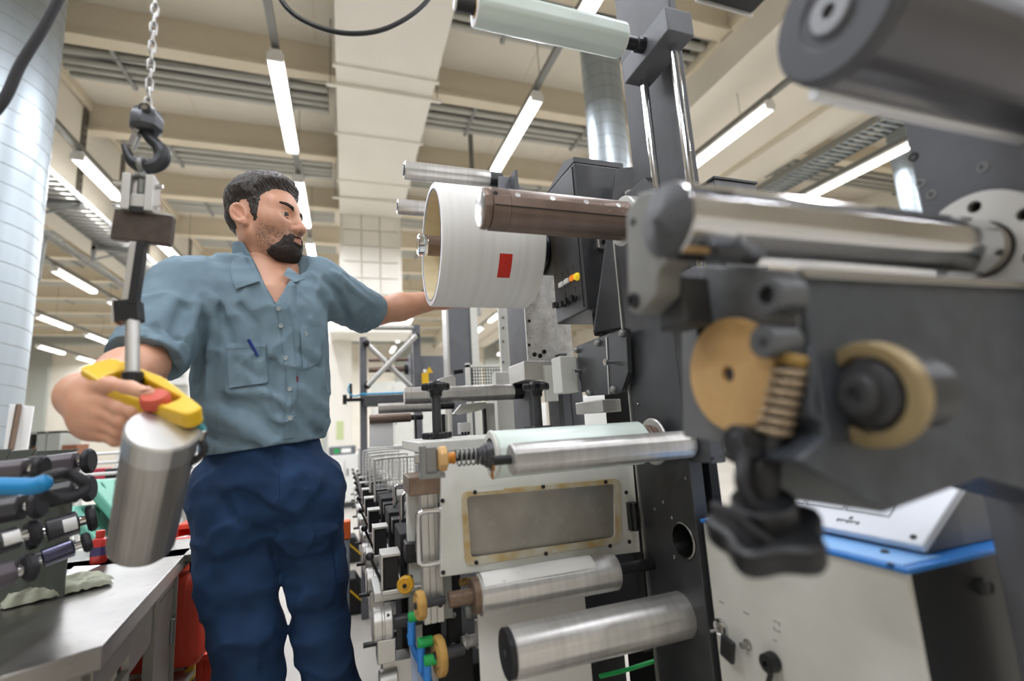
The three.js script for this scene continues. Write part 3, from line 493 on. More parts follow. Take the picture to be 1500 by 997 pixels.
// ---------------- rollers around the white cover
rollerX('idler_roller', 'dull aluminium idler roller in front of the pale green roll', E(748, 672, 0.787).x, E(1010, 650, 0.787).x, 1.05 - 0.0765 * 0.787, 0.787, 0.0258, M.alu, [[E(722, 673, 0.787).x, E(752, 672, 0.787).x, 0.008, M.black], [E(1010, 650, 0.787).x, XP + 0.03, 0.010, M.black]]);
{ const t = thing('bearing_block', 'grey bearing block carrying the idler roller at the frame', 'bearing'); part(t, 'block', box(0.626, 0.66, 0.955, 1.02, -0.74, -0.795, 0.003), M.darkGrey); part(t, 'bolt', screwGeo(V(0.63, 0.965, -0.742), NZ, 0.004, 0.003), M.black); part(t, 'pin', cylX(0.655, 0.70, 0.985, -0.76, 0.007, 16), M.greySt); part(t, 'red_cap', cylX(0.70, 0.715, 0.985, -0.76, 0.009, 16), M.red); }
{
  const d = 0.872, y = 1.05 - 0.064 * d, xl = E(718, 665, d).x, xr = 0.566, r = RP(722, 665, d, 34);
  const t = thing('silicone_roll', 'pale green web roll with a white paper end ring', 'roll');
  part(t, 'wound_web', tubeRing(V(xl + 0.006, y, -d), V(xr, y, -d), r, r * 0.8, 56, 0.003), M.pale);
  part(t, 'end_ring', tubeRing(V(xl, y, -d), V(xl + 0.0065, y, -d), r + 0.0015, r * 0.72, 56, 0.002), M.panel, 'white end ring with rust spots');
  for (const a of [-0.55, -1.2]) { const p = V(xl - 0.0004, y + Math.sin(a) * r * 0.88, -d + Math.cos(a) * r * 0.88 * 0.6); part(t, 'rust_spot', lathe(p, p.clone().add(NX), [[0, 0.0012], [0.006, 0.001], [0.0085, 0]], 12), std({ color: 0xb5772c, roughness: 0.8 })); }
  part(t, 'core', cylX(xl + 0.01, xr, y, -d, r * 0.72, 36), M.blackMat);
  part(t, 'collar', [cylX(xr, xr + 0.012, y, -d, r * 0.74, 40), cylX(xr + 0.03, xr + 0.036, y, -d, r * 1.12, 40)], M.aluFlat); part(t, 'brass_collar', cylX(xr + 0.012, xr + 0.03, y, -d, r * 0.8, 40), M.rust);
  const ux = tag(thing('clamp_spindle', 'spring loaded spindle with a tan knob at roll end', 'spindle'), 'spring loaded spindle with a tan knob at roll end', 'spindle');
  const k0 = E(641, 671, d).x;
  part(ux, 'knob', lathe(V(k0, y, -d), V(k0 + 1, y, -d), [[0, 0], [0.017, 0], [0.021, 0.003], [0.0225, 0.009], [0.0215, 0.014], [0.015, 0.017], [0, 0.017]], 32), M.tan, 'tan wooden knob');
  part(ux, 'ferrule', lathe(V(k0 + 0.016, y, -d), V(k0 + 1, y, -d), [[0.011, 0], [0.0095, 0.003], [0.0095, 0.010], [0.011, 0.012], [0.011, 0.014], [0, 0.014]], 24), std({ color: 0xc4812e, roughness: 0.5, metalness: 0.4 }));
  part(ux, 'rod', cylX(k0 + 0.02, xl + 0.02, y, -d, 0.0065, 18), M.black);
  const hp = []; const s0 = k0 + 0.032, s1 = xl - 0.022; for (let i = 0; i <= 100; i++) { const a = i / 100 * Math.PI * 2 * 5; hp.push(V(lerp(s0, s1, i / 100), y + 0.0145 * Math.sin(a), -d + 0.0145 * Math.cos(a))); }
  part(ux, 'spring', new THREE.TubeGeometry(new THREE.CatmullRomCurve3(hp), 200, 0.0016, 8), M.greySt);
  part(ux, 'cone', lathe(V(xl - 0.026, y, -d), V(xl + 1, y, -d), [[0, 0], [0.013, 0], [0.0145, 0.002], [0.0145, 0.008], [0.017, 0.009], [0.018, 0.014], [0.0215, 0.016], [0.026, 0.03], [0, 0.034]], 32), M.frame);
  part(ux, 'end_bracket', [box(k0 - 0.022, k0 - 0.001, y - 0.022, y + 0.022, -d - 0.02, -d + 0.002, 0.002), box(k0 - 0.03, k0 - 0.02, y - 0.025, y + 0.025, -d - 0.02, -d + 0.006, 0.002), box(k0 - 0.03, k0 + 0.012, y - 0.032, y - 0.024, -d - 0.03, -d + 0.006, 0.001)], M.greySt);
}
function bowHandle(d, xl, xr, yt, yb) { const a = E(xr, yt, d), b = E(xl, yt, d), c = E(xl, yb, d), k = 0.012; return tube([V(a.x + 0.004, a.y, a.z), V(b.x + k, a.y, a.z), V(b.x + k * 0.3, a.y - k * 0.3, a.z), V(b.x, a.y - k, a.z), V(b.x, c.y + k, a.z), V(b.x + k * 0.3, c.y + k * 0.3, a.z), V(b.x + k, c.y, a.z), V(a.x + 0.004, c.y, a.z)], 0.0056, 60, 12); }
// white cover with the dirty window
{
  const d = 0.985, t = thing('press_cover', 'off white press cover with a dirty rounded window', 'cover');
  const q = (x, y) => { const p = E(x, y, d); return [p.x, p.y]; };
  const win = [q(677, 722), q(906, 702), q(909, 794), q(683, 827)];
  const pn = part(t, 'panel', plateZ([q(646, 845), q(938, 808), [0.618, q(930, 640)[1]], q(647, 676)], -d - 0.02, 0.02, 0.0015, [rounded([q(683, 727), q(901, 707.5), q(902, 788.5), q(689, 819)], 0.012)]), M.panel);
  const gasket = std({ map: tint((u, v) => mixc(hex(0xc4c2b2), hex(0xb08c4c), clamp(0.35 + 2.0 * tnoise(u, v, 4, 4, 3), 0, 1)), 128, 128, 5), roughness: 0.6 });
  const wf = part(t, 'window_frame', plateZ(rounded([q(675, 720), q(908, 700), q(911, 795), q(681, 829.5)], 0.016), -d, 0.003, 0.001, [rounded([q(682.5, 726), q(900, 707.5), q(902, 787), q(689, 817)], 0.010)]), gasket, 'stained beige window frame');
  const dirty = std({ map: tint((u, v) => { let t = 0.5 + 0.9 * tnoise(u, v, 4, 6, 5); const b = clamp((tnoise(u, v, 9, 4, 9) - 0.14) * 3, 0, 1), sp = tnoise(u, v, 40, 2, 2) > 0.24 ? 0.35 : 0; return mixc(mixc(hex(0x7d7973), hex(0xa8a49b), clamp(t, 0, 1)), hex(0xc9c3b6), clamp(b * 0.8 + sp, 0, 0.9)); }, 512, 512, 4), roughness: 0.28, metalness: 0.35 });
  part(t, 'window_pane', plateZ([q(677, 722), q(905, 703), q(906, 792), q(684, 824)], -d - 0.012, 0.004, 0.0005), dirty, 'grimy grey window pane');
  part(wf, 'tape_strip', plateZ([q(691, 715), q(737, 711), q(737, 717), q(691, 721)], -d + 0.003, 0.0008, 0.0002), M.panel);
  for (const [x, y] of [[695.5, 720.5], [795.5, 712.5], [887, 705.5], [697.5, 823.5], [799.5, 810.5], [893.5, 799]]) part(wf, 'frame_screw', screwGeo(E(x, y, d - 0.003), NZ, 0.0042, 0.003), M.black);
  for (const [x, y] of [[648, 733], [649, 838], [917, 721], [921.5, 793], [917, 640]]) part(pn, 'panel_screw', screwGeo(E(x, y, d), NZ, 0.0042, 0.003), M.black);
  part(t, 'bow_handle', bowHandle(1.0, 612, 646, 746, 828), M.chrome, 'chrome bow handle');
  const h = E(924, 755, d); part(t, 'hinge', [box(h.x - 0.010, h.x + 0.014, h.y - 0.03, h.y + 0.03, -d, -d + 0.012, 0.002), cyl(V(h.x + 0.002, h.y - 0.03, -d + 0.012), V(h.x + 0.002, h.y + 0.03, -d + 0.012), 0.006, 14)], M.black);
}
// roller below the cover with the hanging web, lower roller
{
  const d = 0.95, a = E(700, 863, d), b = E(900, 843, d), y = (a.y + b.y) / 2, r = RP(800, 850, d, 27);
  rollerX('web_roller', 'aluminium roller under the white cover with brown shaft end', a.x, b.x, y, d, r, M.alu, [[a.x - 0.012, a.x + 0.002, r * 0.86, M.rust, 'flange'], [E(657, 872, d).x, a.x, 0.014, M.rust, 'shaft'], [b.x, XP, 0.012, M.black, 'rear_shaft']]);
  const xl = E(706, 900, d).x, xr = E(868, 872, d).x;
  const g = []; const P = [], I = [], n = 40, R = r + 0.0009;
  for (let i = 0; i <= n; i++) { let yy, zz; const t = i / n; if (t < 0.35) { const an = lerp(Math.PI * 0.8, 0, t / 0.35) ; yy = y + R * Math.sin(an); zz = -d + R * Math.cos(an); } else { const s = (t - 0.35) / 0.65; yy = y - s * 0.75; zz = -d + R - 0.02 * s; }
    for (let j = 0; j <= 6; j++) P.push(lerp(xl, xr, j / 6), yy, zz + 0.0012 * Math.sin(j * 1.3 + i * 0.4)); }
  // the web must stay behind the lower roller: it leaves over the roller's rear side
  for (let i = 0; i < n; i++) for (let j = 0; j < 6; j++) { const k = i * 7 + j; I.push(k, k + 7, k + 1, k + 1, k + 7, k + 8); }
  for (let k = 0; k < P.length; k += 3) P[k + 2] = -d - (P[k + 2] + d);
  const gg = new THREE.BufferGeometry(); gg.setAttribute('position', new THREE.Float32BufferAttribute(P, 3)); gg.setIndex(I); gg.computeVertexNormals();
  solo('paper_web', 'off white paper web hanging from the roller under the cover', 'paper', muv(gg), std({ color: 0xe2e1dc, roughness: 0.55, side: THREE.DoubleSide }));
  const e = 0.867, c = E(748, 958, e), f = E(1003, 905, e), yy = 1.05 - 0.447 * e, rr2 = RP(880, 930, e, 33);
  rollerX('guide_roller', 'large lower aluminium guide roller with black end cap', c.x, f.x, yy, e, rr2, M.alu, [[c.x - 0.010, c.x + 0.001, rr2 * 0.97, M.black, 'end_cap'], [c.x - 0.0115, c.x - 0.009, 0.006, M.frame, 'centre_bore'], [f.x, XP, rr2 * 0.95, M.black, 'bearing_housing']]);
  // short spindles seen left of the web
  for (const [px0, px1, py, rad, m, lab] of [[672, 696, 853, 0.007, M.brass, 'short brass spindle above the brown shaft end'], [680, 700, 896, 0.013, M.greySt, 'short grey spindle below the brown shaft end'], [676, 708, 941, 0.011, M.alu, 'short bright spindle beside the paper web']]) { const p0 = E(px0, py, 1.03), p1 = E(px1, py, 1.03); const t = thing('short_spindle', lab, 'spindle'); part(t, 'rod', cylX(p0.x, p1.x + 0.05, p0.y, p0.z, rad, 20), m); part(t, 'collar', cylX(p0.x + 0.008, p0.x + 0.014, p0.y, p0.z, rad * 1.25, 20), m); }
  const t = thing('inner_bracket', 'dark inner bracket behind the lower rollers', 'bracket');
  part(t, 'upright', box(E(657, 900, 1.05).x, E(676, 900, 1.05).x, 0.3, 0.78, -1.05, -1.08), M.blackMat); for (const y2 of [900, 945]) part(t, 'bolt', screwGeo(E(664, y2, 1.05), NZ, 0.006, 0.004), M.greySt);
  solo('green_tube', 'green tube in the dark space under the lower roller', 'tube', tube([E(880, 990, 1.02), E(920, 980, 1.02), E(965, 966, 1.02), E(990, 962, 1.02)], 0.0045, 24, 8), M.green);
}
// aluminium profile post and block at the front corner
{
  const t = thing('profile_post', 'extruded aluminium profile post at the press corner', 'post');
  const d = 1.02, x0 = E(619, 800, d).x, x1 = E(647, 800, d).x, yb = E(640, 912, d).y, yt = E(630, 722, d).y;
  const w = x1 - x0; const pts = [[0, 0], [0.3, 0], [0.3, 0.12], [0.36, 0.12], [0.36, 0], [0.62, 0], [0.62, 0.12], [0.68, 0.12], [0.68, 0], [1, 0], [1, 1], [0, 1]];
  part(t, 'extrusion', muv(extr(shapeOf(pts.map(([u, v]) => [x0 + u * w, d + v * w])), yt - yb, 0.0006).rotateX(-Math.PI / 2).translate(0, yb, 0)), M.aluFlat);
  part(t, 'rear_extrusion', box(E(598, 800, d + 0.1).x, E(616, 800, d + 0.1).x, 0.45, E(606, 715, d + 0.1).y, -d - 0.1, -d - 0.13, 0.002), M.panel);
  part(t, 'corner_block', box(E(600, 705, d - 0.03).x, E(648, 705, d - 0.03).x, yt, yt + 0.036, -d + 0.02, -d - 0.09, 0.002), M.rust, 'brownish bare steel block');
  part(t, 'side_strip', box(x1, x1 + 0.02, yb, yt, -d - 0.01, -d - 0.03, 0.001), M.greySt);
  for (const y of [738, 885]) part(t, 'screw', screwGeo(E(645, y, d), NZ, 0.005, 0.004), M.black);
  part(t, 'foot_beam', box(0.18, 0.24, 0, 0.62, -1.04, -1.1), M.blackMat);
}
// hand wheels on spindles
[[638, 1.24, 566, 642, 'black star hand wheel on a spindle above the tan knob'], [785, 1.2, 566, 650, 'black star hand wheel on a spindle behind the pale green roll']].forEach(([px, d, y0, y1, lab]) => {
  const t = thing('hand_wheel', lab, 'hand wheel'); const p = E(px, y0, d), b = V(p.x, 1.02, p.z), r = RP(px, y0, d, 21);
  const lobes = []; for (let i = 0; i < 60; i++) { const a = i / 60 * Math.PI * 2; lobes.push([p.x + r * (0.86 + 0.14 * Math.cos(a * 6)) * Math.cos(a), p.z + r * (0.86 + 0.14 * Math.cos(a * 6)) * Math.sin(a)]); }
  part(t, 'wheel', plateY(lobes, p.y - 0.010, 0.019, 0.005), M.black); part(t, 'boss', lathe(V(p.x, p.y - 0.028, p.z), V(p.x, p.y + 1, p.z), [[0.013, 0], [0.016, 0.004], [0.016, 0.012], [0.02, 0.02], [0.02, 0.036], [0.012, 0.042], [0, 0.042]], 24), M.black);
  part(t, 'spindle', cyl(b, V(p.x, p.y - 0.01, p.z), 0.0115, 20), M.frame);
  part(t, 'lock_wheel', plateY(lobes.map(([x, z]) => [p.x + (x - p.x) * 1.05, p.z + (z - p.z) * 1.05]), 1.021, 0.016, 0.004), M.black);
});
// upper cross rollers farther along the press
{
  const R1 = (name, label, x0, y0, x1, y1, d, half, mat, ends) => { const a = E(x0, y0, d), b = E(x1, y1, d); return rollerX(name, label, a.x, b.x, (a.y + b.y) / 2, d, RP((x0 + x1) / 2, (y0 + y1) / 2, d, half), mat, ends ? ends(a.x, b.x) : []); };
  R1('cross_roller', 'scratched silver roller above the white label roll', 592, 251, 716, 261, 1.66, 13, M.alu, (a, b) => [[b, b + 0.05, 0.03, M.black, 'bearing_housing'], [a - 0.004, a, 0.02, M.black, 'end_plug']]);
  R1('cross_roller', 'short grey roller end left of the white label roll', 582, 303, 700, 312, 1.7, 11, M.alu, (a, b) => [[a - 0.003, a, 0.015, M.black, 'end_plug'], [b, b + 0.25, 0.02, M.black, 'shaft']]);
  R1('cross_roller', 'long bright roller with black end behind the star hand wheel', 592, 576, 752, 577, 1.6, 12, M.alu, (a, b) => [[b, b + 0.06, 0.026, M.black, 'end_housing'], [a + 0.018, a + 0.022, 0.0275, M.greySt, 'ring']]);
  R1('cross_roller', 'silver roller just below the long bright roller', 554, 597, 640, 596, 1.95, 7.5, M.alu, (a, b) => [[b, b + 0.07, 0.014, M.black, 'shaft']]);
  R1('cross_roller', 'dull brown roller above the hanging white sheet', 541, 613, 602, 612, 2.1, 6.5, M.brown, (a, b) => [[b, b + 0.05, 0.012, M.black, 'shaft']]);
  const s = thing('machine_bracket', 'light grey machine bracket under the long bright roller', 'bracket'); const d = 1.62;
  const q = (x, y) => { const p = E(x, y, d); return [p.x, p.y]; };
  part(s, 'plate', plateZ([q(664, 606), q(676, 592), q(712, 588), q(712, 599), q(672, 608)], -d - 0.03, 0.03, 0.002), M.panel); part(s, 'hood', plateZ([q(647, 563), q(647, 552), q(668, 545), q(673, 550), q(673, 563)], -d - 0.1, 0.04, 0.003), M.white);
  part(s, 'hood_knob', cyl(E(664, 545, d + 0.08), E(678, 543, d + 0.08), 0.008, 12), M.black);
  part(s, 'strut', [box(q(708, 600)[0], q(712, 600)[0], 1.0, q(708, 598)[1], -d, -d - 0.02), box(q(625, 600)[0], q(628, 600)[0], 1.0, q(625, 603)[1], -d - 0.3, -d - 0.32), box(q(655, 600)[0], q(660, 600)[0], 1.0, q(655, 605)[1], -d - 0.1, -d - 0.12)], M.black);
  part(s, 'web_panel', box(q(713, 600)[0], q(727, 600)[0], 1.0, q(713, 590)[1], -d - 0.02, -d - 0.03), M.panel); part(s, 'web_panel', box(q(661, 600)[0], q(672, 600)[0], 1.0, q(661, 604)[1], -d - 0.2, -d - 0.21), M.panel);
  const w = thing('display_unit', 'small white control unit with three dark windows', 'control'); const p = E(682, 634, 1.6); part(w, 'body', box(p.x - 0.018, p.x + 0.018, 1.02, p.y + 0.035, -1.6, -1.64, 0.003), M.white); for (let i = 0; i < 3; i++) part(w, 'window', box(p.x - 0.014 + i * 0.01, p.x - 0.007 + i * 0.01, p.y - 0.006, p.y + 0.004, -1.6, -1.5985), M.blackMat);
  solo('hanging_sheet', 'white sheet hanging below the dull brown roller', 'paper', box(E(541, 640, 2.1).x, E(576, 640, 2.1).x, E(541, 655, 2.1).y, E(541, 614, 2.1).y, -2.1, -2.102), M.paper);
  const gu = thing('mesh_guard', 'wire mesh guard panel between the grey columns', 'guard'); const e = 2.2; const a = E(688, 540, e), b = E(738, 540, e), top = E(690, 538, e).y, bot = E(690, 566, e).y;
  for (let i = 0; i <= 13; i++) part(gu, 'wire', cyl(V(lerp(a.x, b.x, i / 13), bot, -e), V(lerp(a.x, b.x, i / 13), top, -e), 0.0018, 5), M.blackMat); for (let i = 0; i <= 6; i++) part(gu, 'wire', cyl(V(a.x, lerp(bot, top, i / 6), -e), V(b.x, lerp(bot, top, i / 6), -e), 0.0018, 5), M.blackMat);
  part(gu, 'frame', [box(a.x - 0.02, a.x, 1.0, top + 0.02, -e + 0.01, -e - 0.01), box(b.x, b.x + 0.01, 1.0, top + 0.02, -e + 0.01, -e - 0.01), box(a.x - 0.02, b.x, top, top + 0.012, -e + 0.01, -e - 0.01)], M.panel);
}
// ---------------- print units in a row, alike
{
  const d = 1.1; const t = thing('print_unit', 'print unit with silver clamp drum, black box and lever, one of the press row', 'print unit', 'row of print units');
  const c0 = E(545, 917, d), c1 = E(575, 917, d), r = RP(560, 917, d, 24), cy = c0.y, w = c1.x - c0.x;
  const cd = part(t, 'clamp_drum', [cylX(c0.x, c0.x + w * 0.5, cy, -d, r, 36, 0.003), cylX(c0.x + w * 0.53, c1.x, cy, -d, r, 36, 0.003), cylX(c0.x + w * 0.4, c0.x + w * 0.6, cy, -d, r * 0.94, 24)], M.alu);
  part(cd, 'set_screw', screwGeo(V(c0.x + w * 0.75, cy + r * 0.7, -d + r * 0.7), V(0, 0.7, 0.7), 0.003, 0.002), M.black);
  part(t, 'drum_shaft', cylX(c1.x, 0.2, cy, -d, r * 0.4, 24), M.frame);
  part(t, 'drum_foot', box(c0.x + 0.008, c1.x + 0.004, cy - r - 0.03, cy - r * 0.6, -d - 0.03, -d + 0.028, 0.003), M.aluFlat);
  part(t, 'pin', cyl(V(c0.x - 0.018, cy - r * 0.75, -d + 0.02), V(c0.x + 0.012, cy - r * 0.75, -d + 0.02), 0.005, 12), M.black);
  const b0 = E(561, 838, d), b1 = E(584, 838, d), by = E(570, 862, d).y, ty = E(570, 815, d).y;
  const bb = part(t, 'black_box', box(b0.x, b1.x, by, ty, -d + 0.0, -d - 0.05, 0.002), M.blackMat); part(bb, 'box_rim', [box(b0.x - 0.004, b1.x + 0.004, ty, ty + 0.006, -d + 0.004, -d - 0.055, 0.001), box(b0.x - 0.004, b0.x, by, ty, -d + 0.004, -d - 0.055, 0.001)], M.aluFlat);
  const l0 = V(b0.x - 0.002, by + 0.01, -d - 0.02), l1 = V(b0.x - 0.026, ty + 0.008, -d + 0.01); const lv = part(t, 'lever', cyl(l0, l1, 0.0032, 10), M.black); part(lv, 'lever_knob', new THREE.SphereGeometry(0.0085, 16, 12).translate(l1.x, l1.y, l1.z), M.black);
  part(t, 'slide', [box(b0.x - 0.004, 0.17, by - 0.012, by - 0.002, -d + 0.004, -d - 0.12, 0.003), box(c0.x + 0.005, 0.2, cy + r * 1.05, cy + r * 1.05 + 0.02, -d - 0.02, -d - 0.14, 0.003)], M.aluFlat);
  part(t, 'side_housing', box(0.115, 0.2, 0.2, ty + 0.03, -d - 0.06, -d - 0.2, 0.004), M.blackMat);
  part(t, 'actuator', [box(0.12, 0.165, ty - 0.02, ty + 0.02, -d - 0.0, -d - 0.06, 0.003), cylX(0.10, 0.16, by + 0.03, -d - 0.1, 0.014, 18)], M.black);
  part(t, 'small_drum', cylX(0.16, 0.2, ty + 0.03, -d - 0.05, 0.026, 24), M.alu);
  part(t, 'lower_drum', [cylX(c0.x + 0.012, c1.x + 0.008, cy - r - 0.075, -d, r * 0.75, 24), box(c0.x + 0.02, 0.2, cy - r - 0.1, cy - r - 0.04, -d - 0.05, -d + 0.0)], M.aluFlat);
  const units = [t]; for (let k = 1; k < 9; k++) units.push(dup(t, 0, 0, -0.31 * k)); units.forEach((u, k) => { u.userData.label = ORD[k] + ' print unit behind the windowed cover, with silver clamp drum and black box'; });
  [[1.2, 598, 622, 727, 795], [1.32, 588, 612, 720, 780], [1.55, 578, 600, 709, 763]].forEach(([dd, ...q], i) => { const h = part(units[i], 'bow_handle', bowHandle(dd, ...q), M.chrome, 'chrome bow handle'); h.position.z = 0.31 * i; });
  // wire mesh guards over the units
  const mg = thing('unit_guard', 'white wire mesh guard hoop over the print unit row', 'guard', 'guards over the print units');
  const e = 1.95, xa = E(549, 700, e).x, xb = E(612, 700, e).x, yt = E(560, 672, e).y, yb = E(560, 716, e).y; const wm = std({ color: 0xd8d8d2, roughness: 0.5, metalness: 0.3 });
  part(mg, 'frame', tube([V(xa, yb - 0.04, -e), V(xa, yt - 0.015, -e), V(xa + 0.012, yt, -e), V(xb - 0.012, yt, -e), V(xb, yt - 0.015, -e), V(xb, yb - 0.04, -e)], 0.004, 50, 8), wm);
  for (let i = 1; i < 12; i++) part(mg, 'wire', cyl(V(lerp(xa, xb, i / 12), yb, -e), V(lerp(xa, xb, i / 12), yt, -e), 0.0014, 5), wm); for (let i = 0; i < 7; i++) part(mg, 'wire', cyl(V(xa, lerp(yb, yt, i / 7), -e), V(xb, lerp(yb, yt, i / 7), -e), 0.0014, 5), wm);
  for (let k = 1; k < 6; k++) dup(mg, -0.004 * k, 0.0, -0.31 * k, ORD[k] + ' white wire mesh guard hoop behind the chrome handles'); mg.userData.label = 'first white wire mesh guard hoop behind the chrome handles';
  const top = thing('unit_top_rail', 'pale top rail over the far print units', 'rail'); const f = 3.4; part(top, 'rail', box(E(526, 660, f).x, 0.5, E(526, 663, f).y, E(526, 656, f).y, -f, -f - 0.08, 0.004), M.panel); part(top, 'leg', box(E(526, 660, f).x, E(532, 660, f).x, 0.3, E(526, 663, f).y, -f, -f - 0.08), M.panel);
}
// brass wheels, green caps and blue valves at the near corner
{
  const W1 = (px, py, d, r, lab, m, sx) => { const p = E(px, py, d), t = thing('adjusting_wheel', lab, 'wheel'); const n = sx ? V(-1, 0, 0.12).normalize() : V(-0.35, 0, 1).normalize();
    part(t, 'rim', lathe(p.clone().addScaledVector(n, -0.008), p.clone().addScaledVector(n, 1), [[0, 0], [r - 0.002, 0], [r, 0.003], [r, 0.012], [r - 0.003, 0.015], [r * 0.55, 0.013], [r * 0.5, 0.015], [0, 0.015]], 36), m); part(t, 'hub_screw', screwGeo(p.clone().addScaledVector(n, 0.007), n, r * 0.25, 0.004), M.black); part(t, 'axle', cyl(p.clone().addScaledVector(n, -0.05), p.clone().addScaledVector(n, -0.006), r * 0.3, 14), M.frame); };
  W1(594, 856, 1.05, 0.0165, 'yellow knurled adjusting wheel on the black print unit', std({ color: 0xc9971f, roughness: 0.4 }));
  W1(615, 886, 1.0, 0.026, 'tan adjusting wheel beside the profile post', M.bakelite, true); W1(643, 960, 1.0, 0.035, 'tan adjusting wheel beside the green valve caps', M.bakelite, true);
  const G = (px0, px1, py, d, r, lab) => { const a = E(px0, py, d), b = E(px1, py, d); const t = thing('air_valve', lab, 'valve'); part(t, 'green_cap', cyl(a, V(b.x, a.y, a.z), r, 18), M.green); part(t, 'blue_body', [cyl(V(a.x + 0.006, a.y - 0.05, a.z), V(a.x + 0.006, a.y - r * 0.8, a.z), r * 0.8, 14), cyl(V(a.x + 0.006, a.y - 0.05, a.z), V(a.x + 0.03, a.y - 0.1, a.z), r * 0.5, 10)], M.blue); part(t, 'tip', cylX(b.x, b.x + 0.02, a.y, a.z, r * 0.6, 12), M.black); };
  G(598, 611, 904, 1.05, 0.0095, 'green capped valve below the first tan wheel'); G(612, 634, 942, 1.02, 0.0095, 'green capped valve left of the lower tan wheel'); G(621, 640, 968, 1.0, 0.0095, 'lowest green capped valve beside blue hose');
  solo('blue_plate', 'light blue sloped plate under the valves', 'plate', plateZ([[E(598, 925, 1.1).x, E(598, 925, 1.1).y], [E(625, 1010, 1.1).x, E(625, 1010, 1.1).y], [E(606, 1020, 1.1).x, E(606, 1020, 1.1).y]], -1.1, 0.004, 0.0008), std({ color: 0xa9b8d6, roughness: 0.4 }));
  solo('blue_hose', 'blue air hose under the green capped valves', 'hose', tube([E(600, 930, 1.08), E(610, 960, 1.06), E(625, 985, 1.03), E(635, 1020, 1.0)], 0.006, 24, 8), M.blue);
}

// ================================================================ foreground: rollers, gear housing, console
{ // large dark roller at the top right
  const d = 0.262, c = E(1214, 16, d), r = 0.0605;
  const t = thing('impression_roller', 'large dark grey rubber roller above the chrome roller', 'roller');
  part(t, 'barrel', cylX(c.x + 0.012, 0.9, c.y, -d, r, 64, 0.003), std({ color: 0x5f5f63, metalness: 0.7, roughness: 0.34 }));
  const ed = part(t, 'end_disc', lathe(V(c.x, c.y, -d), V(c.x + 1, c.y, -d), [[0.010, 0.004], [0.020, 0.0], [0.021, 0.0], [0.0225, 0.003], [0.03, 0.003], [0.032, 0.0015], [r - 0.005, 0.0015], [r - 0.001, 0.005], [r - 0.001, 0.0125], [0, 0.0125]], 56), std({ color: 0x55565a, metalness: 0.3, roughness: 0.6 }));
  part(ed, 'centre_boss', lathe(V(c.x - 0.001, c.y, -d), V(c.x + 1, c.y, -d), [[0.0065, 0.006], [0.0065, 0.0], [0.018, 0.0], [0.0195, 0.002], [0.0195, 0.008], [0, 0.008]], 36), std({ color: 0x8e8f92, metalness: 0.4, roughness: 0.5 }));
  part(ed, 'bore', cylX(c.x + 0.003, c.x + 0.006, c.y, -d, 0.0066, 20), M.black);
  part(t, 'stub_shaft', cylX(0.9, 0.98, c.y, -d, 0.03, 24), M.satin);
}
{ // bright narrow rod under it
  const d = 0.30, a = E(1190, 126, d), t = thing('spreader_rod', 'narrow bright spreader rod below the large dark roller', 'rod');
  part(t, 'rod', cylX(a.x, 0.96, 1.05 + 0.985 * d, -d, 0.0075, 20), std({ color: 0xd9d9da, metalness: 0.55, roughness: 0.45 }));
}
{ // chrome roller with white flange
  const d = 0.35, y = 1.05 + 0.497 * d, xl = E(972, 315, d).x, xr = 0.742, r = 0.0355;
  const t = thing('chrome_roller', 'polished chrome roller between grey bracket and white flange', 'roller');
  part(t, 'barrel', cylX(xl + 0.004, xr - 0.03, y, -d, r, 72, 0.002), std({ color: 0xdcdddf, metalness: 1, roughness: 0.12 }));
  part(t, 'end_cap', lathe(V(xl - 0.012, y, -d), V(xl + 1, y, -d), [[0, 0], [0.003, 0.0005], [0.006, 0.003], [0.012, 0.006], [r * 0.8, 0.010], [r * 0.96, 0.0125], [r * 0.98, 0.016], [0, 0.016]], 48), M.darkGrey, 'dark grey coned end cap');
  part(t, 'neck', cylX(xr - 0.03, xr - 0.012, y, -d, r * 0.93, 48), std({ color: 0xa39c92, metalness: 0.8, roughness: 0.45 })); part(t, 'seal_ring', cylX(xr - 0.012, xr - 0.006, y, -d, r * 0.98, 48), M.black);
  const fl = thing('mounting_flange', 'white round mounting flange with counterbored bolt holes', 'flange');
  const cc = V(xr, y + 0.004, -d), R = 0.068; const hs = []; for (let i = 0; i < 6; i++) { const a = i * Math.PI / 3 + 0.45; hs.push([cc.z + Math.cos(a) * 0.051, cc.y + Math.sin(a) * 0.051, 0.0095]); }
  const ring = []; for (let i = 0; i < 60; i++) { const a = i / 60 * Math.PI * 2; ring.push([cc.z + R * Math.cos(a), cc.y + R * Math.sin(a)]); }
  const dc = part(fl, 'disc', plateX(ring, xr - 0.006, 0.018, 0.002, hs), std({ color: 0xdad9d4, roughness: 0.45 }));
  for (const [z, yy] of hs) part(dc, 'bolt', lathe(V(xr + 0.010, yy, z), V(xr - 1, yy, z), [[0.0066, 0], [0.0066, 0.008], [0.0036, 0.0085], [0.0034, 0.003], [0, 0.003]], 18), M.black);
}
{ // dark side wall of the near unit
  const t = thing('side_wall_plate', 'blue grey side plate behind the white flange', 'plate');
  const z0 = -0.414, z9 = -0.265, pts = [[z0, 0.0], [z9, 0.0], [z9, 2.3], [z0, 2.3]];
  part(t, 'plate', plateX(pts, 0.76, 0.03, 0.002), M.midGrey);
  for (const [x, y] of [[1338, 230], [1349, 268], [1365, 285], [1440, 245]]) { const p = EX(x, y, 0.76); part(t, 'bolt_hole', lathe(p, p.clone().add(NX), [[0.0035, 0.0002], [0.0038, 0.0015], [0.006, 0.0012], [0.0065, 0]], 18), x === 1338 ? M.black : M.greySt); }
}
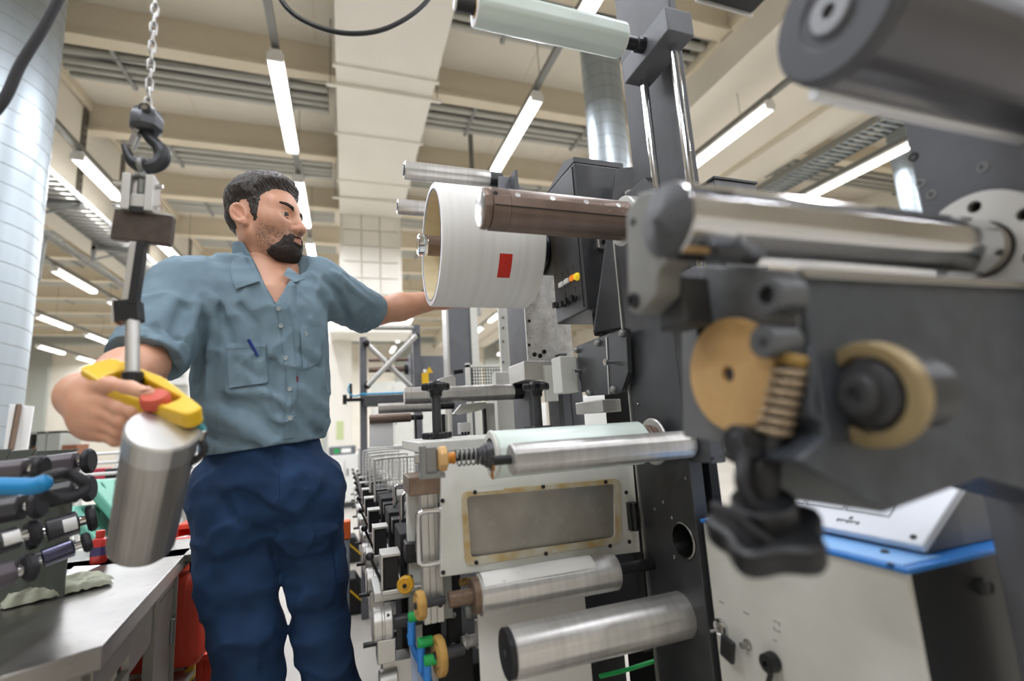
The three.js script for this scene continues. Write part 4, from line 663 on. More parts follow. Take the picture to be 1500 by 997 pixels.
{ // dark block at the very top edge
  const t = thing('overhead_box', 'black overhead box at the ceiling side of the carriage', 'box'); const d = 0.55;
  const a = E(1020, 6, d), b = E(1102, 21, d); part(t, 'body', box(a.x, b.x, b.y, b.y + 0.2, -d, -d + 0.2, 0.004), M.black); part(t, 'edge_strip', box(a.x, b.x + 0.002, b.y - 0.004, b.y + 0.003, -d - 0.003, -d, 0.001), M.white); part(t, 'hanger_post', box(a.x, b.x, b.y + 0.2, 4.75, -d + 0.05, -d + 0.12), M.frame);
}
{ // bracket at the left end of the chrome roller
  const t = thing('roller_bracket', 'grey cast bracket at the chrome roller end', 'bracket'); const x = 0.288; const q = (px, py) => { const p = EX(px, py, x); return [p.z, p.y]; };
  part(t, 'arm', plateX(rounded([q(917, 312), q(935, 282), q(975, 275), q(986, 330), q(978, 385), q(963, 400), q(962, 432), q(935, 462), q(920, 455)], 0.006), x, 0.028, 0.002), std({ map: mottled(0x7b7b77, 0x8b8b86, 6, 2, 4), roughness: 0.5, metalness: 0.25 }));
  const p = EX(930, 440, x); part(t, 'bolt', lathe(p, p.clone().add(NX), [[0.008, 0], [0.008, 0.004], [0.0045, 0.0045], [0.0045, 0.001], [0, 0.001]], 20), M.black); const p2 = EX(927, 325, x); part(t, 'pin_hole', lathe(p2, p2.clone().add(NX), [[0.004, 0], [0.004, 0.001], [0, 0.001]], 16), M.black);
  part(t, 'clamp_block', box(x + 0.028, 0.352, 1.135, 1.185, -0.385, -0.43, 0.004), M.frame);

}
{ // gear housing
  const t = thing('gear_housing', 'blue grey cast gear housing with bronze wheels', 'housing'); const x = 0.37;
  const q = (px, py) => { const p = EX(px, py, x); return [p.z, p.y]; };
  const cast = std({ map: mottled(0x43474d, 0x555a61, 5, 3, 5), roughness: 0.38, metalness: 0.4, bumpMap: T.fine, bumpScale: 0.0004 });  // darkened overall: shade low on the front is put into the colour
  part(t, 'side_plate', plateX(rounded([q(1000, 640), q(998, 460), q(1032, 388), q(1166, 397), q(1168, 470), q(1168, 545), q(1160, 600), q(1135, 660)], 0.004), x, 0.02, 0.002), std({ map: mottled(0x6d6f70, 0x7c7e7f, 5, 3, 5), roughness: 0.45, metalness: 0.3 }));
  const d = 0.303, z = (px, py) => { const p = E(px, py, d); return [p.x, p.y]; };
  const yTop = z(1172, 402)[1];
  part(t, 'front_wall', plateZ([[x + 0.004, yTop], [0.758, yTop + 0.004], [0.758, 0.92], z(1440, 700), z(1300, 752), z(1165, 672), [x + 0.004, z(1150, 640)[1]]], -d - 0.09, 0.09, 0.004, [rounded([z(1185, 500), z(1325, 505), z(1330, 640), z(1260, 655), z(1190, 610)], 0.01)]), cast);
  part(t, 'lit_top_rib', box(x + 0.004, 0.756, yTop - 0.004, yTop + 0.006, -d + 0.006, -d - 0.08, 0.003), M.satin, 'bright top rib, lit bevel put into its metal tone');  // lit strip along the top bevel, put in as a brighter metal
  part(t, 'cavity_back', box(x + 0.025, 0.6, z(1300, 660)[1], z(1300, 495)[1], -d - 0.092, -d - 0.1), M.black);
  const boss = (px, py, X0, r, ri, len, nm) => { const p = EX(px, py, X0); return part(t, nm, lathe(V(X0, p.y, p.z), V(X0 + 1, p.y, p.z), [[ri, 0.008], [ri, 0], [r - 0.001, 0], [r, 0.0015], [r, len]], 32), std({ color: 0x66696c, metalness: 0.5, roughness: 0.4 })); };
  boss(1122, 432, x - 0.028, 0.0165, 0.0085, 0.03, 'boss'); part(t, 'boss_bore', lathe(EX(1122, 432, x - 0.028).add(V(0.006, 0, 0)), EX(1122, 432, x - 0.028).add(V(1, 0, 0)), [[0, 0], [0.0085, 0], [0.0085, 0.002]], 20), M.black);
  boss(1116, 500, x - 0.03, 0.0145, 0.003, 0.032, 'pinion_boss'); part(t, 'pinion_screw', lathe(EX(1116, 500, x - 0.031), EX(1116, 500, x - 0.031).add(V(1, 0, 0)), [[0, 0], [0.0045, 0], [0.0045, 0.004]], 6), M.frame);
  boss(1027, 484, x - 0.010, 0.011, 0.0065, 0.012, 'small_boss'); part(t, 'boss_bore', lathe(EX(1027, 484, x - 0.006), EX(1027, 484, x - 0.006).add(V(1, 0, 0)), [[0, 0], [0.0065, 0], [0.0065, 0.002]], 20), M.black);
  { const X0 = x - 0.016, p = EX(1066, 548, X0), r = 0.0555; const bw = part(t, 'bronze_wheel', lathe(V(X0, p.y, p.z), V(X0 + 1, p.y, p.z), [[0.008, 0.010], [0.008, 0], [r - 0.001, 0], [r, 0.001], [r, 0.010], [0.008, 0.010]], 64), M.tan, 'flat tan bronze wheel'); part(bw, 'wheel_axle', cylX(X0 + 0.004, x + 0.01, p.y, p.z, 0.0078, 20), M.frame); }
  { // worm beside the wheel
    const a = E(1160, 530, 0.315), b = E(1132, 640, 0.335); const ws = part(t, 'worm_shaft', cyl(a.clone().lerp(b, -0.15), b.clone().lerp(a, -0.2), 0.0085, 18), M.frame); part(ws, 'worm_cap', cyl(a.clone().lerp(b, -0.1), a.clone().lerp(b, 0.05), 0.013, 20), M.brass);
    const ax = b.clone().sub(a).normalize(), s1 = V(1, 0, 0).cross(ax).normalize(), s2 = ax.clone().cross(s1); const hp = []; for (let i = 0; i <= 140; i++) { const an = i / 140 * Math.PI * 2 * 7; hp.push(a.clone().lerp(b, 0.06 + 0.9 * i / 140).addScaledVector(s1, Math.cos(an) * 0.0115).addScaledVector(s2, Math.sin(an) * 0.0115)); }
    part(ws, 'worm_thread', new THREE.TubeGeometry(new THREE.CatmullRomCurve3(hp), 260, 0.0034, 8), std({ color: 0x9c8a72, metalness: 0.7, roughness: 0.4 }), 'bronze worm thread'); }
  { const X0 = 0.402, p = EX(1266, 578, X0); const br = part(t, 'bronze_ring', lathe(V(X0, p.y, p.z), V(X0 + 1, p.y, p.z), [[0.031, 0.012], [0.031, 0.002], [0.033, 0], [0.0415, 0], [0.0435, 0.002], [0.0435, 0.012], [0.031, 0.012]], 56), std({ color: 0x988661, metalness: 0.35, roughness: 0.5 }), 'bronze ring');
    part(br, 'hub', lathe(V(X0 - 0.012, p.y, p.z), V(X0 + 1, p.y, p.z), [[0, 0.004], [0.006, 0.004], [0.007, 0], [0.015, 0], [0.017, 0.003], [0.017, 0.010], [0.026, 0.012], [0.028, 0.015], [0.031, 0.03], [0.031, 0.08]], 40), M.frame); }
}
{ // black lever with lobed knob below the housing
  const t = thing('clamp_lever', 'black clamp lever ending in a lobed knob', 'lever'); const d = 0.352;
  const P = (x, y, k = d) => E(x, y, k);
  part(t, 'arm', tube([P(1150, 640), P(1120, 668), P(1112, 700), P(1120, 735), P(1140, 765)], 0.017, 40, 16), M.black);
  part(t, 'front_rib', tube([P(1080, 640, 0.345), P(1090, 670, 0.34), P(1085, 705, 0.338), P(1100, 735, 0.338), P(1125, 760, 0.338)], 0.0055, 40, 12), M.rubber);
  part(t, 'pivot_boss', [cyl(P(1075, 648, 0.35), P(1120, 650, 0.35), 0.016, 24)], M.black);
  const c = P(1122, 778, 0.35), ax = V(-0.25, 0.93, 0.3).normalize(); const R = 0.049; const lob = []; for (let i = 0; i < 72; i++) { const a = i / 72 * Math.PI * 2; const k = 0.9 + 0.1 * Math.cos(5 * a); lob.push([R * k * Math.cos(a), R * k * Math.sin(a)]); }
  const g = extr(shapeOf(lob), 0.024, 0.006); muv(g); g.applyQuaternion(new THREE.Quaternion().setFromUnitVectors(V(0, 0, 1), ax)); g.translate(c.x, c.y - 0.012, c.z); part(t, 'knob', g, M.black);
  part(t, 'knob_neck', cyl(c.clone().addScaledVector(ax, 0.0), c.clone().addScaledVector(ax, 0.032), 0.026, 24), M.black);
  part(t, 'side_tab', tube([P(1048, 742, 0.345), P(1075, 752, 0.335), P(1100, 775, 0.33), P(1125, 792, 0.328)], 0.0045, 30, 10), M.rubber);
}
{ // operator console
  const t = thing('operator_console', 'operator console with white front plate, blue trim and sloped keypad', 'console');
  const x = 0.625, za = EX(1030, 765, x).z, zb = EX(1326, 830, x).z, y1 = 1.05 - 0.315 * x;
  const cpl = std({ map: mottled(0xc9c8bf, 0xd6d5cd, 5, 9, 2), roughness: 0.4 });
  const fp = part(t, 'front_plate', box(x, x + 0.008, 0.3, y1 - 0.006, za, zb, 0.001), cpl);
  part(t, 'housing', box(x + 0.008, 1.0, 0, y1 - 0.006, za, zb - 0.002, 0.003), M.black, 'black console housing');
  part(t, 'blue_trim', box(x - 0.003, 1.0, y1 - 0.006, y1, za - 0.005, zb + 0.004, 0.0015), M.blue, 'blue trim strip');
  part(t, 'ledge', box(x + 0.004, 0.70, y1, y1 + 0.0015, za, zb - 0.006), std({ color: 0x7fb0e4, roughness: 0.35 }), 'light blue ledge');
  part(t, 'ledge_screw', [screwGeo(V(0.665, y1 + 0.0015, zb - 0.05), V(0, 1, 0), 0.005, 0.003)], M.frame);
  // sloped keypad
  const a = V(0.69, y1 + 0.004, 0), sl = Math.atan2(0.13, 0.2); const pad = box(0, 0.26, 0, 0.012, za + 0.02, zb - 0.015, 0.003); pad.rotateZ(sl); pad.translate(a.x, a.y, 0);
  const kp = part(t, 'keypad', pad, std({ color: 0xd9dde4, roughness: 0.35 }));
  const onPad = (u, z, geo) => geo.rotateZ(sl).translate(a.x + Math.cos(sl) * u - Math.sin(sl) * 0.0122, a.y + Math.sin(sl) * u + Math.cos(sl) * 0.0122, z);
  for (let i = 0; i < 4; i++) { const z = lerp(za, zb - 0.06, 0.14 + i * 0.235); const w = 0.032, g = []; const o = 0.0012; g.push(box(0.04, 0.04 + o, 0, 0.0006, -w, w), box(0.11, 0.11 + o, 0, 0.0006, -w, w), box(0.04, 0.11, 0, 0.0006, -w, -w + o), box(0.04, 0.11, 0, 0.0006, w - o, w)); part(kp, 'key_outline', onPad(0, z, merge(g)), M.frame); }
  for (const z of [lerp(za, zb, 0.45), zb - 0.03]) part(kp, 'pad_screw', onPad(0.012, z, screwGeo(V(0, 0, 0), V(0, 1, 0), 0.0038, 0.002)), M.frame);
  { const m = []; for (let i = 0; i < 7; i++) m.push(box(0.016 + (i % 3) * 0.0012, 0.0215, 0, 0.0005, -0.018 + i * 0.005, -0.015 + i * 0.005)); m.push(box(0.024, 0.029, 0, 0.0005, -0.003, 0.002)); part(kp, 'printed_caption', onPad(0.0, zb - 0.12, merge(m)), M.frame); }
  for (const z of [za + 0.03, zb - 0.022]) part(t, 'pad_cheek', plateZ([[0.70, y1 + 0.002], [0.915, y1 + 0.002], [0.915, y1 + 0.142], [0.71, y1 + 0.0095]], z - 0.004, 0.004, 0.0005), M.midGrey);
  part(t, 'rear_riser', box(0.92, 1.0, y1, 1.0, za, zb, 0.004), M.midGrey); part(t, 'pad_support', muv(plateX([[za, y1], [zb - 0.03, y1], [zb - 0.03, y1 + 0.05], [za, y1 + 0.05]], 0.78, 0.02, 0.001)), M.midGrey);
  for (const [px, py] of [[1306, 829], [1036, 764], [1043, 985]]) part(fp, 'plate_screw', screwGeo(EX(px, py, x), NX, 0.0045, 0.003), M.black);
  { const p = EX(1058, 918, x); part(fp, 'lock_ring', lathe(p, p.clone().add(NX), [[0.009, 0], [0.009, 0.006], [0.0125, 0.008], [0.0145, 0.006], [0.0145, 0]], 30), M.chrome); part(fp, 'lock_core', cyl(p, p.clone().add(V(-0.007, 0, 0)), 0.009, 24), M.satin);
    const k = EX(1066, 950, x - 0.02); part(t, 'key_tag', muv(new RoundedBoxGeometry(0.009, 0.038, 0.030, 3, 0.0044)).rotateX(0.25).translate(k.x, k.y, k.z), M.black); part(t, 'key_blade', box(x - 0.026, x - 0.005, p.y - 0.004, p.y + 0.001, p.z - 0.0012, p.z + 0.0012), M.chrome);
    const b = EX(1096, 943, x); part(fp, 'lock_pin', lathe(b, b.clone().add(NX), [[0.008, 0], [0.008, 0.004], [0.005, 0.006], [0.005, 0.014], [0.003, 0.015], [0, 0.015]], 16), M.satin); }
  { const p = EX(1135, 968, x); part(fp, 'switch_knob', lathe(p, p.clone().add(NX), [[0.013, 0], [0.0145, 0.003], [0.0135, 0.018], [0.009, 0.02], [0.0045, 0.02], [0.0045, 0.012], [0, 0.012]], 28), M.black); part(t, 'switch_lever', tube([p.clone().add(V(-0.012, -0.006, 0.004)), p.clone().add(V(-0.014, -0.02, 0.0)), p.clone().add(V(-0.014, -0.045, -0.012))], 0.0042, 16, 10), M.black); }
  for (const [px, py, w] of [[1057, 881, 1], [1093, 897, 1], [1138, 917, 2], [1135, 937, 0.6]]) { const p = EX(px, py, x); const g = w === 2 ? [box(x - 0.0005, x, p.y - 0.007, p.y - 0.006, p.z - 0.006, p.z + 0.006), box(x - 0.0005, x, p.y + 0.006, p.y + 0.007, p.z - 0.006, p.z + 0.006), box(x - 0.0005, x, p.y - 0.007, p.y - 0.002, p.z - 0.006, p.z - 0.005), box(x - 0.0005, x, p.y + 0.002, p.y + 0.007, p.z + 0.005, p.z + 0.006)] : [box(x - 0.0005, x, p.y - 0.0012, p.y, p.z - 0.006 * w, p.z + 0.006 * w)]; part(fp, 'printed_mark', g, M.greySt); }
  // dark foot wall right of the console
  part(t, 'end_bolt', [lathe(E(1445, 860, -zb), E(1445, 860, -zb).add(NZ), [[0.006, 0.001], [0.006, 0.003], [0.009, 0.004], [0.011, 0.0]], 24)], M.frame);
}

// ================================================================ left: steel bench, roller rack, bins
const YB = 0.75;
{
  const top = std({ map: tint((u, v) => { const s = tnoise(u, v, 5, 6, 3), q = tnoise(u, v, 30, 3, 6); const t = clamp(0.5 + 1.4 * s, 0, 1); return mixc(mixc(hex(0x76736f), hex(0x9a9792), t), hex(0x4c4742), clamp((q - 0.12) * 2.2, 0, 0.6)); }, 512, 512, 1.2), metalness: 0.85, roughness: 0.28 });
  const steel = std({ map: mottled(0x86837b, 0x99968d, 6, 4, 2), metalness: 0.55, roughness: 0.42 });
  const t = thing('steel_workbench', 'worn stainless steel workbench with open cupboard at the left', 'workbench');
  const P = (x, y) => { const p = EY(x, y, YB); return [p.x, p.z]; };
  const f0 = P(150, 945), f1 = P(266, 817), b0 = P(0, 992);
  const xr0 = f0[0], xr1 = f1[0];
  part(t, 'worktop', plateY([f0, f1, [f1[0] - 0.02, f1[1] - 0.3], [-1.9, f1[1] - 0.3], [-1.9, -0.86], [b0[0], b0[1]]], YB - 0.035, 0.035, 0.003), top);
  const n0 = V(f0[0] - 0.025, 0, f0[1] - 0.02), n1 = V(f1[0] - 0.02, 0, f1[1]); const at2 = (s) => n0.clone().lerp(n1, s);
  const panelBetween = (s0, s1, y0, y1, nm, m, th = 0.012) => { const a = at2(s0), b = at2(s1); return part(t, nm, bar(V(a.x, (y0 + y1) / 2, a.z), V(b.x, (y0 + y1) / 2, b.z), th, y1 - y0), m); };
  panelBetween(0, 0.13, 0.05, YB - 0.035, 'stile', steel); panelBetween(0.36, 0.66, 0.62, YB - 0.035, 'rail', steel);
  panelBetween(0.66, 0.70, 0.05, YB - 0.035, 'stile', steel, 0.02); panelBetween(0.71, 0.985, 0.06, 0.685, 'door', steel, 0.014); panelBetween(0.985, 1.0, 0.02, YB - 0.035, 'corner_post', steel, 0.03);
  panelBetween(0.13, 0.36, 0.46, 0.63, 'drawer', steel, 0.014); panelBetween(0.13, 0.36, 0.05, 0.45, 'drawer', steel, 0.014); panelBetween(0, 0.66, 0.05, 0.08, 'plinth', steel, 0.02);
  panelBetween(0.70, 1, 0.69, YB - 0.035, 'top_rail', steel, 0.016); panelBetween(0, 0.36, 0.66, YB - 0.035, 'top_rail', steel, 0.016);
  for (const y of [0.58, 0.3]) { const h = at2(0.965); part(t, 'hinge', cyl(V(h.x + 0.01, y - 0.03, h.z), V(h.x + 0.01, y + 0.03, h.z), 0.006, 12), M.greySt); }
  part(t, 'back_panel', box(-1.85, n1.x - 0.02, 0.05, YB - 0.04, n1.z - 0.25, n1.z - 0.24), steel);
  part(t, 'cupboard_floor', plateY([[n0.x, n0.z - 0.02], [n1.x, n1.z], [n1.x, n1.z - 0.25], [-1.0, n1.z - 0.25], [-1.0, n0.z - 0.02]], 0.05, 0.015, 0.001), steel);
  part(t, 'cupboard_divider', bar(V(at2(0.36).x - 0.01, 0.36, at2(0.36).z), V(at2(0.36).x - 0.5, 0.36, at2(0.36).z - 0.02), 0.012, 0.6), steel);
  part(t, 'leg', [box(-1.88, -1.84, 0, YB - 0.035, -0.95, -0.99), box(-1.88, -1.84, 0, YB - 0.035, n1.z - 0.24, n1.z - 0.2), bar(V(n1.x, 0, n1.z), V(n1.x, 0.1, n1.z), 0.03, 0.03), bar(V(n0.x, 0, n0.z), V(n0.x, 0.1, n0.z), 0.03, 0.03)], steel);
  // end shelf of the bench, beyond its corner
  const e = thing('end_shelf', 'narrow steel shelf stand with hazard striped post at the bench end', 'shelf');
  const g0 = EY(268, 815, YB), g1 = EY(296, 800, YB); const zz = g0.z - 0.02;
  part(e, 'top', plateY([[g0.x - 0.3, zz], [g0.x + 0.015, zz], [g1.x, g1.z], [g1.x - 0.42, g1.z]], YB - 0.02, 0.02, 0.002), top);
  part(e, 'middle_shelf', plateY([[g0.x - 0.1, zz - 0.01], [g0.x + 0.01, zz - 0.01], [g1.x, g1.z + 0.01], [g1.x - 0.3, g1.z + 0.01]], 0.42, 0.015, 0.002), M.aluFlat);
  part(e, 'back_post', box(g1.x - 0.40, g1.x - 0.375, 0, YB - 0.02, g1.z + 0.01, g1.z + 0.035), steel);
  const ps = V(g1.x - 0.012, 0, g1.z + 0.014); for (let i = 0; i < 18; i++) { const g = new THREE.BoxGeometry(0.022, 0.0405, 0.022); g.translate(ps.x, 0.02 + i * 0.0405, ps.z); const pp = g.attributes.position; for (let k = 0; k < pp.count; k++) pp.setY(k, pp.getY(k) + (i === 0 || i === 17 ? 0 : (pp.getX(k) - ps.x) * 0.7)); g.computeVertexNormals(); part(e, i % 2 ? 'black_stripe' : 'yellow_stripe', g, i % 2 ? M.black : M.yellow); }
}
{ // white bucket in the open cupboard
  const p = E(152, 985, 1.28), t = thing('bucket', 'white plastic bucket inside the open cupboard', 'bucket'); const y0 = 0.066, h = 0.415;
  part(t, 'pail', lathe(V(p.x, y0, p.z), V(p.x, 9, p.z), [[0, 0], [0.075, 0], [0.095, h], [0.1, h], [0.1, h - 0.02], [0.103, h - 0.02], [0.103, h + 0.008], [0.091, h + 0.008], [0.07, 0.01], [0, 0.01]], 40), M.white);
}
{ // cloth, paper, bottle on the bench
  const c = EY(84, 868, YB); const P = [], I = [], n = 44, m = 30;
  for (let i = 0; i <= n; i++) for (let j = 0; j <= m; j++) { const u = i / n * 2 - 1, v = j / m * 2 - 1; const ed = 1 - Math.max(Math.abs(u) ** 6, Math.abs(v) ** 6); const x = u * 0.085 * (1 + 0.1 * noise(u * 2, v * 2, 4)) + 0.012 * noise(u * 3, v * 3, 9), z = v * 0.05 * (1 + 0.15 * noise(u * 2, v * 2, 7)); const y = 0.003 + Math.max(0, 0.024 * ed * (0.75 + 0.9 * fbm(u * 1.7, v * 2.6, 3, 3)) + 0.01 * Math.abs(noise(u * 4, v * 7, 1))); const a = -0.55; P.push(c.x + x * Math.cos(a) - z * Math.sin(a), YB + y, c.z + x * Math.sin(a) + z * Math.cos(a)); if (i < n && j < m) { const k = i * (m + 1) + j; I.push(k, k + 1, k + m + 1, k + 1, k + m + 2, k + m + 1); } }
  const g = new THREE.BufferGeometry(); g.setAttribute('position', new THREE.Float32BufferAttribute(P, 3)); g.setIndex(I); g.computeVertexNormals(); solo('folded_cloth', 'crumpled greyish green cloth lying on the steel bench', 'cloth', muv(g), std({ map: mottled(0xa3a691, 0xb7b9a6, 8, 2, 6), roughness: 0.95, side: THREE.DoubleSide, bumpMap: T.weave, bumpScale: 0.0003 }));
  const q = [EY(95, 845, YB), EY(125, 838, YB), EY(147, 828, YB), EY(108, 830, YB)].map((p) => [p.x, p.z]); solo('paper_sheet', 'white sheet of paper on the bench beside the red bottle', 'paper', plateY(q, YB + 0.0005, 0.001, 0), M.paper);
  const b = EY(144, 824, YB), t = thing('bottle', 'small red plastic bottle with a blue label', 'bottle'); const s = RP(144, 800, 1.45, 11.5);
  const bd = part(t, 'body', lathe(V(b.x, YB, b.z), V(b.x, 9, b.z), [[0, 0], [s * 0.92, 0], [s, 0.004], [s, 0.052], [s * 0.85, 0.06], [s * 0.5, 0.064], [s * 0.5, 0.066]], 32), std({ color: 0xb8322b, roughness: 0.35 })); part(bd, 'label', lathe(V(b.x, YB + 0.02, b.z), V(b.x, 9, b.z), [[s + 0.0005, 0], [s + 0.0005, 0.022]], 32), std({ color: 0x3c3158, roughness: 0.5, side: THREE.DoubleSide })); part(bd, 'cap', cyl(V(b.x, YB + 0.064, b.z), V(b.x, YB + 0.082, b.z), s * 0.55, 24), std({ color: 0xc03a30, roughness: 0.4 }));
}
{ // rack with coated rollers
  const dk = std({ color: 0x39393c, roughness: 0.35 }), sl = std({ color: 0x5a5459, roughness: 0.38, metalness: 0.2 }), bl = std({ color: 0x505064, metalness: 0.7, roughness: 0.22 });
  const glassy = std({ color: 0x59605a, roughness: 0.25, metalness: 0.2 });
  const rk = thing('roller_rack', 'greenish sheet rack holding dark rollers on the bench', 'rack');
  const A = (x, y, d) => E(x, y, d);
  // dividers lean behind the rollers; top plates show above them
  const d0 = 1.3; const q = (x, y) => { const p = A(x, y, d0); return [p.x, p.y]; };
  for (const [x0, x1, x2, x3] of [[-60, 8, 18, -50], [8, 40, 55, 18], [40, 78, 118, 55]]) part(rk, 'top_plate', plateZ([q(x0, 680), q(x1, 678), [q(x2, 658)[0], q(x2, 657)[1]], q(x3, 660)], -d0, 0.004, 0.0008), glassy);
  part(rk, 'back_sheet', box(A(-80, 700, 1.32).x, A(108, 700, 1.32).x, YB, A(60, 684, 1.32).y, -1.32, -1.325), glassy);
  const R = (x0, y0, x1, y1, dA, dB, half, mat, lab, label) => { const a = A(x0, y0, dA), b = A(x1, y1, dB), t = thing('coated_roller', lab, 'roller', 'coated rollers in the bench rack'); const r = RP((x0 + x1) / 2, (y0 + y1) / 2, (dA + dB) / 2, half * 1.22); const ax = b.clone().sub(a), L = ax.length(); ax.normalize();
    part(t, 'barrel', cyl(a, b, r, 32, 0.002), mat); part(t, 'journal', cyl(b, b.clone().addScaledVector(ax, 0.012), r * 0.45, 18), M.chrome); part(t, 'journal', cyl(a.clone().addScaledVector(ax, -0.012), a, r * 0.45, 18), M.chrome); part(t, 'end_cap', cyl(b.clone().addScaledVector(ax, 0.012), b.clone().addScaledVector(ax, 0.026), r * 1.15, 28, 0.004), M.rubber); part(t, 'end_cap', cyl(a.clone().addScaledVector(ax, -0.03), a.clone().addScaledVector(ax, -0.012), r * 1.1, 28, 0.004), M.rubber);
    for (const e of [a.clone().addScaledVector(ax, -0.02)]) part(rk, 'peg', cyl(e, V(e.x, e.y, -1.321), 0.006, 8), M.frame);
    if (label !== undefined) { const c = a.clone().addScaledVector(ax, L * label); part(t, 'paper_label', orient(new THREE.LatheGeometry([new THREE.Vector2(r + 0.0004, 0), new THREE.Vector2(r + 0.0004, 0.02)], 12, -0.2, 1.1), c, c.clone().add(ax)), M.label2 ||= std({ color: 0xf0f0ee, roughness: 0.6, side: THREE.DoubleSide })); } };
  R(68, 683, 113, 677, 1.25, 1.25, 13, sl, 'mauve grey coated roller on the top of the rack'); R(-40, 695, 40, 687, 1.08, 1.08, 13, sl, 'mauve grey coated roller behind the blue hose');
  R(70, 726, 112, 718, 1.22, 1.22, 14, dk, 'dark roller behind the black hose loop'); R(-40, 755, 34, 742, 1.05, 1.05, 15, dk, 'dark roller below the blue hose');
  R(68, 778, 115, 764, 1.2, 1.22, 14, dk, 'dark roller with a white label on its middle', 0.5); R(-40, 806, 28, 786, 1.02, 1.05, 14, dk, 'dark roller with a white label on its end', 0.6);
  R(62, 818, 108, 801, 1.18, 1.2, 10.5, bl, 'shiny bluish roller in the lowest rack row'); R(-40, 856, 20, 838, 1.0, 1.03, 15, sl, 'dark mauve roller lowest in the rack');
  solo('blue_air_gun', 'blue handle with white scuffs lying over the rack', 'handle', tube([A(-60, 712, 0.92), A(0, 712, 0.92), A(45, 712, 0.92), A(62, 708, 0.92)], 0.0125, 30, 14), std({ map: tint((u, v) => mixc(hex(0x1583bd), hex(0xbfd6e2), clamp((tnoise(u, v, 8, 3, 2) - 0.18) * 5, 0, 1)), 128, 128, 2), roughness: 0.4 }));
  solo('black_hose', 'black hose looped over the front of the roller rack', 'hose', tube([A(58, 708, 0.93), A(70, 698, 0.95), A(95, 693, 1.0), A(120, 703, 1.0), A(124, 716, 1.0), A(105, 728, 0.97), A(78, 730, 0.95), A(60, 722, 0.93)], 0.0085, 60, 12), M.rubber);
}
// green plastic pallets leaning behind the rack
{
  const mk = (a, b, c, lab) => { // corner points: origin a, edge to b, edge to c
    const t = thing('plastic_pallet', lab, 'pallet'); const u = b.clone().sub(a), v = c.clone().sub(a), w = u.length(), h = v.length(); const holes = [];
    for (let i = 0; i < 6; i++) for (let j = 0; j < 3; j++) holes.push([w * (0.12 + i * 0.15), h * (0.2 + j * 0.3), 0.014]);
    const g = muv(extr(shapeOf(rounded([[0, 0], [w, 0], [w, h], [0, h]], 0.06), holes), 0.03, 0.008)); const n = u.clone().cross(v).normalize(); const m = new THREE.Matrix4().makeBasis(u.clone().normalize(), n.clone().cross(u.clone().normalize()), n).setPosition(a); g.applyMatrix4(m); part(t, 'deck', g, M.pallet);
    const rim = muv(extr(shapeOf(rounded([[w * 0.28, h * 0.22], [w * 0.9, h * 0.22], [w * 0.9, h * 0.8], [w * 0.28, h * 0.8]], 0.07), [rounded([[w * 0.31, h * 0.27], [w * 0.87, h * 0.27], [w * 0.87, h * 0.75], [w * 0.31, h * 0.75]], 0.06)]), 0.012, 0.004)); rim.translate(0, 0, 0.028).applyMatrix4(m); part(t, 'raised_rim', rim, M.pallet); };
  mk(E(205, 790, 2.2), E(128, 700, 2.2), E(250, 770, 2.75), 'green plastic pallet leaning upper behind the hanging cylinder'); mk(E(180, 832, 2.1), E(100, 740, 2.1), E(220, 800, 2.6), 'green plastic pallet leaning lower behind the red bottle');
  const base = thing('pallet_stand', 'low dark stand under the green pallets', 'stand'); const p = E(150, 840, 2.4); part(base, 'frame', box(p.x - 0.35, p.x + 0.1, 0, 0.42, -2.15, -2.7, 0.01), M.frame);
}
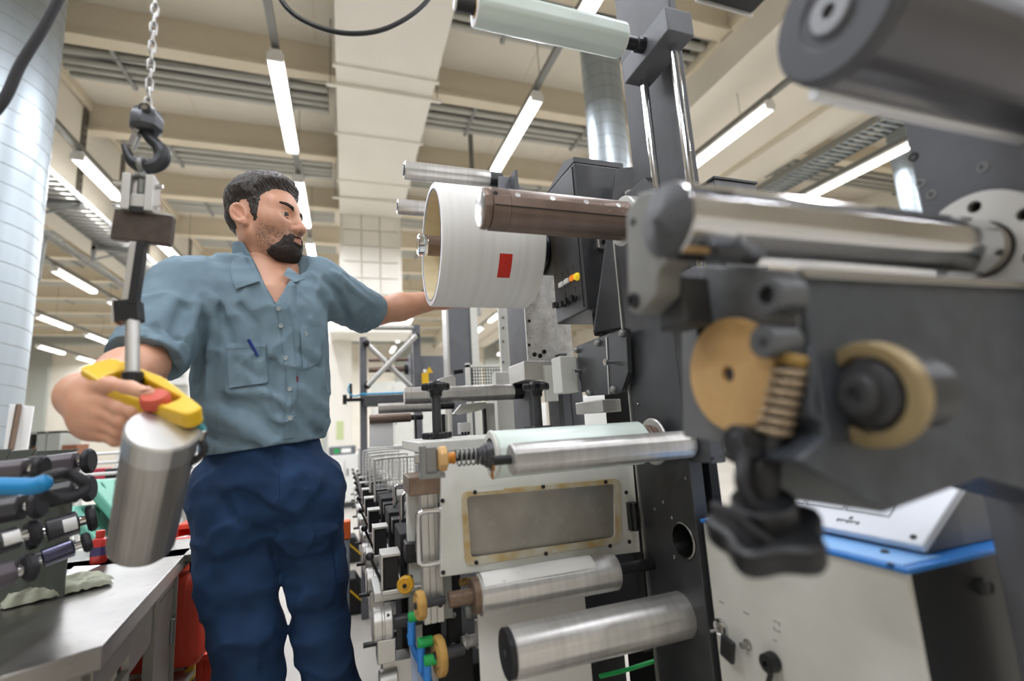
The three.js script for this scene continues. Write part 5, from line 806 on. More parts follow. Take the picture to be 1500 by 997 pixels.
// red crates and bins
{
  const crate = (x0, x1, y0, y1, z0, z1, lab) => { const t = thing('red_crate', lab, 'crate'); const w = 0.012, m = M.orangeRed; part(t, 'floor', box(x0, x1, y0, y0 + w, z0, z1), m); part(t, 'wall', box(x0, x1, y0, y1, z0, z0 - w, 0.003), m); part(t, 'wall', box(x0, x1, y0, y1, z1 + w, z1, 0.003), m); part(t, 'wall', box(x0, x0 + w, y0, y1, z0, z1, 0.003), m); part(t, 'wall', box(x1 - w, x1, y0, y1, z0, z1, 0.003), m);
    part(t, 'rim', [box(x0 - 0.012, x1 + 0.012, y1 - 0.02, y1, z0 + 0.012, z0 - 0.004, 0.003), box(x0 - 0.012, x1 + 0.012, y1 - 0.02, y1, z1 - 0.012, z1 + 0.004, 0.003), box(x0 - 0.012, x0 + 0.004, y1 - 0.02, y1, z0, z1, 0.003), box(x1 - 0.004, x1 + 0.012, y1 - 0.02, y1, z0, z1, 0.003)], m);
    for (let i = 1; i < 4; i++) part(t, 'rib', box(lerp(x0, x1, i / 4) - 0.006, lerp(x0, x1, i / 4) + 0.006, y0, y1 - 0.02, z0 + 0.008, z0, 0.002), m); };
  const a = E(232, 800, 2.3), b = E(302, 772, 2.3); crate(a.x, b.x + 0.1, 0.47, E(260, 785, 2.3).y, -2.25, -2.7, 'open red plastic crate beyond the bench end'); crate(a.x + 0.02, b.x + 0.13, E(260, 785, 2.3).y + 0.001, E(260, 768, 2.5).y, -2.5, -2.9, 'upper red plastic crate with clear cups');
  const st = thing('crate_trolley', 'low grey trolley under the red crates', 'trolley'); part(st, 'deck', box(a.x - 0.05, b.x + 0.15, 0.44, 0.469, -2.2, -2.95, 0.004), M.greySt); for (const [x, z] of [[a.x, -2.25], [b.x + 0.1, -2.25], [a.x, -2.9], [b.x + 0.1, -2.9]]) part(st, 'leg', cyl(V(x, 0, z), V(x, 0.44, z), 0.015, 10), M.greySt);
  for (let i = 0; i < 2; i++) { const p = E(252 + i * 10, 780, 2.42); solo('plastic_cup', 'clear plastic cup lying in the red crate', 'cup', lathe(V(p.x, p.y - 0.04, p.z), V(p.x + 1, p.y - 0.04, p.z + 0.2), [[0, 0], [0.018, 0], [0.026, 0.06], [0.024, 0.06], [0.016, 0.003], [0, 0.003]], 20), phy({ color: 0xffffff, transmission: 0.7, roughness: 0.15, thickness: 0 }), 'clear cups in the red crate'); }
  // red folded bins under the shelf
  const f = EY(268, 815, YB), z = f.z - 0.5; crate(f.x - 0.1, f.x + 0.075, 0.0, 0.4, z + 0.2, z - 0.06, 'tall red bin on the floor behind the striped post'); 
  const s = thing('red_bag', 'red plastic sheeting on the narrow steel shelf', 'bag'); { const g = new RoundedBoxGeometry(0.2, 0.24, 0.22, 8, 0.04); const p = g.attributes.position; for (let i = 0; i < p.count; i++) { const x = p.getX(i), y = p.getY(i), zz = p.getZ(i), n = 0.018 * noise(x * 20, y * 9, zz * 20); p.setXYZ(i, x + n, y * (1 + 0.1 * noise(x * 9, 1, zz * 9)), zz + n); } g.computeVertexNormals(); part(s, 'sheeting', g.translate(f.x - 0.06, 0.435 + 0.135, f.z - 0.16), M.orangeRed); }
}

// ================================================================ chain hoist with roll gripper
const HD = 0.9, HX = -0.354 * HD;   // hanging line
{
  const hk = (px, py) => V(HX, E(px, py, HD).y, -HD);
  const t = thing('hoist_chain', 'steel link chain of the hoist hanging from the roof', 'chain');
  const y0 = hk(212, 152).y, L = 0.0185; const link = new THREE.TubeGeometry(new THREE.CatmullRomCurve3([V(-0.0042, -0.0075, 0), V(-0.0042, 0.0075, 0), V(-0.003, 0.0108, 0), V(0, 0.0122, 0), V(0.003, 0.0108, 0), V(0.0042, 0.0075, 0), V(0.0042, -0.0075, 0), V(0.003, -0.0108, 0), V(0, -0.0122, 0), V(-0.003, -0.0108, 0)], true), 24, 0.0019, 6, true);
  let k = 0; for (let y = y0; y < y0 + 150 * L && y < 5.18; y += L, k++) { const m = part(t, 'chain_link', link, M.satin); m.position.set(HX, y, -HD); m.rotation.y = (k % 2) * Math.PI / 2 + 0.5; }
  const top = y0 + (k - 1) * L; const b = thing('chain_hoist', 'grey chain hoist body under the roof beam', 'hoist'); part(b, 'motor', box(HX - 0.1, HX + 0.1, top + 0.01, top + 0.2, -HD - 0.12, -HD + 0.12, 0.03), M.midGrey); part(b, 'suspension', box(HX - 0.03, HX + 0.03, top + 0.2, HC - 0.001, -HD - 0.03, -HD + 0.03), M.greySt);
  // hook block
  const h = thing('hoist_hook', 'black lifting hook block with safety latch', 'hook'); const yb = hk(212, 190).y, yt = hk(212, 152).y; const w = RP(212, 170, HD, 21);
  const bk = part(h, 'block', lathe(V(HX, yb - 0.004, -HD), V(HX, 9, -HD), [[0, 0], [w * 0.75, 0], [w, 0.006], [w * 1.02, 0.024], [w * 0.85, 0.036], [w * 0.55, 0.043], [w * 0.2, 0.044], [0, 0.044]], 8), std({ color: 0x4b4d50, roughness: 0.35, metalness: 0.5 }));
  part(bk, 'bolt', lathe(V(HX + 0.004, yb + 0.026, -HD + w * 0.93), V(HX + 0.004, yb + 0.026, 5), [[0.0045, 0], [0.0045, 0.003], [0, 0.0035]], 16), M.chrome); part(bk, 'bolt_recess', lathe(V(HX + 0.004, yb + 0.026, -HD + w * 0.9), V(HX + 0.004, yb + 0.026, 5), [[0.009, 0], [0.009, 0.0022], [0.0075, 0.0018], [0, 0.0018]], 16), M.black);
  const hp = (px, py) => V(E(px, py, HD).x, E(px, py, HD).y, -HD); const pts = [hp(214, 188), hp(219, 202), hp(230, 212), hp(238, 226), hp(234, 238), hp(222, 244), hp(205, 243), hp(192, 234), hp(186, 222), hp(181, 211)];
  const curve = new THREE.CatmullRomCurve3(pts); const N = 60, rad = [0.0095, 0.0085, 0.0095, 0.0125, 0.013, 0.0125, 0.011, 0.0095, 0.007, 0.0035]; const g = new THREE.TubeGeometry(curve, N, 1, 14); const p = g.attributes.position; for (let i = 0; i <= N; i++) { const c = curve.getPointAt(i / N); const f = i / N * (rad.length - 1), q = Math.min(rad.length - 2, Math.floor(f)), R = lerp(rad[q], rad[q + 1], f - q); for (let j = 0; j <= 14; j++) { const k2 = i * 15 + j; p.setXYZ(k2, c.x + (p.getX(k2) - c.x) * R, c.y + (p.getY(k2) - c.y) * R, c.z + (p.getZ(k2) - c.z) * R * 0.8); } } g.computeVertexNormals(); part(h, 'hook', g, std({ color: 0x36383b, roughness: 0.4, metalness: 0.4 }));
  part(h, 'latch', [bar(hp(203, 192).add(V(0, 0, 0.006)), hp(193, 216).add(V(0, 0, 0.006)), 0.008, 0.004), bar(hp(203, 192).add(V(0, 0, -0.006)), hp(193, 216).add(V(0, 0, -0.006)), 0.008, 0.004), cyl(hp(203, 194).add(V(0, 0, -0.01)), hp(203, 194).add(V(0, 0, 0.01)), 0.005, 12)], M.satin);
}
{
  const P = (px, py, d = HD) => E(px, py, d);
  const t = thing('roll_gripper', 'lifting gripper with yellow handle and large steel mandrel', 'lifting device');
  const eye = P(212, 250); part(t, 'eye_bolt', [new THREE.TorusGeometry(0.011, 0.0045, 10, 24).rotateY(1.3).translate(HX, eye.y + 0.008, -HD), cyl(V(HX, P(0, 0).y * 0 + P(212, 285).y, -HD), V(HX, eye.y, -HD), 0.0065, 16), cyl(V(HX, P(212, 263).y, -HD), V(HX, P(212, 257).y, -HD), 0.013, 6)], M.greySt);
  const y1 = P(212, 262).y, y0 = P(212, 314).y; for (const s of [-1, 1]) { const x = HX + s * 0.016; const cp = part(t, 'cheek_plate', box(x - 0.006, x + 0.006, y0, y1, -HD - 0.015, -HD + 0.018, 0.0015), M.aluFlat); for (const yy of [y1 - 0.012, y0 + 0.014]) part(cp, 'bolt', cyl(V(x + s * 0.002, yy, -HD + 0.002), V(x + s * (s < 0 ? 0.022 : 0.014), yy, -HD + 0.002), 0.0045, 12), M.chrome); }
  part(t, 'link_bar', box(HX - 0.010, HX + 0.010, y0, y0 + 0.03, -HD - 0.01, -HD + 0.012, 0.001), M.aluFlat); part(t, 'link_slot', box(HX - 0.010, HX + 0.010, y0 - 0.002, y0 + 0.008, -HD + 0.012, -HD + 0.0135), M.black);
  // cross plate, slightly tilted
  const cA = P(167, 333), cB = P(253, 337); part(t, 'cross_plate', bar(V(cA.x, cA.y + 0.004, -HD), V(cB.x, cB.y - 0.003, -HD), 0.016, 0.05, 0.002), std({ map: mottled(0x443a35, 0x5c514a, 8, 3, 6), metalness: 0.4, roughness: 0.4 }), 'rusty brown steel cross plate'); part(t, 'cross_plate_cap', bar(V(cA.x, cA.y + 0.030, -HD), V(cB.x, cB.y + 0.023, -HD), 0.018, 0.003), M.aluFlat);
  // rod down to the handle
  const r0 = P(205, 358), r1 = P(190, 448), r2 = P(194, 556, 0.88); r0.x -= 0.002; part(t, 'square_rod', [bar(r0, r1, 0.016, 0.024, 0.001)], M.aluFlat); part(t, 'rod_strip', bar(r0.clone().add(V(0.008, 0, 0.008)), r1.clone().add(V(0.008, 0, 0.008)), 0.012, 0.016, 0.001), M.black);
  part(t, 'clamp', [bar(P(170, 458), P(207, 455), 0.03, 0.034, 0.002)], M.black); part(t, 'clamp_plate', bar(P(171, 440), P(171, 475), 0.004, 0.03), M.aluFlat); part(t, 'lower_rod', cyl(r1.clone().add(V(0.003, 0.01, 0)), r2, 0.0095, 24), M.aluFlat);
  // yellow loop handle: a long rounded frame seen from above its front
  const a = P(140, 541, 0.93), b = P(291, 612, 0.8); const u = b.clone().sub(a), L = u.length(); u.normalize(); const n = V(0.2, 0.7, 0.7); n.addScaledVector(u, -n.dot(u)).normalize(); const v = n.clone().cross(u);
  const w = 0.032; const g = muv(extr(shapeOf(rounded([[0, -w * 0.7], [L * 0.5, -w], [L, -w * 0.45], [L, w * 0.3], [L * 0.5, w], [0, w * 0.8]], 0.012), [rounded([[L * 0.22, -w * 0.52], [L * 0.8, -w * 0.5], [L * 0.8, w * 0.32], [L * 0.22, w * 0.52]], 0.008)]), 0.026, 0.004)); g.translate(0, 0, -0.013).applyMatrix4(new THREE.Matrix4().makeBasis(u, v, n).setPosition(a)); const hd = part(t, 'handle', g, M.yellow, 'yellow plastic loop handle');
  part(t, 'rod_collar', cyl(r2.clone().add(V(0, -0.012, 0)), r2.clone().add(V(0, 0.012, 0)), 0.014, 20), M.black);
  const bt = P(229, 590, 0.825), bn = V(-0.05, 0.8, 0.6).normalize(); part(hd, 'red_button', lathe(bt.clone().addScaledVector(bn, -0.004), bt.clone().add(bn), [[0, 0], [0.017, 0], [0.0185, 0.002], [0.0185, 0.014], [0.016, 0.018], [0, 0.019]], 28), std({ color: 0xc4513a, roughness: 0.5 }), 'round red push button');
  // mandrel
  const ct = P(240, 627, 0.80), cb = P(207, 798, 0.955); const ax = cb.clone().sub(ct).normalize(), R = 0.0445, Lc = ct.distanceTo(cb);
  part(t, 'mandrel_cap', lathe(ct, cb, [[0, 0.0006], [0.002, 0.0002], [R - 0.003, 0], [R, 0.003], [R, 0.036], [R - 0.0012, 0.0365]], 64), std({ color: 0xd2d2d0, metalness: 0.85, roughness: 0.3 }), 'bright turned end cap');
  const md = part(t, 'mandrel', lathe(ct.clone().addScaledVector(ax, 0.036), cb, [[0, 0], [R - 0.0012, 0], [R - 0.0005, 0.001], [R - 0.0005, Lc - 0.042], [R - 0.005, Lc - 0.036], [0, Lc - 0.036]], 64), std({ map: tint((q, s) => { const k = 0.72 + 0.07 * noise(q * 60, s * 3, 1) + 0.2 * tnoise(q, s, 6, 5, 3); return [k, k * 0.98, k * 0.95]; }, 256, 256, 2, 1), metalness: 0.85, roughness: 0.34 }), 'brushed steel mandrel');
  part(t, 'mandrel_bracket', bar(b.clone().addScaledVector(u, -0.02), ct.clone().addScaledVector(ax, 0.03).addScaledVector(V(0.5, 0.2, -0.85), 0.03), 0.02, 0.014), M.frame);
  part(t, 'connector', [cyl(P(284, 604, 0.83), P(291, 618, 0.825), 0.0085, 16), cyl(P(288, 618, 0.82), P(298, 632, 0.82), 0.006, 14)], std({ color: 0x1f7f86, roughness: 0.4 })); part(t, 'coupling', cyl(P(296, 630, 0.82), P(291, 645, 0.82), 0.008, 16), M.satin);
  part(t, 'cable', tube([P(292, 640, 0.82), P(299, 652, 0.82), P(297, 664, 0.825), P(284, 675, 0.83), P(272, 680, 0.84)], 0.0052, 40, 12), M.rubber);
}

// ================================================================ the worker
// signed distance tools: tapered capsules joined by a smooth minimum, meshed by surface nets
const smin = (a, b, k) => { const h = Math.max(k - Math.abs(a - b), 0) / k; return Math.min(a, b) - h * h * k * 0.25; };
const smax = (a, b, k) => -smin(-a, -b, k);
function cap(a, b, ra, rb) { const bx = b.x - a.x, by = b.y - a.y, bz = b.z - a.z, l2 = bx * bx + by * by + bz * bz; return (x, y, z) => { const px = x - a.x, py = y - a.y, pz = z - a.z; const t = Math.min(1, Math.max(0, (px * bx + py * by + pz * bz) / l2)); const dx = px - bx * t, dy = py - by * t, dz = pz - bz * t; return Math.sqrt(dx * dx + dy * dy + dz * dz) - (ra + (rb - ra) * t); }; }
const ell = (c, r) => { const m = Math.min(r[0], r[1], r[2]); return (x, y, z) => { const a = (x - c[0]) / r[0], b = (y - c[1]) / r[1], e = (z - c[2]) / r[2]; const k = Math.sqrt(a * a + b * b + e * e); const g = Math.sqrt((a / r[0]) ** 2 + (b / r[1]) ** 2 + (e / r[2]) ** 2); return g < 1e-9 ? -m : k * (k - 1) / g; }; };
function nets(f, lo, hi, h, lip = 1.6) {
  const nx = Math.ceil((hi.x - lo.x) / h) + 1, ny = Math.ceil((hi.y - lo.y) / h) + 1, nz = Math.ceil((hi.z - lo.z) / h) + 1, F = new Float32Array(nx * ny * nz).fill(9), B = 5;
  const id = (i, j, k) => (k * ny + j) * nx + i;
  for (let k0 = 0; k0 < nz; k0 += B) for (let j0 = 0; j0 < ny; j0 += B) for (let i0 = 0; i0 < nx; i0 += B) {
    const d = f(lo.x + (i0 + B / 2) * h, lo.y + (j0 + B / 2) * h, lo.z + (k0 + B / 2) * h), far = Math.abs(d) > B * h * lip;
    for (let k = k0; k < Math.min(nz, k0 + B); k++) for (let j = j0; j < Math.min(ny, j0 + B); j++) for (let i = i0; i < Math.min(nx, i0 + B); i++) F[id(i, j, k)] = far ? d : f(lo.x + i * h, lo.y + j * h, lo.z + k * h);
  }
  const vid = new Int32Array(nx * ny * nz).fill(-1), P = [], I = [], v = new Float32Array(8), off = [0, 1, nx, nx + 1, nx * ny, nx * ny + 1, nx * ny + nx, nx * ny + nx + 1], sy1 = nx, sz1 = nx * ny;
  for (let k = 0; k < nz - 1; k++) for (let j = 0; j < ny - 1; j++) { const row = (k * ny + j) * nx; for (let i = 0; i < nx - 1; i++) {
    const o = row + i; let m = 0; for (let c = 0; c < 8; c++) if (F[o + off[c]] < 0) m |= 1 << c;
    if (m === 0 || m === 255) continue; for (let c = 0; c < 8; c++) v[c] = F[o + off[c]]; let sx = 0, sy = 0, sz = 0, n = 0;
    for (let a = 0; a < 8; a++) for (let b = 1; b < 8; b <<= 1) if (!(a & b)) { const e = a | b; if ((v[a] < 0) !== (v[e] < 0)) { const t = v[a] / (v[a] - v[e]); sx += (a & 1) + (b === 1 ? t : 0); sy += (a >> 1 & 1) + (b === 2 ? t : 0); sz += (a >> 2) + (b === 4 ? t : 0); n++; } }
    vid[o] = P.length / 3; P.push(lo.x + (i + sx / n) * h, lo.y + (j + sy / n) * h, lo.z + (k + sz / n) * h);
  } }
  const q = (a, b, c, d, flip) => { if (a < 0 || b < 0 || c < 0 || d < 0) return; if (flip) I.push(a, c, b, a, d, c); else I.push(a, b, c, a, c, d); };
  for (let k = 1; k < nz - 1; k++) for (let j = 1; j < ny - 1; j++) { const row = (k * ny + j) * nx; for (let i = 1; i < nx - 1; i++) {
    const o = row + i; if (vid[o] < 0 && vid[o - 1] < 0 && vid[o - sy1] < 0 && vid[o - sz1] < 0) continue; const s = F[o] < 0;
    if (s !== F[o + 1] < 0) q(vid[o - sy1 - sz1], vid[o - sz1], vid[o], vid[o - sy1], !s);
    if (s !== F[o + sy1] < 0) q(vid[o - 1 - sz1], vid[o - 1], vid[o], vid[o - sz1], !s);
    if (s !== F[o + sz1] < 0) q(vid[o - 1 - sy1], vid[o - sy1], vid[o], vid[o - 1], !s);
  } }
  const g = new THREE.BufferGeometry(); g.setAttribute('position', new THREE.Float32BufferAttribute(P, 3)); g.setIndex(I); g.computeVertexNormals();
  g.setAttribute('uv', new THREE.Float32BufferAttribute(new Float32Array(P.length / 3 * 2), 2));
  for (let i = 0; i < P.length / 3; i++) g.attributes.uv.setXY(i, P[3 * i] + P[3 * i + 2] * 0.4, P[3 * i + 1]);
  return g;
}
const trace = (f, px, py, off = 0) => { const r = dirOf(px, py).normalize(), p = V(0, EYE, 0).addScaledVector(r, 0.6); for (let i = 0; i < 160; i++) { const d = f(p.x, p.y, p.z); if (d < 0.0002) break; p.addScaledVector(r, Math.max(d * 0.6, 0.0002)); if (p.length() > 6) break; } return off ? p.addScaledVector(r, -off) : p; };
const D0 = 1.38, YAW = -0.24, cA = Math.cos(YAW), sA = Math.sin(YAW);
// torso and hips as stacked ellipses, [pixel row, left px, right px, half depth]
const stations = (rows, d = 1.36) => rows.map(([py, l, r, b, dz = 0]) => { const p = E(l, py, d), q = E(r, py, d); return [(p.y + q.y) / 2, (p.x + q.x) / 2, -D0 + dz, (q.x - p.x) / 2, b]; }).sort((u, v) => u[0] - v[0]);
const stack = (st) => (x, y, z) => {
  let i = 0; while (i < st.length - 2 && y > st[i + 1][0]) i++; const A = st[i], B = st[i + 1]; let t = (y - A[0]) / (B[0] - A[0]); const over = t < 0 ? A[0] - y : t > 1 ? y - B[0] : 0; t = clamp(t, 0, 1); t = t * t * (3 - 2 * t) * 0.5 + t * 0.5;
  const cx = lerp(A[1], B[1], t), cz = lerp(A[2], B[2], t), a = lerp(A[3], B[3], t), b = lerp(A[4], B[4], t); const dx = x - cx, dz = z - cz; const u = (dx * cA + dz * -sA) / a, w = (dx * sA + dz * cA) / b; const k = (Math.abs(u) ** 2.3 + Math.abs(w) ** 2.3) ** (1 / 2.3); const d = (k - 1) * (Math.min(a, b) * 0.6 + Math.max(a, b) * 0.4 * (Math.abs(u) > Math.abs(w) ? 1 : 0.4)); return over > 0 ? Math.max(d, over) : d; };
const shirtSt = stations([[672, 294, 474, 0.122], [650, 293, 474, 0.13], [620, 284, 481, 0.134], [590, 279, 482, 0.132], [550, 279, 482, 0.13], [500, 283, 480, 0.13], [460, 283, 478, 0.13], [430, 292, 468, 0.118], [408, 318, 450, 0.09], [396, 340, 432, 0.07]]);
const torsoF = stack(shirtSt), bodyTorso = stack(shirtSt.map((s) => [s[0], s[1], s[2], s[3] * 0.86, s[4] * 0.86]));
const J = { sR: E(268, 428, 1.33), eR: E(210, 534, 1.19), wR: E(121, 577, 0.975), sL: E(466, 418, 1.42), eL: E(552, 456, 1.62), wL: E(650, 437, 1.60), nk: E(386, 402, 1.40), hd: E(372, 330, 1.38) };
const yokeR = cap(E(365, 405, 1.40), E(275, 425, 1.345), 0.062, 0.066), yokeL = cap(E(405, 403, 1.40), E(462, 415, 1.42), 0.06, 0.062);
const slR = cap(J.sR, E(207, 538, 1.19), 0.078, 0.069), slL = cap(J.sL, E(547, 462, 1.6), 0.07, 0.068);
const alongPlane = (p, a, b) => { const n = b.clone().sub(a).normalize(); return (x, y, z) => (x - p.x) * n.x + (y - p.y) * n.y + (z - p.z) * n.z; };
const cutR = alongPlane(J.sR.clone().lerp(E(207, 538, 1.19), 0.9), J.sR, E(203, 545, 1.19)), cutL = alongPlane(J.sL.clone().lerp(J.eL, 0.83), J.sL, J.eL.clone().add(V(0.03, -0.03, 0)));
const hemA = E(296, 668, 1.30).y, hemB = E(472, 641, 1.36).y, hxA = E(296, 668, 1.30).x, hxB = E(472, 641, 1.36).x;
const shirt0 = (x, y, z) => { let d = torsoF(x, y, z); d = smin(d, yokeR(x, y, z), 0.07); d = smin(d, yokeL(x, y, z), 0.07); const a = Math.max(slR(x, y, z), cutR(x, y, z)), b = Math.max(slL(x, y, z), cutL(x, y, z)); d = smin(d, a, 0.045); d = smin(d, b, 0.045); return d; };
// folds: polylines traced on the cloth; positive = ridge, negative = valley
const foldDefs = [[[[300, 470], [296, 510], [286, 560]], -0.008, 0.013], [[[312, 440], [308, 480], [303, 520]], 0.006, 0.012], [[[330, 585], [372, 598], [405, 632]], -0.007, 0.012], [[[300, 600], [350, 622], [398, 650]], 0.008, 0.014], [[[296, 630], [340, 648], [380, 655]], -0.006, 0.010], [[[340, 575], [392, 575], [420, 596]], 0.005, 0.010],
  [[[432, 600], [452, 622], [468, 636]], -0.007, 0.011], [[[440, 570], [462, 590], [478, 600]], 0.006, 0.012], [[[436, 415], [438, 445], [446, 475]], -0.005, 0.007], [[[424, 420], [422, 450], [432, 480]], 0.004, 0.007], [[[452, 420], [462, 455], [470, 500]], 0.005, 0.010], [[[352, 450], [372, 475], [380, 520]], -0.004, 0.010], [[[318, 450], [332, 480], [340, 500]], -0.004, 0.010],
  [[[478, 410], [500, 440], [515, 478]], -0.007, 0.010], [[[490, 400], [520, 425], [545, 445]], 0.005, 0.010], [[[482, 440], [495, 465], [508, 490]], 0.006, 0.010], [[[250, 440], [232, 470], [222, 510]], 0.005, 0.012], [[[270, 450], [258, 490], [250, 540]], -0.007, 0.011], [[[290, 445], [280, 480], [262, 530]], 0.005, 0.010], [[[225, 480], [238, 510], [246, 540]], -0.005, 0.008], [[[400, 530], [396, 560], [408, 600]], -0.006, 0.010], [[[350, 530], [365, 545], [385, 552]], -0.003, 0.008], [[[440, 515], [455, 530], [470, 536]], -0.004, 0.008]];
const folds = []; for (const [pts, amp, w] of foldDefs) { const q = pts.map(([x, y]) => trace(shirt0, x, y)); for (let i = 0; i < q.length - 1; i++) folds.push([cap(q[i], q[i + 1], 0, 0), amp, w, q[i].clone().lerp(q[i + 1], 0.5), q[i].distanceTo(q[i + 1]) / 2 + w * 2.5, pts]); }
const foldAt = (x, y, z) => { let s = 0, last = -1, best = 0; for (const [c, amp, w, m, R, id] of folds) { if (id !== last) { s += best; best = 0; last = id; } if (Math.abs(x - m.x) > R || Math.abs(y - m.y) > R || Math.abs(z - m.z) > R) continue; const d = Math.max(0, c(x, y, z)), v = amp * Math.exp(-((d / w) ** 2)); if (Math.abs(v) > Math.abs(best)) best = v; } return s + best; };
const neckTop = E(384, 360, 1.38), vTip = trace(shirt0, 402, 446), vMid = E(396, 405, 1.33);
const vcut1 = cap(E(384, 352, 1.385), E(388, 402, 1.385), 0.066, 0.064), vcut2 = cap(vMid, vTip, 0.042, 0.004);
const shirtF = (x, y, z) => { let d = shirt0(x, y, z); if (Math.abs(d) < 0.04) { { const a = cutR(x, y, z), b = cutL(x, y, z); if (a > -0.03 && slR(x, y, z) < 0.02) d -= a > -0.027 ? 0.0018 : -0.001; if (b > -0.03 && slL(x, y, z) < 0.02) d -= b > -0.027 ? 0.0018 : -0.001; } d -= 2.1 * foldAt(x, y, z) + 0.0045 * Math.max(0, 1 - 2.6 * Math.abs(noise(x * 13 + y * 7, y * 9 - x * 5, z * 13))) ** 2 + 0.006 * fbm(x * 11, y * 7, z * 11, 3) + 0.0022 * noise(x * 48, y * 20, z * 48); } const hy = lerp(hemA, hemB, clamp((x - hxA) / (hxB - hxA), -0.2, 1.2)) + 0.003 * noise(x * 14, 0, z * 14); d = Math.max(d, hy - y); d = smax(d, -vcut1(x, y, z), 0.006); { const h = y - vTip.y, l = (x - vTip.x) * cA - (z - vTip.z) * sA, fr = (x - vTip.x) * sA + (z - vTip.z) * cA; if (fr > -0.12) d = smax(d, -Math.max(-l - 0.56 * h, l - 0.30 * h) * 0.9, 0.005); } return d; };
// trousers
const hipSt = stations([[640, 308, 464, 0.10], [665, 302, 468, 0.108], [700, 287, 488, 0.128], [740, 296, 490, 0.12], [775, 315, 478, 0.08]]);
const hipF = stack(hipSt); const D1 = 1.38;
const legR = [cap(E(345, 730, D1), E(350, 850, D1), 0.094, 0.083), cap(E(350, 850, D1), E(362, 930, D1), 0.083, 0.071), cap(E(362, 930, D1), V(-0.19, 0.09, -1.36), 0.071, 0.08)], legL = [cap(E(441, 730, D1), E(465, 850, D1), 0.096, 0.067), cap(E(465, 850, D1), E(470, 925, D1), 0.067, 0.057), cap(E(470, 925, D1), V(0.045, 0.09, -1.40), 0.058, 0.078)];
const kneeFold = [[E(330, 905, 1.28), E(395, 890, 1.28)], [E(335, 930, 1.28), E(400, 925, 1.28)], [E(310, 880, 1.29), E(350, 905, 1.28)], [E(440, 895, 1.28), E(500, 885, 1.28)], [E(445, 920, 1.28), E(505, 915, 1.28)], [E(400, 760, 1.26), E(450, 700, 1.25)], [E(405, 770, 1.26), E(350, 740, 1.26)], [E(330, 800, 1.27), E(390, 790, 1.27)], [E(340, 840, 1.27), E(395, 850, 1.28)], [E(420, 800, 1.27), E(490, 790, 1.28)], [E(395, 790, 1.27), E(330, 860, 1.28)]].map(([a, b], i) => [cap(a, b, 0, 0), i % 2 ? 0.007 : -0.009, i % 3 ? 0.016 : 0.011]);
const trouF = (x, y, z) => { let d = hipF(x, y, z); let a = smin(smin(legR[0](x, y, z), legR[1](x, y, z), 0.03), legR[2](x, y, z), 0.03), b = smin(smin(legL[0](x, y, z), legL[1](x, y, z), 0.03), legL[2](x, y, z), 0.03); let e = smin(smin(d, a, 0.06), smin(d, b, 0.06), 0.008); if (Math.abs(e) < 0.04) { for (const [c, amp, w] of kneeFold) { const q = Math.max(0, c(x, y, z) - 0.03); if (q < w * 3) e -= amp * Math.exp(-((q / w) ** 2)); } e -= 0.006 * Math.max(0, 1 - 2.4 * Math.abs(noise(x * 9 + y * 4, y * 12, z * 9))) ** 2 + 0.007 * fbm(x * 7, y * 9, z * 7, 3) + 0.003 * noise(x * 25, y * 30, z * 25); } e = Math.max(e, 0.075 + 0.01 * noise(x * 20, 1, z * 20) - y); return e; };
// head in its own frame: f forward, u up, s to his right (towards the press aisle)
const HYAW = 66 * Math.PI / 180, Fv = V(Math.sin(HYAW), 0.05, Math.cos(HYAW)).normalize(), Sv = V(-Math.cos(HYAW), 0.03, Math.sin(HYAW)); Sv.addScaledVector(Fv, -Sv.dot(Fv)).normalize(); const Uv = Sv.clone().cross(Fv).normalize(); if (Uv.y < 0) Uv.negate();
const HF = 0.94, HUp = 1.07, HDn = 0.955, HSd = 1.03, HS = 0.98, ear0 = E(351, 314, 1.31), HO = ear0.clone().addScaledVector(Fv, 0.014 * HF).addScaledVector(Uv, 0.008 * HDn).addScaledVector(Sv, -0.078 * HSd);
const toH = (x, y, z) => { const a = x - HO.x, b = y - HO.y, c = z - HO.z, u = a * Uv.x + b * Uv.y + c * Uv.z; return [(a * Fv.x + b * Fv.y + c * Fv.z) / HF, u / lerp(HDn, HUp, sstep(-0.01, 0.04, u)), (a * Sv.x + b * Sv.y + c * Sv.z) / HSd]; };
const fromH = (f, u, s) => HO.clone().addScaledVector(Fv, f * HF).addScaledVector(Uv, u * (u < 0 ? HDn : HUp)).addScaledVector(Sv, s * HSd);
const hv = (f, u, s) => V(f, u, s), h1 = ell([0.003, 0.026, 0], [0.093, 0.086, 0.074]), h2 = ell([0.034, -0.028, 0], [0.06, 0.082, 0.058]), h3 = ell([0.068, -0.092, 0], [0.027, 0.024, 0.03]);
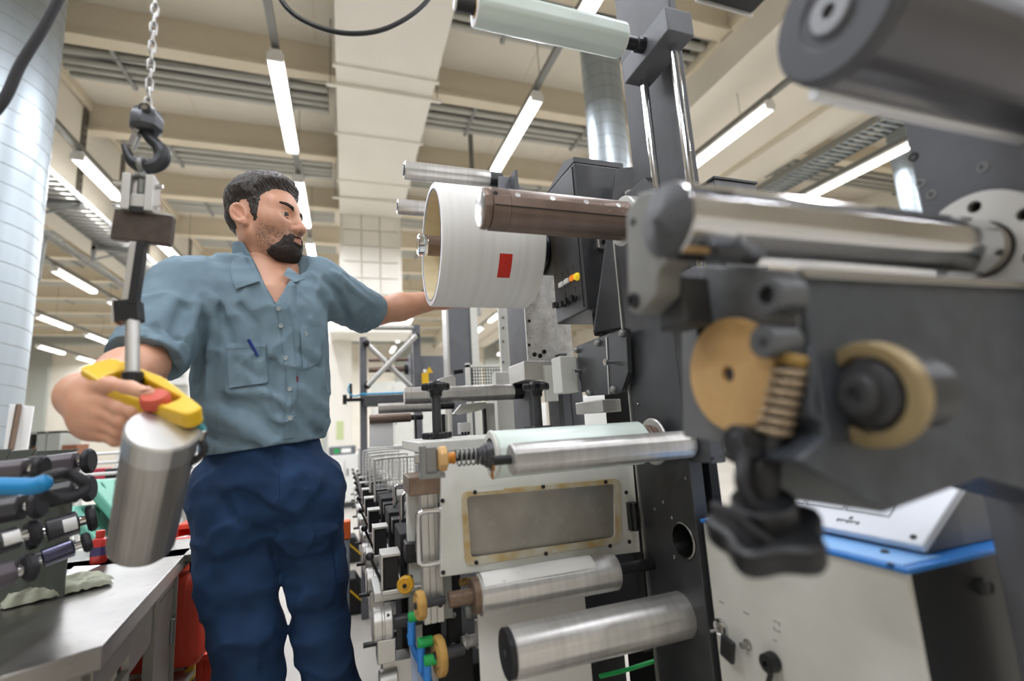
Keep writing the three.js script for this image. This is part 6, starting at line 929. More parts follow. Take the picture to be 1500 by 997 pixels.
const mir = (g) => (f, u, s) => g(f, u, Math.abs(s)); const jawS = mir(cap(hv(0.005, -0.055, 0.05), hv(0.062, -0.094, 0.02), 0.020, 0.02)), brow = mir(cap(hv(0.083, 0.022, 0.006), hv(0.066, 0.024, 0.048), 0.0125, 0.012)), cheek = mir(ell([0.056, -0.022, 0.042], [0.026, 0.024, 0.022])), nose = cap(hv(0.0915, 0.01, 0), hv(0.115, -0.033, 0), 0.009, 0.0125), wing = mir(ell([0.1, -0.038, 0.0125], [0.014, 0.0095, 0.009])), sock = mir(ell([0.101, 0.0, 0.032], [0.022, 0.0125, 0.02])), lu1 = cap(hv(0.087, 0.001, 0.0145), hv(0.0935, 0.0085, 0.031), 0.003, 0.0034), lu2 = cap(hv(0.0935, 0.0085, 0.031), hv(0.079, 0.001, 0.050), 0.0034, 0.003), ld1 = cap(hv(0.087, -0.001, 0.0145), hv(0.0915, -0.0075, 0.031), 0.0028, 0.003), ld2 = cap(hv(0.0915, -0.0075, 0.031), hv(0.079, 0.0, 0.050), 0.003, 0.0028), lidU = mir((f, u, s) => Math.min(lu1(f, u, s), lu2(f, u, s))), lidD = mir((f, u, s) => Math.min(ld1(f, u, s), ld2(f, u, s)));
const lipU = mir(cap(hv(0.105, -0.0635, 0.0), hv(0.092, -0.067, 0.024), 0.0062, 0.0035)), lipD = mir(cap(hv(0.1035, -0.0745, 0.0), hv(0.092, -0.0695, 0.022), 0.007, 0.0035)), muz = ell([0.078, -0.066, 0], [0.026, 0.026, 0.03]);
const nkA = hv(-0.022, -0.06, 0); const headH = (f, u, s) => { let d = smin(h1(f, u, s), h2(f, u, s), 0.05); d = smin(d, h3(f, u, s), 0.03); d = smin(d, jawS(f, u, s), 0.025); d = smin(d, cheek(f, u, s), 0.03); d = smin(d, brow(f, u, s), 0.018); d = smin(d, muz(f, u, s), 0.02); d = smax(d, -sock(f, u, s), 0.014); d = smin(d, nose(f, u, s), 0.012); d = smin(d, wing(f, u, s), 0.006); d = smin(d, lidU(f, u, s), 0.003); d = smin(d, lidD(f, u, s), 0.003); d = smin(d, lipU(f, u, s), 0.004); d = smin(d, lipD(f, u, s), 0.004); return d; };
const er1 = ell([0, 0.002, 0.001], [0.0195, 0.032, 0.0105]), er2 = ell([0.002, 0.003, 0.012], [0.0145, 0.0255, 0.0145]), er3 = cap(V(0.002, -0.012, 0.001), V(-0.006, 0.014, 0.003), 0.0042, 0.0032), er4 = ell([0.007, -0.027, 0.001], [0.0085, 0.010, 0.006]), er5 = cap(V(0.0155, -0.006, 0.001), V(0.015, 0.004, 0.0), 0.0045, 0.0038);
const earF = mir((f, u, s) => { const a = 0.28, ff = (f + 0.014) * Math.cos(a) + (u + 0.008) * Math.sin(a), uu = -(f + 0.014) * Math.sin(a) + (u + 0.008) * Math.cos(a), q = s - 0.080 + ff * 0.42; let d = smax(er1(ff, uu, q), -er2(ff, uu, q), 0.003); d = smin(d, er3(ff, uu, q), 0.003); d = smin(d, er4(ff, uu, q), 0.006); d = smin(d, er5(ff, uu, q), 0.004); return d; });
const neckF = cap(fromH(-0.006, -0.055, 0), E(388, 412, 1.395), 0.053, 0.063), trap = cap(E(345, 402, 1.40), E(425, 400, 1.41), 0.05, 0.05);
const headF = (x, y, z) => { const [f, u, s] = toH(x, y, z); let d = headH(f, u, s); if (Math.abs(f) < 0.06 && Math.abs(u) < 0.06 && Math.abs(s) > 0.05) d = smin(d, earF(f, u, s), 0.005); return smin(d * HS, neckF(x, y, z), 0.022); };
// arms
const armR = [cap(J.sR, J.eR, 0.05, 0.043), cap(J.eR, J.eR.clone().lerp(J.wR, 0.35), 0.045, 0.046), cap(J.eR.clone().lerp(J.wR, 0.3), J.wR, 0.046, 0.029)], armL = [cap(J.sL, J.eL, 0.05, 0.042), cap(J.eL, J.eL.clone().lerp(J.wL, 0.35), 0.044, 0.045), cap(J.eL.clone().lerp(J.wL, 0.35), J.wL, 0.044, 0.029)];
const chain = (pts) => { const o = []; for (let i = 0; i < pts.length - 1; i++) o.push(cap(E(pts[i][0], pts[i][1], pts[i][2]), E(pts[i + 1][0], pts[i + 1][1], pts[i + 1][2]), pts[i][3], pts[i + 1][3])); return o; };
const joinS = (list, k) => (x, y, z) => { let d = 9; for (const c of list) d = smin(d, c(x, y, z), k); return d; };
const palmR = joinS([...chain([[121, 577, 0.975, 0.029], [134, 584, 0.925, 0.027], [152, 584, 0.895, 0.0135]]), ...chain([[124, 582, 0.965, 0.026], [138, 600, 0.915, 0.022], [152, 602, 0.89, 0.0135]]), ...chain([[122, 584, 0.965, 0.024], [136, 612, 0.92, 0.019], [150, 618, 0.893, 0.013]]), ...chain([[120, 584, 0.97, 0.022], [136, 622, 0.925, 0.0165], [148, 633, 0.9, 0.0115]]), ...chain([[121, 574, 0.965, 0.02], [134, 568, 0.925, 0.017]])], 0.022);
const fingR = [[[132, 567, 0.925, 0.0165], [160, 564, 0.875, 0.0125], [190, 569, 0.845, 0.0108], [219, 577, 0.825, 0.0088]], [[152, 585, 0.893, 0.0132], [179, 598, 0.855, 0.0112], [196, 603, 0.845, 0.0102], [209, 606, 0.845, 0.0088]], [[152, 603, 0.888, 0.0132], [180, 617, 0.855, 0.0112], [192, 619, 0.862, 0.010], [200, 616, 0.882, 0.0085]], [[150, 619, 0.891, 0.0125], [176, 631, 0.862, 0.0105], [189, 632, 0.872, 0.0095], [196, 628, 0.892, 0.008]], [[148, 634, 0.898, 0.011], [170, 644, 0.872, 0.0092], [182, 644, 0.882, 0.0084], [188, 640, 0.897, 0.0072]]].map((c) => joinS(chain(c), 0.006));
const handR = (x, y, z) => { let d = palmR(x, y, z); d = smin(d, armR[2](x, y, z), 0.02); let m = 9; for (const f of fingR) m = Math.min(m, f(x, y, z)); return smin(d, m, 0.009); };
const palmL = joinS([...chain([[650, 437, 1.60, 0.029], [676, 428, 1.598, 0.022], [700, 416, 1.592, 0.0125]]), ...chain([[650, 438, 1.60, 0.027], [680, 434, 1.60, 0.02], [704, 428, 1.595, 0.0125]]), ...chain([[652, 440, 1.60, 0.024], [682, 442, 1.60, 0.017], [704, 440, 1.598, 0.012]])], 0.02);
const fingL = [[[664, 428, 1.6, 0.015], [676, 408, 1.598, 0.0115], [688, 392, 1.597, 0.009]], [[700, 416, 1.592, 0.0125], [720, 404, 1.596, 0.0105], [736, 396, 1.598, 0.0085]], [[703, 424, 1.594, 0.0125], [726, 416, 1.598, 0.0105], [743, 411, 1.602, 0.0085]], [[704, 432, 1.596, 0.0125], [726, 428, 1.6, 0.01], [741, 425, 1.604, 0.0085]], [[704, 441, 1.6, 0.0115], [722, 440, 1.602, 0.009], [734, 438, 1.604, 0.0075]]].map((c) => joinS(chain(c), 0.006));
const handL = (x, y, z) => { let d = palmL(x, y, z); d = smin(d, armL[2](x, y, z), 0.02); let m = 9; for (const f of fingL) m = Math.min(m, f(x, y, z)); return smin(d, m, 0.009); };
const shoe = (x0, z0, yaw) => { const c = Math.cos(yaw), s = Math.sin(yaw); return (x, y, z) => { const a = (x - x0) * c - (z - z0) * s, b = (x - x0) * s + (z - z0) * c; let d = smin(ell([0, 0.045, -0.02], [0.047, 0.05, 0.08])(a, y, b), ell([0, 0.035, 0.1], [0.048, 0.042, 0.1])(a, y, b), 0.04); return Math.max(d, 0.004 - y); }; };
const bodyF = (x, y, z) => { let d = bodyTorso(x, y, z); d = smin(d, trap(x, y, z), 0.05); d = smin(d, neckF(x, y, z), 0.04); d = smin(d, smin(armR[0](x, y, z), smin(armR[1](x, y, z), armR[2](x, y, z), 0.02), 0.02), 0.03); d = smin(d, smin(armL[0](x, y, z), smin(armL[1](x, y, z), armL[2](x, y, z), 0.02), 0.02), 0.03); const h = hipF(x, y, z) + 0.02; let l = 9; for (const c of legR) l = Math.min(l, c(x, y, z) + 0.025); for (const c of legL) l = Math.min(l, c(x, y, z) + 0.025); return smin(d, smin(h, l, 0.03), 0.03); };
const skinTex = std({ vertexColors: true, roughness: 0.5, bumpMap: T.fine, bumpScale: 0.0002 });
const lin = (h) => new THREE.Color(h).toArray();
function skinColour(g, head) {
  const base = lin(0xd3a184), red = lin(0xc4846a), stub = lin(0x6a5447), lip = lin(0xb0705f), P = g.attributes.position, C = new Float32Array(P.count * 3);
  for (let i = 0; i < P.count; i++) { const x = P.getX(i), y = P.getY(i), z = P.getZ(i); let c = mixc(base, red, clamp(0.25 + 0.7 * fbm(x * 30, y * 30, z * 30, 3), 0, 0.6)); if (head) { const [f, u, s] = toH(x, y, z); const q = Math.abs(s); const blotch = (a) => clamp(a, 0, 1); c = mixc(c, red, 0.5 * blotch(1 - Math.hypot(f + 0.014, u + 0.008) / 0.035) * (q > 0.066 ? 1 : 0)); c = mixc(c, red, 0.4 * blotch(1 - Math.hypot(f - 0.115, u + 0.036) / 0.02));
      const st = sstep(-0.025, -0.05, u - 0.012 * noise(f * 60, u * 60, s * 60)) * sstep(0.012, 0.03, f) * sstep(-0.135, -0.115, u); c = mixc(c, stub, st * clamp(0.42 + 0.9 * noise(f * 420, u * 420, s * 420) + 0.35 * noise(f * 60, u * 60, s * 60), 0, 0.85)); if (f > 0.086 && u < -0.057 && u > -0.083 && q < 0.024 && Math.min(lipU(f, u, s), lipD(f, u, s)) < 0.0012) c = mixc(c, lip, 0.8); }
    C.set(c, i * 3); }
  g.setAttribute('color', new THREE.BufferAttribute(C, 3)); return g;
}
{
  const man = thing('person', 'worker in blue short sleeved shirt and navy trousers, reaching for the white roll', 'person');
  const bx = (pts, m) => { const b = new THREE.Box3().setFromPoints(pts); return [b.min.subScalar(m), b.max.addScalar(m)]; };
  const gBody = nets(bodyF, V(-0.62, 0.06, -1.78), V(0.42, 1.52, -0.95), 0.012);
  const hb = bx([fromH(-0.12, -0.13, -0.09), fromH(0.13, 0.13, 0.09), fromH(-0.12, 0.13, 0.09), fromH(0.13, -0.13, -0.09), E(386, 412, 1.395)], 0.03); const gHead = nets(headF, hb[0], hb[1], 0.0032);
  const rb = bx([J.wR, E(95, 560, 0.98), E(225, 575, 0.82), E(190, 650, 0.9), J.eR.clone().lerp(J.wR, 0.4)], 0.035), gHR = nets(handR, rb[0], rb[1], 0.003); const lb = bx([J.wL, E(690, 385, 1.6), E(748, 410, 1.6), E(700, 450, 1.6), J.eL.clone().lerp(J.wL, 0.5)], 0.035), gHL = nets(handL, lb[0], lb[1], 0.0036);
  const skinned = [skinColour(gBody), skinColour(gHead, true), skinColour(gHR), skinColour(gHL)];
  const body = part(man, 'body', mergeGeometries(skinned), skinTex);
  const shirtMat = std({ map: tint((u, v) => mixc(hex(0x6c8391), hex(0x7d94a1), clamp(0.5 + 1.3 * tnoise(u, v, 6, 6, 4), 0, 1)), 256, 256, 3), roughness: 0.9, bumpMap: T.weave, bumpScale: 0.0004 });
  const gS = nets(shirtF, V(-0.62, 0.97, -1.75), V(0.25, 1.56, -1.05), 0.0046); const shirt = part(man, 'shirt', gS, shirtMat, 'slate blue short sleeved work shirt');
  const trouMat = std({ map: tint((u, v) => { const t = clamp(0.5 + 1.3 * tnoise(u, v, 5, 6, 4), 0, 1), d = clamp((tnoise(u, v, 3, 4, 12) - 0.2) * 2.2, 0, 0.4); return mixc(mixc(hex(0x112c4f), hex(0x1c4069), t), hex(0x55606a), d); }, 256, 256, 2), roughness: 0.85, bumpMap: T.weave, bumpScale: 0.0004 });
  const gT = nets(trouF, V(-0.42, 0.05, -1.58), V(0.2, 1.08, -1.18), 0.006); part(man, 'trousers', gT, trouMat, 'navy work trousers');
  for (const [x, z, a] of [[-0.2, -1.31, -0.2], [0.04, -1.36, 0.25]]) part(man, 'shoe', nets(shoe(x, z, a), V(x - 0.15, -0.01, z - 0.25), V(x + 0.15, 0.13, z + 0.25), 0.009), M.blackMat, 'black work shoe');
  // patches sewn on the shirt: grid between four pixel corners, laid on the cloth
  const patch = (cs, off, th, n = 14, m = 14, f = shirtF) => { const P = [], I = [], Q = (u, v) => [0, 1].map((k) => (1 - u) * (1 - v) * cs[0][k] + u * (1 - v) * cs[1][k] + u * v * cs[2][k] + (1 - u) * v * cs[3][k]); for (const o of [off, off + th]) for (let i = 0; i <= n; i++) for (let j = 0; j <= m; j++) { const [a, b] = Q(i / n, j / m), p = trace(f, a, b, o); P.push(p.x, p.y, p.z); } const N = (n + 1) * (m + 1), id = (i, j, l) => l * N + i * (m + 1) + j; for (let i = 0; i < n; i++) for (let j = 0; j < m; j++) { I.push(id(i, j, 1), id(i, j + 1, 1), id(i + 1, j, 1), id(i, j + 1, 1), id(i + 1, j + 1, 1), id(i + 1, j, 1)); I.push(id(i, j, 0), id(i + 1, j, 0), id(i, j + 1, 0), id(i, j + 1, 0), id(i + 1, j, 0), id(i + 1, j + 1, 0)); } const side = (list) => { for (let k = 0; k < list.length - 1; k++) { const [a, b] = list[k], [c, d] = list[k + 1]; I.push(id(a, b, 0), id(a, b, 1), id(c, d, 0), id(c, d, 0), id(a, b, 1), id(c, d, 1)); } }; side([...Array(n + 1)].map((_, i) => [i, 0])); side([...Array(m + 1)].map((_, j) => [n, j])); side([...Array(n + 1)].map((_, i) => [n - i, m])); side([...Array(m + 1)].map((_, j) => [0, m - j])); const g = new THREE.BufferGeometry(); g.setAttribute('position', new THREE.Float32BufferAttribute(P, 3)); g.setIndex(I); const gg = g.toNonIndexed(); gg.computeVertexNormals(); const t2 = toCreasedNormals(gg, 0.7); const uv = new Float32Array(t2.attributes.position.count * 2); for (let i = 0; i < uv.length / 2; i++) { uv[2 * i] = t2.attributes.position.getX(i); uv[2 * i + 1] = t2.attributes.position.getY(i); } t2.setAttribute('uv', new THREE.BufferAttribute(uv, 2)); return t2; };
  const sm = shirtMat.clone(); sm.side = THREE.DoubleSide;
  part(shirt, 'pocket', patch([[331, 505], [388, 502], [393, 560], [336, 568]], 0.0012, 0.0045), sm); part(shirt, 'pocket', patch([[440, 485], [470, 477], [470, 532], [444, 541]], 0.0012, 0.0042), sm);
  part(shirt, 'pocket_hem', patch([[330.5, 503], [388.5, 500], [389, 508], [331.5, 511]], 0.0052, 0.0014, 14, 3), sm); part(shirt, 'pocket_hem', patch([[439.5, 483], [470.5, 475], [470.5, 483], [440.5, 491]], 0.004, 0.0012, 14, 3), sm);
  part(shirt, 'placket', merge([patch([[404, 446], [418, 441], [428, 478], [412, 480]], 0.001, 0.0026, 6, 12), patch([[412, 480], [428, 478], [435, 566], [421, 567]], 0.001, 0.0026, 6, 24), patch([[421, 567], [435, 566], [432, 640], [416, 643]], 0.001, 0.0026, 6, 18)]), sm);
  for (const [x, y] of [[411.5, 477], [418.5, 524], [424.5, 569.5], [425, 612], [408, 452], [448, 489]]) { const p = trace(shirtF, x, y, 0.0055), n = dirOf(x, y).normalize().negate(); part(shirt, 'button', lathe(p.clone().addScaledVector(n, -0.004), p.clone().add(n), [[0, 0.0042], [0.0022, 0.0042], [0.0032, 0.005], [0.0048, 0.005], [0.0053, 0.0042], [0.0053, 0]], 18), std({ color: 0xa9b3b4, roughness: 0.3 })); }
  // collar: stand and two flaps
  const nkC = cap(fromH(-0.02, -0.07, 0), E(386, 405, 1.395), 0.064, 0.078); const shNo = (x, y, z) => smin(shirt0(x, y, z), nkC(x, y, z), 0.03);
  part(shirt, 'collar_flap', merge([patch([[352, 368], [364, 388], [381, 411], [345, 423]], 0.006, 0.003, 14, 14, shNo), patch([[352, 368], [345, 423], [337, 396], [340, 382]], 0.006, 0.003, 14, 12, shNo)]), sm);
  part(shirt, 'collar_flap', patch([[422, 391], [447, 408], [432, 413], [415, 402]], 0.005, 0.003, 14, 10, shirt0), sm);
  part(shirt, 'collar_fold', patch([[414, 392], [419, 402], [406, 440], [402, 446]], 0.002, 0.0026, 8, 10), sm);
  { const ya = E(351, 360, 1.37), yb = E(424, 381, 1.37), nk2 = cap(fromH(-0.006, -0.05, 0), E(388, 414, 1.395), 0.062, 0.072), c0 = E(388, 405, 1.395);
    const colF = (x, y, z) => { const top = lerp(ya.y, yb.y, clamp((x - ya.x) / (yb.x - ya.x), -0.4, 1.2)); let d = Math.max(Math.abs(nk2(x, y, z) - 0.003) - 0.0032, y - top, top - 0.075 - y); const h = y - vTip.y, l = (x - vTip.x) * cA - (z - vTip.z) * sA, fr = (x - c0.x) * sA + (z - c0.z) * cA; if (fr > 0) d = Math.max(d, -Math.max(-l - 0.56 * h, l - 0.30 * h) * 0.9); return d; };
    part(shirt, 'collar_stand', nets(colF, V(c0.x - 0.12, c0.y - 0.06, c0.z - 0.12), V(c0.x + 0.12, c0.y + 0.13, c0.z + 0.12), 0.003), sm); }
  part(shirt, 'red_stain', patch([[434, 551], [437, 551], [437, 559], [434, 559]], 0.0003, 0.0004, 3, 4), std({ color: 0x7c3648, roughness: 0.9 }));
  // trousers' fly seam and cargo flap
  part(man.children.find((c) => c.name === 'trousers'), 'fly_seam', patch([[404, 660], [408, 660], [409, 730], [405, 732]], 0.0008, 0.0014, 3, 16, trouF), trouMat.clone()); part(man.children.find((c) => c.name === 'trousers'), 'cargo_pocket', patch([[486, 780], [502, 775], [508, 850], [494, 856]], 0.001, 0.006, 6, 14, trouF), trouMat);
  // hair, beard, brows, eyes
  const poly = (pts) => (x, y) => { let d = 1e9, s = 1; for (let i = 0, j = pts.length - 1; i < pts.length; j = i++) { const ex = pts[j][0] - pts[i][0], ey = pts[j][1] - pts[i][1], wx = x - pts[i][0], wy = y - pts[i][1]; const t = clamp((wx * ex + wy * ey) / (ex * ex + ey * ey), 0, 1); const bx2 = wx - ex * t, by2 = wy - ey * t; d = Math.min(d, bx2 * bx2 + by2 * by2); const c1 = y >= pts[i][1], c2 = y < pts[j][1], c3 = ex * wy > ey * wx; if ((c1 && c2 && c3) || (!c1 && !c2 && !c3)) s = -s; } return s * Math.sqrt(d); };
  const hairP = poly([[0.125, 0.1], [0.1, 0.078], [0.084, 0.070], [0.066, 0.064], [0.05, 0.046], [0.038, 0.02], [0.032, -0.03], [0.02, -0.034], [0.014, 0.0], [0.010, 0.026], [-0.014, 0.034], [-0.032, 0.018], [-0.038, -0.02], [-0.048, -0.062], [-0.066, -0.082], [-0.13, -0.08], [-0.14, 0.15], [0.125, 0.15]]);
  const hairF = (x, y, z) => { const [f, u, s] = toH(x, y, z); const th = 0.0095 + 0.014 * sstep(0.02, 0.09, u) + 0.004 * sstep(0.02, 0.08, f) - 0.010 * sstep(0.01, -0.05, u); const m0 = hairP(f, u), tp = 0.12 + 0.88 * sstep(0, 0.024, -m0); let d = Math.min(h1(f, u, s), u < 0.03 ? headH(f, u, s) : 9) - th * tp; const st = noise(f * 55 + u * 30, s * 130 + f * 35, u * 40) * 0.0042 + noise(f * 110, s * 260, u * 80) * 0.0022; d -= st; const m = m0 + (u > 0.03 ? 0.007 : 0.0025) * noise(s * 120, f * 60, u * 60) + 0.003 * noise(s * 240, f * 90, u * 90); return Math.max(d, m) * HS; };
  const hairMat = std({ map: tint((u, v) => mixc(hex(0x241d1a), hex(0x4a423d), clamp(0.42 + 1.6 * tnoise(u, v, 30, 3, 5), 0, 1)), 256, 256, 6), roughness: 0.5, bumpMap: tex(256, 256, (u, v) => 0.5 + 0.5 * noise(u * 90 + v * 12, v * 14, 2) + 0.3 * noise(u * 190, v * 22, 5), false, 5), bumpScale: 0.004 });
  part(body, 'hair', nets(hairF, hb[0], hb[1].clone().add(V(0, 0.02, 0)), 0.003), hairMat, 'short dark brown hair');
  const brdP = poly([[0.095, -0.052], [0.13, -0.050], [0.135, -0.135], [0.05, -0.135], [0.03, -0.108], [0.046, -0.096], [0.066, -0.085], [0.078, -0.074], [0.084, -0.060]]);
  const beardF = (x, y, z) => { const [f, u, s] = toH(x, y, z); const b0 = brdP(f, u); let d = headH(f, u, s) - (0.0038 + 0.004 * sstep(-0.085, -0.11, u)) * (0.1 + 0.9 * sstep(0, 0.012, -b0)); d -= 0.0022 * noise(f * 240, u * 120, s * 240) + 0.0018 * noise(f * 110, u * 80, s * 110); d = Math.max(d, b0 + 0.004 * noise(f * 130, u * 130, s * 130)); const lips = ell([0.098, -0.0695, 0], [0.026, 0.0098, 0.023])(f, u, s); d = Math.max(d, -lips); const soul = ell([0.1, -0.083, 0], [0.02, 0.004, 0.02])(f, u, s); return Math.max(d, -nose(f, u, s) + 0.001, -wing(f, u, s) + 0.001) * HS; };
  part(body, 'beard', nets(beardF, hb[0], hb[1], 0.0026), std({ color: 0x2a211c, roughness: 0.75 }), 'dark goatee and moustache');
  for (const sd of [1, -1]) {
    const eb = (x, y, z) => { const [f, u, s] = toH(x, y, z), q = s * sd; const t = (q - 0.01) / 0.044, c = 0.017 + 0.0085 * Math.sin(clamp(t, 0, 1) * 2.2), w = 0.0052 * (1 - 0.55 * clamp(t, 0, 1)); return Math.max(headH(f, u, s) - 0.0028 - 0.001 * noise(f * 300, u * 300, s * 300), Math.abs(u - c) - w - 0.001 * noise(s * 400, u * 200, 1), 0.01 - q, q - 0.054, 0.04 - f) * HS; };
    part(body, 'eyebrow', nets(eb, ...bx([fromH(0.11, 0.04, 0.06 * sd), fromH(0.06, 0.01, 0)], 0.012), 0.002), std({ color: 0x1f1815, roughness: 0.8 }));
    const ec = fromH(0.0795, 0.0, 0.032 * sd), gaze = V(0, 0, 0).addScaledVector(Fv, 0.93).addScaledVector(Sv, 0.22).addScaledVector(Uv, -0.08).normalize(), R = 0.0128 * HS;
    const eye = part(body, 'eye', new THREE.SphereGeometry(R, 24, 18).translate(ec.x, ec.y, ec.z), std({ color: 0xe4ddd6, roughness: 0.15 })); part(eye, 'iris', lathe(ec.clone().addScaledVector(gaze, R * 0.86), ec.clone().addScaledVector(gaze, 2), [[0, R * 0.16], [R * 0.35, R * 0.12], [R * 0.58, R * 0.0]], 20), std({ color: 0x24160e, roughness: 0.4 }));
  }
  // thumb nail
  { const p = E(214, 573, 0.824), n = V(-0.1, 0.85, 0.5).normalize(); part(body, 'nail', new THREE.SphereGeometry(1, 12, 8).scale(0.007, 0.0018, 0.0055).applyQuaternion(new THREE.Quaternion().setFromUnitVectors(V(0, 1, 0), n)).translate(p.x, p.y + 0.004, p.z + 0.003), std({ color: 0xd8a68e, roughness: 0.3 })); }
  // pen clipped in the pocket
  const pen = thing('pen', 'blue ballpoint pen clipped in the shirt pocket', 'pen'); const pa = trace(shirtF, 364, 497, 0.008), pb = trace(shirtF, 377, 521, 0.007); part(pen, 'barrel', cyl(pa, pb, 0.0036, 14), std({ color: 0x1f3c8c, roughness: 0.3 })); part(pen, 'clip', bar(pa.clone().add(V(0.001, 0.001, 0.005)), pa.clone().lerp(pb, 0.8).add(V(0.001, 0, 0.005)), 0.0028, 0.0014), std({ color: 0x1a3278, roughness: 0.3 }));
}

// ================================================================ things farther down the hall
{ // braced machine frame beyond the worker's forearm
  const d = 3.1, P = (x, y, k = d) => E(x, y, k), t = thing('braced_frame', 'dark machine frame with crossed silver braces beyond the forearm', 'frame');
  part(t, 'post', box(P(527, 500).x, P(537, 500).x, 0, P(527, 493).y, -d, -d - 0.06, 0.003), M.midGrey); part(t, 'post', box(P(605, 500).x, P(616, 500).x, 0.552, P(605, 475).y, -d, -d - 0.06, 0.003), M.midGrey);
  part(t, 'brace', cyl(P(536, 502), P(602, 566), 0.0165, 14), M.aluFlat); part(t, 'brace', cyl(P(538, 565, d - 0.04), P(610, 491, d - 0.04), 0.0165, 14), M.aluFlat);
  for (const [x, y] of [[536, 502], [610, 491], [538, 564]]) part(t, 'brace_joint', new THREE.SphereGeometry(0.024, 14, 10).translate(...P(x, y, d - 0.03).toArray()), M.black);
  part(t, 'top_roller', cylX(P(546, 480).x, P(606, 480).x, P(575, 480).y, -d, 0.014, 20), M.alu); part(t, 'back_panel', box(P(616, 540).x, P(653, 540).x, P(630, 566).y, P(630, 520).y, -d - 0.02, -d - 0.1, 0.003), M.midGrey);
  part(t, 'beam', box(P(533, 586).x, P(600, 586).x, P(560, 595).y, P(560, 579).y, -d + 0.06, -d, 0.003), M.darkGrey); part(t, 'blue_hose', cylX(P(530, 577).x, P(602, 577).x, P(560, 577).y, -d + 0.05, 0.006, 8), M.blueHose);
  part(t, 'valve', [box(P(508, 573).x, P(531, 573).x, P(520, 588).y, P(520, 583).y, -d + 0.03, -d, 0.003), cyl(P(505, 578, d - 0.02), P(505, 592, d - 0.02), 0.012, 12), cyl(P(514, 562, d - 0.02), P(514, 585, d - 0.02), 0.008, 10)], M.black); part(t, 'valve_hose', tube([P(513, 562, d - 0.02), P(510, 572, d - 0.02), P(518, 580, d - 0.03), P(530, 577, d - 0.05)], 0.005, 20, 6), M.blueHose);
  part(t, 'rear_roller', cylX(P(540, 541, 3.4).x, P(600, 541, 3.4).x, P(560, 541, 3.4).y, -3.4, 0.02, 16), M.brown); part(t, 'rear_roller', cylX(P(540, 527, 3.4).x, P(600, 527, 3.4).x, P(560, 527, 3.4).y, -3.4, 0.012, 16), M.brown); part(t, 'chuck', cylX(P(592, 541, 3.4).x, P(603, 541, 3.4).x, P(596, 541, 3.4).y, -3.4, 0.035, 16), M.black);
  part(t, 'side_bearer', box(P(600, 560, 3.3).x, P(608, 560, 3.3).x, P(600, 566, 3.3).y, P(600, 520, 3.3).y, -3.2, -3.5), M.midGrey);
  const s = thing('warning_sign', 'yellow warning sign on the grey machine panel', 'sign'); const q = P(623, 554, d - 0.03); part(s, 'plate', box(q.x - 0.022, q.x + 0.022, q.y - 0.035, q.y + 0.035, q.z, q.z - 0.003), M.yellow); part(s, 'triangle', plateZ([[q.x + 0.004, q.y + 0.035], [q.x + 0.05, q.y + 0.035], [q.x + 0.027, q.y + 0.075]], q.z - 0.002, 0.004, 0.0004), M.yellow); part(s, 'pictogram', box(q.x - 0.012, q.x + 0.008, q.y + 0.038, q.y + 0.058, q.z, q.z - 0.003), M.paper);
}
{ // white wire trolley with baskets behind the rack
  const d = 3.05, P = (x, y, k = d) => E(x, y, k), wm = std({ color: 0xe6e6e2, roughness: 0.35 }); const t = thing('wire_trolley', 'white tubular trolley with shelves behind the green pallets', 'trolley');
  const x0 = P(122, 670).x, x1 = P(312, 670).x; const ys = [P(200, 661).y, P(200, 674).y, P(200, 690).y, P(200, 700).y, 0.45];
  for (const y of ys) for (const z of [-d, -d - 0.4]) part(t, 'rail', cylX(x0, x1, y, z, 0.009, 10), wm); for (const x of [x0, (x0 + x1) / 2, x1]) for (const z of [-d, -d - 0.4]) part(t, 'upright', cyl(V(x, 0.02, z), V(x, ys[0], z), 0.010, 10), wm);
  part(t, 'shelf_sheet', box(x0, x1, ys[3] - 0.004, ys[3], -d, -d - 0.4), wm); part(t, 'shelf_sheet', box(x0, x1, 0.446, 0.45, -d, -d - 0.4), wm); part(t, 'side_sheet', box(P(208, 700).x, P(300, 700).x, 0.45, ys[3], -d - 0.41, -d - 0.415), M.white);
  for (const x of [x0, x1]) for (const z of [-d, -d - 0.4]) part(t, 'castor', cylX(x - 0.012, x + 0.012, 0.02, z, 0.02, 16), M.black);
  const rb = thing('red_box', 'small red box on the white tubular trolley', 'box'); const r = P(151, 671, d + 0.1); part(rb, 'body', box(r.x - 0.035, r.x + 0.03, ys[3], ys[3] + 0.06, r.z + 0.04, r.z - 0.04, 0.006), std({ color: 0xb4374a, roughness: 0.5 })); part(rb, 'strap', box(r.x - 0.037, r.x - 0.02, ys[3], ys[3] + 0.062, r.z + 0.042, r.z - 0.042, 0.004), M.black);
  const bb = thing('black_case', 'small black case on the white tubular trolley', 'case'); const c = P(172, 673, d + 0.1); part(bb, 'body', box(c.x - 0.035, c.x + 0.035, ys[3], ys[3] + 0.045, c.z + 0.04, c.z - 0.04, 0.006), M.blackMat); part(bb, 'lid', box(c.x - 0.036, c.x + 0.036, ys[3] + 0.045, ys[3] + 0.055, c.z + 0.041, c.z - 0.041, 0.003), M.frame);
  for (let i = 0; i < 4; i++) solo('white_container', 'white plastic container on the low shelf of the tubular trolley', 'container', lathe(V(P(222 + i * 22, 760).x, 0.451, -d - 0.2), V(P(222 + i * 22, 760).x, 9, -d - 0.2), [[0, 0], [0.034, 0], [0.037, 0.006], [0.037, 0.14], [0.03, 0.16], [0.018, 0.165], [0.018, 0.185], [0, 0.188]], 20), M.white, 'white containers on the trolley');
}
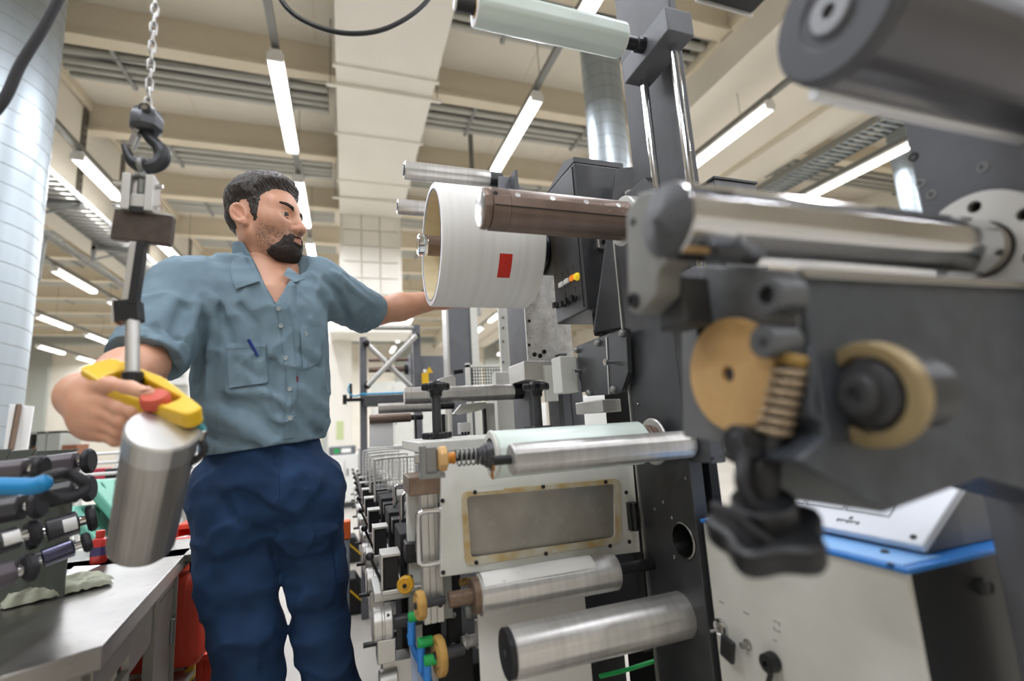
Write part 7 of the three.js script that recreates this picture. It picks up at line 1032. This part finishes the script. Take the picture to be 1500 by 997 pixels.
{ // leaning white board with a dark pole
  const d = 3.4, P = (x, y, k = d) => E(x, y, k); const b = thing('white_board', 'plain white board standing behind the roller rack', 'board'); part(b, 'sheet', plateZ([[P(10, 600).x, 0.6], [P(42, 600).x, 0.6], [P(51, 595).x, P(51, 595).y], [P(16, 592).x, P(16, 592).y]], -d, 0.012, 0.002), M.paper); part(b, 'foot', box(P(10, 600).x, P(45, 600).x, 0, 0.6, -d, -d - 0.02), M.white);
  const pl = thing('pole', 'thin dark pole leaning on the white board', 'pole'); part(pl, 'rod', cyl(V(P(8, 690, d - 0.1).x, 0, -d + 0.2), P(28, 592, d - 0.02), 0.013, 10), M.rust);
  const e = 6.0, Q = (x, y) => E(x, y, e), s = thing('shelf_unit', 'grey shelf unit with brown boxes near the far left wall', 'shelf'); const x0 = Q(30, 650).x, x1 = Q(87, 650).x, y1 = Q(60, 632).y; part(s, 'side', box(x0, x0 + 0.03, 0, y1, -e, -e - 0.4), M_gwall); part(s, 'side', box(x1 - 0.1, x1, 0, y1, -e, -e - 0.4), M_gwall); part(s, 'side', box((x0 + x1) / 2 - 0.03, (x0 + x1) / 2 + 0.04, 0, y1, -e, -e - 0.4), M_gwall); for (const y of [0.3, 0.62, 0.95, y1]) part(s, 'shelf_board', box(x0, x1, y - 0.02, y, -e, -e - 0.4), M_gwall); part(s, 'back', box(x0, x1, 0, y1, -e - 0.4, -e - 0.41), M_gwall);
  for (let i = 0; i < 2; i++) for (let j = 0; j < 2; j++) solo('carton', (j ? 'lower ' : 'upper ') + (i ? 'brown carton beside the divider of the grey shelf unit' : 'brown carton by the outer side of the grey shelf unit'), 'box', box(x0 + 0.06 + i * 0.22, x0 + 0.2 + i * 0.22, 0.951 - j * 0.33, 1.09 - j * 0.33, -e - 0.05, -e - 0.3, 0.006), std({ color: 0x8a5a40, roughness: 0.8 }), 'cartons in the grey shelf unit');
}
{ // aisle between worker and press
  const post = thing('barrier_post', 'grey post with orange cap beside the worker\'s leg', 'post'); const p = E(506, 790, 2.05); part(post, 'shaft', box(p.x - 0.016, p.x + 0.016, 0, p.y, -2.05, -2.09, 0.004), M.galv); part(post, 'cap', box(p.x - 0.019, p.x + 0.019, p.y, E(506, 763, 2.05).y, -2.045, -2.095, 0.006), std({ color: 0xe06a2a, roughness: 0.5 }), 'orange cap'); part(post, 'base', box(p.x - 0.06, p.x + 0.06, 0, 0.012, -2.0, -2.14, 0.003), M.galv);
  const bt = thing('blue_trolley_handle', 'blue tube handle of a cart behind the worker', 'handle'); const q = E(493, 705, 2.6), r = E(385, 720, 2.6); part(bt, 'bow', tube([V(q.x, 0, -2.6), V(q.x, q.y - 0.05, -2.6), V(q.x - 0.03, q.y, -2.6), V(r.x + 0.03, q.y, -2.6), V(r.x, q.y - 0.05, -2.6), V(r.x, 0, -2.6)], 0.012, 60, 10), std({ color: 0x2f6fa8, roughness: 0.4 }));
  const pj = (x, y, d, lab) => { const t = thing('wheel_chock', lab, 'chock'); const c = E(x, y, d); part(t, 'body', muv(plateZ([[c.x - 0.08, 0], [c.x + 0.05, 0], [c.x + 0.05, 0.12], [c.x + 0.0, 0.2], [c.x - 0.06, 0.2]], -d, 0.2, 0.006)), M.blackMat); part(t, 'stripe', bar(V(c.x - 0.07, 0.18, -d + 0.205), V(c.x + 0.05, 0.06, -d + 0.205), 0.03, 0.006), M.yellow); };
  pj(520, 830, 3.4, 'black wheel chock with yellow stripe farther down the aisle'); pj(519, 780, 4.6, 'black wheel chock with yellow stripe near the white cabinet');
  const cab = (x0, x1, yt, d, h, lab, m = M.white) => { const t = thing('machine_cabinet', lab, 'cabinet'); const a = E(x0, yt, d), b = E(x1, yt, d); part(t, 'body', box(a.x, b.x, 0.08, a.y, -d, -d - h, 0.01), m); part(t, 'plinth', box(a.x + 0.03, b.x - 0.03, 0, 0.08, -d - 0.03, -d - h + 0.03), M.frame); part(t, 'door_gap', box((a.x + b.x) / 2 - 0.004, (a.x + b.x) / 2 + 0.004, 0.15, a.y - 0.08, -d + 0.001, -d), M.greySt); part(t, 'latch', box((a.x + b.x) / 2 + 0.03, (a.x + b.x) / 2 + 0.05, a.y * 0.6, a.y * 0.6 + 0.1, -d + 0.012, -d, 0.003), M.frame); return [a, b]; };
  const [ca] = cab(478, 531, 668, 7.5, 0.9, 'low white cabinet standing across the far end of the aisle'); cab(846, 926, 580, 4.7, 0.6, 'white machine cabinet seen between frame and unwind column'); cab(760, 800, 592, 5.4, 0.6, 'pale machine cabinet behind the second hand wheel'); cab(545, 605, 560, 9, 0.8, 'tall white cabinet at the far end of the press', M.panel); cab(620, 655, 585, 6.5, 0.6, 'pale cabinet behind the braced frame', M.panel);
  const gs = thing('far_console', 'small grey console with a green light on the white cabinet', 'console'); part(gs, 'body', box(ca.x + 0.03, ca.x + 0.4, ca.y, ca.y + 0.12, -7.55, -7.8, 0.01), M.midGrey); part(gs, 'green_light', box(ca.x + 0.1, ca.x + 0.17, ca.y + 0.03, ca.y + 0.09, -7.548, -7.552), M.green); part(gs, 'paper_strip', box(ca.x + 0.2, ca.x + 0.33, ca.y + 0.03, ca.y + 0.09, -7.548, -7.552), M.paper);
  const po = thing('wall_poster', 'yellow green poster on the far wall column', 'poster'); const z = E(498, 630, 9.2); part(po, 'sheet', box(z.x - 0.06, z.x + 0.06, z.y - 0.16, z.y + 0.16, z.z, z.z - 0.01), std({ color: 0xc5cf9a, roughness: 0.7 })); part(po, 'backing_column', box(z.x - 0.2, z.x + 0.2, 0, 3.2, z.z - 0.01, z.z - 0.3), M.ductW);
  const fb = thing('window_box', 'white framed wall box behind the worker\'s sleeve', 'box'); const f0 = E(243, 553, 8), f1 = E(275, 541, 8); part(fb, 'frame', [box(f0.x, f1.x, f0.y - 0.1, f0.y, -8, -8.06), box(f0.x, f1.x, f1.y + 0.1, f1.y + 0.16, -8, -8.06), box(f0.x, f0.x + 0.05, f0.y, f1.y + 0.1, -8, -8.06), box(f1.x - 0.05, f1.x, f0.y, f1.y + 0.1, -8, -8.06)], M.white); part(fb, 'back', box(f0.x, f1.x, f0.y - 0.1, f1.y + 0.16, -8.06, -8.5), M_gwall); part(fb, 'stand', box(f0.x, f1.x, 0, f0.y - 0.1, -8.06, -8.5), M.panel);
}
{ // small grey motor cover above the chrome roller
  const d = 0.98, t = thing('motor_cover', 'small grey motor cover above the chrome roller', 'cover'); const a = E(1046, 262, d), b = E(1106, 262, d); part(t, 'box', box(a.x, b.x, 1.42, a.y + 0.0, -d, -d - 0.1, 0.003), M.midGrey); part(t, 'lid', box(a.x - 0.004, b.x + 0.004, a.y, a.y + 0.008, -d + 0.004, -d - 0.104, 0.002), M.frame); part(t, 'stem', box(a.x + 0.02, b.x - 0.02, 0, 1.42, -d - 0.02, -d - 0.08), M.frame);
}

// ---------------------------------------------------------------- put every group's origin at its base, then hand over
for (const o of scene.children) {
  if (!o.isGroup || o.userData.kind === 'structure') continue;
  const b = new THREE.Box3().setFromObject(o), c = b.getCenter(V(0, 0, 0)); c.y = b.min.y;
  for (const k of o.children) k.position.sub(c).add(o.position); o.position.copy(c);
}
renderer.render(scene, camera);
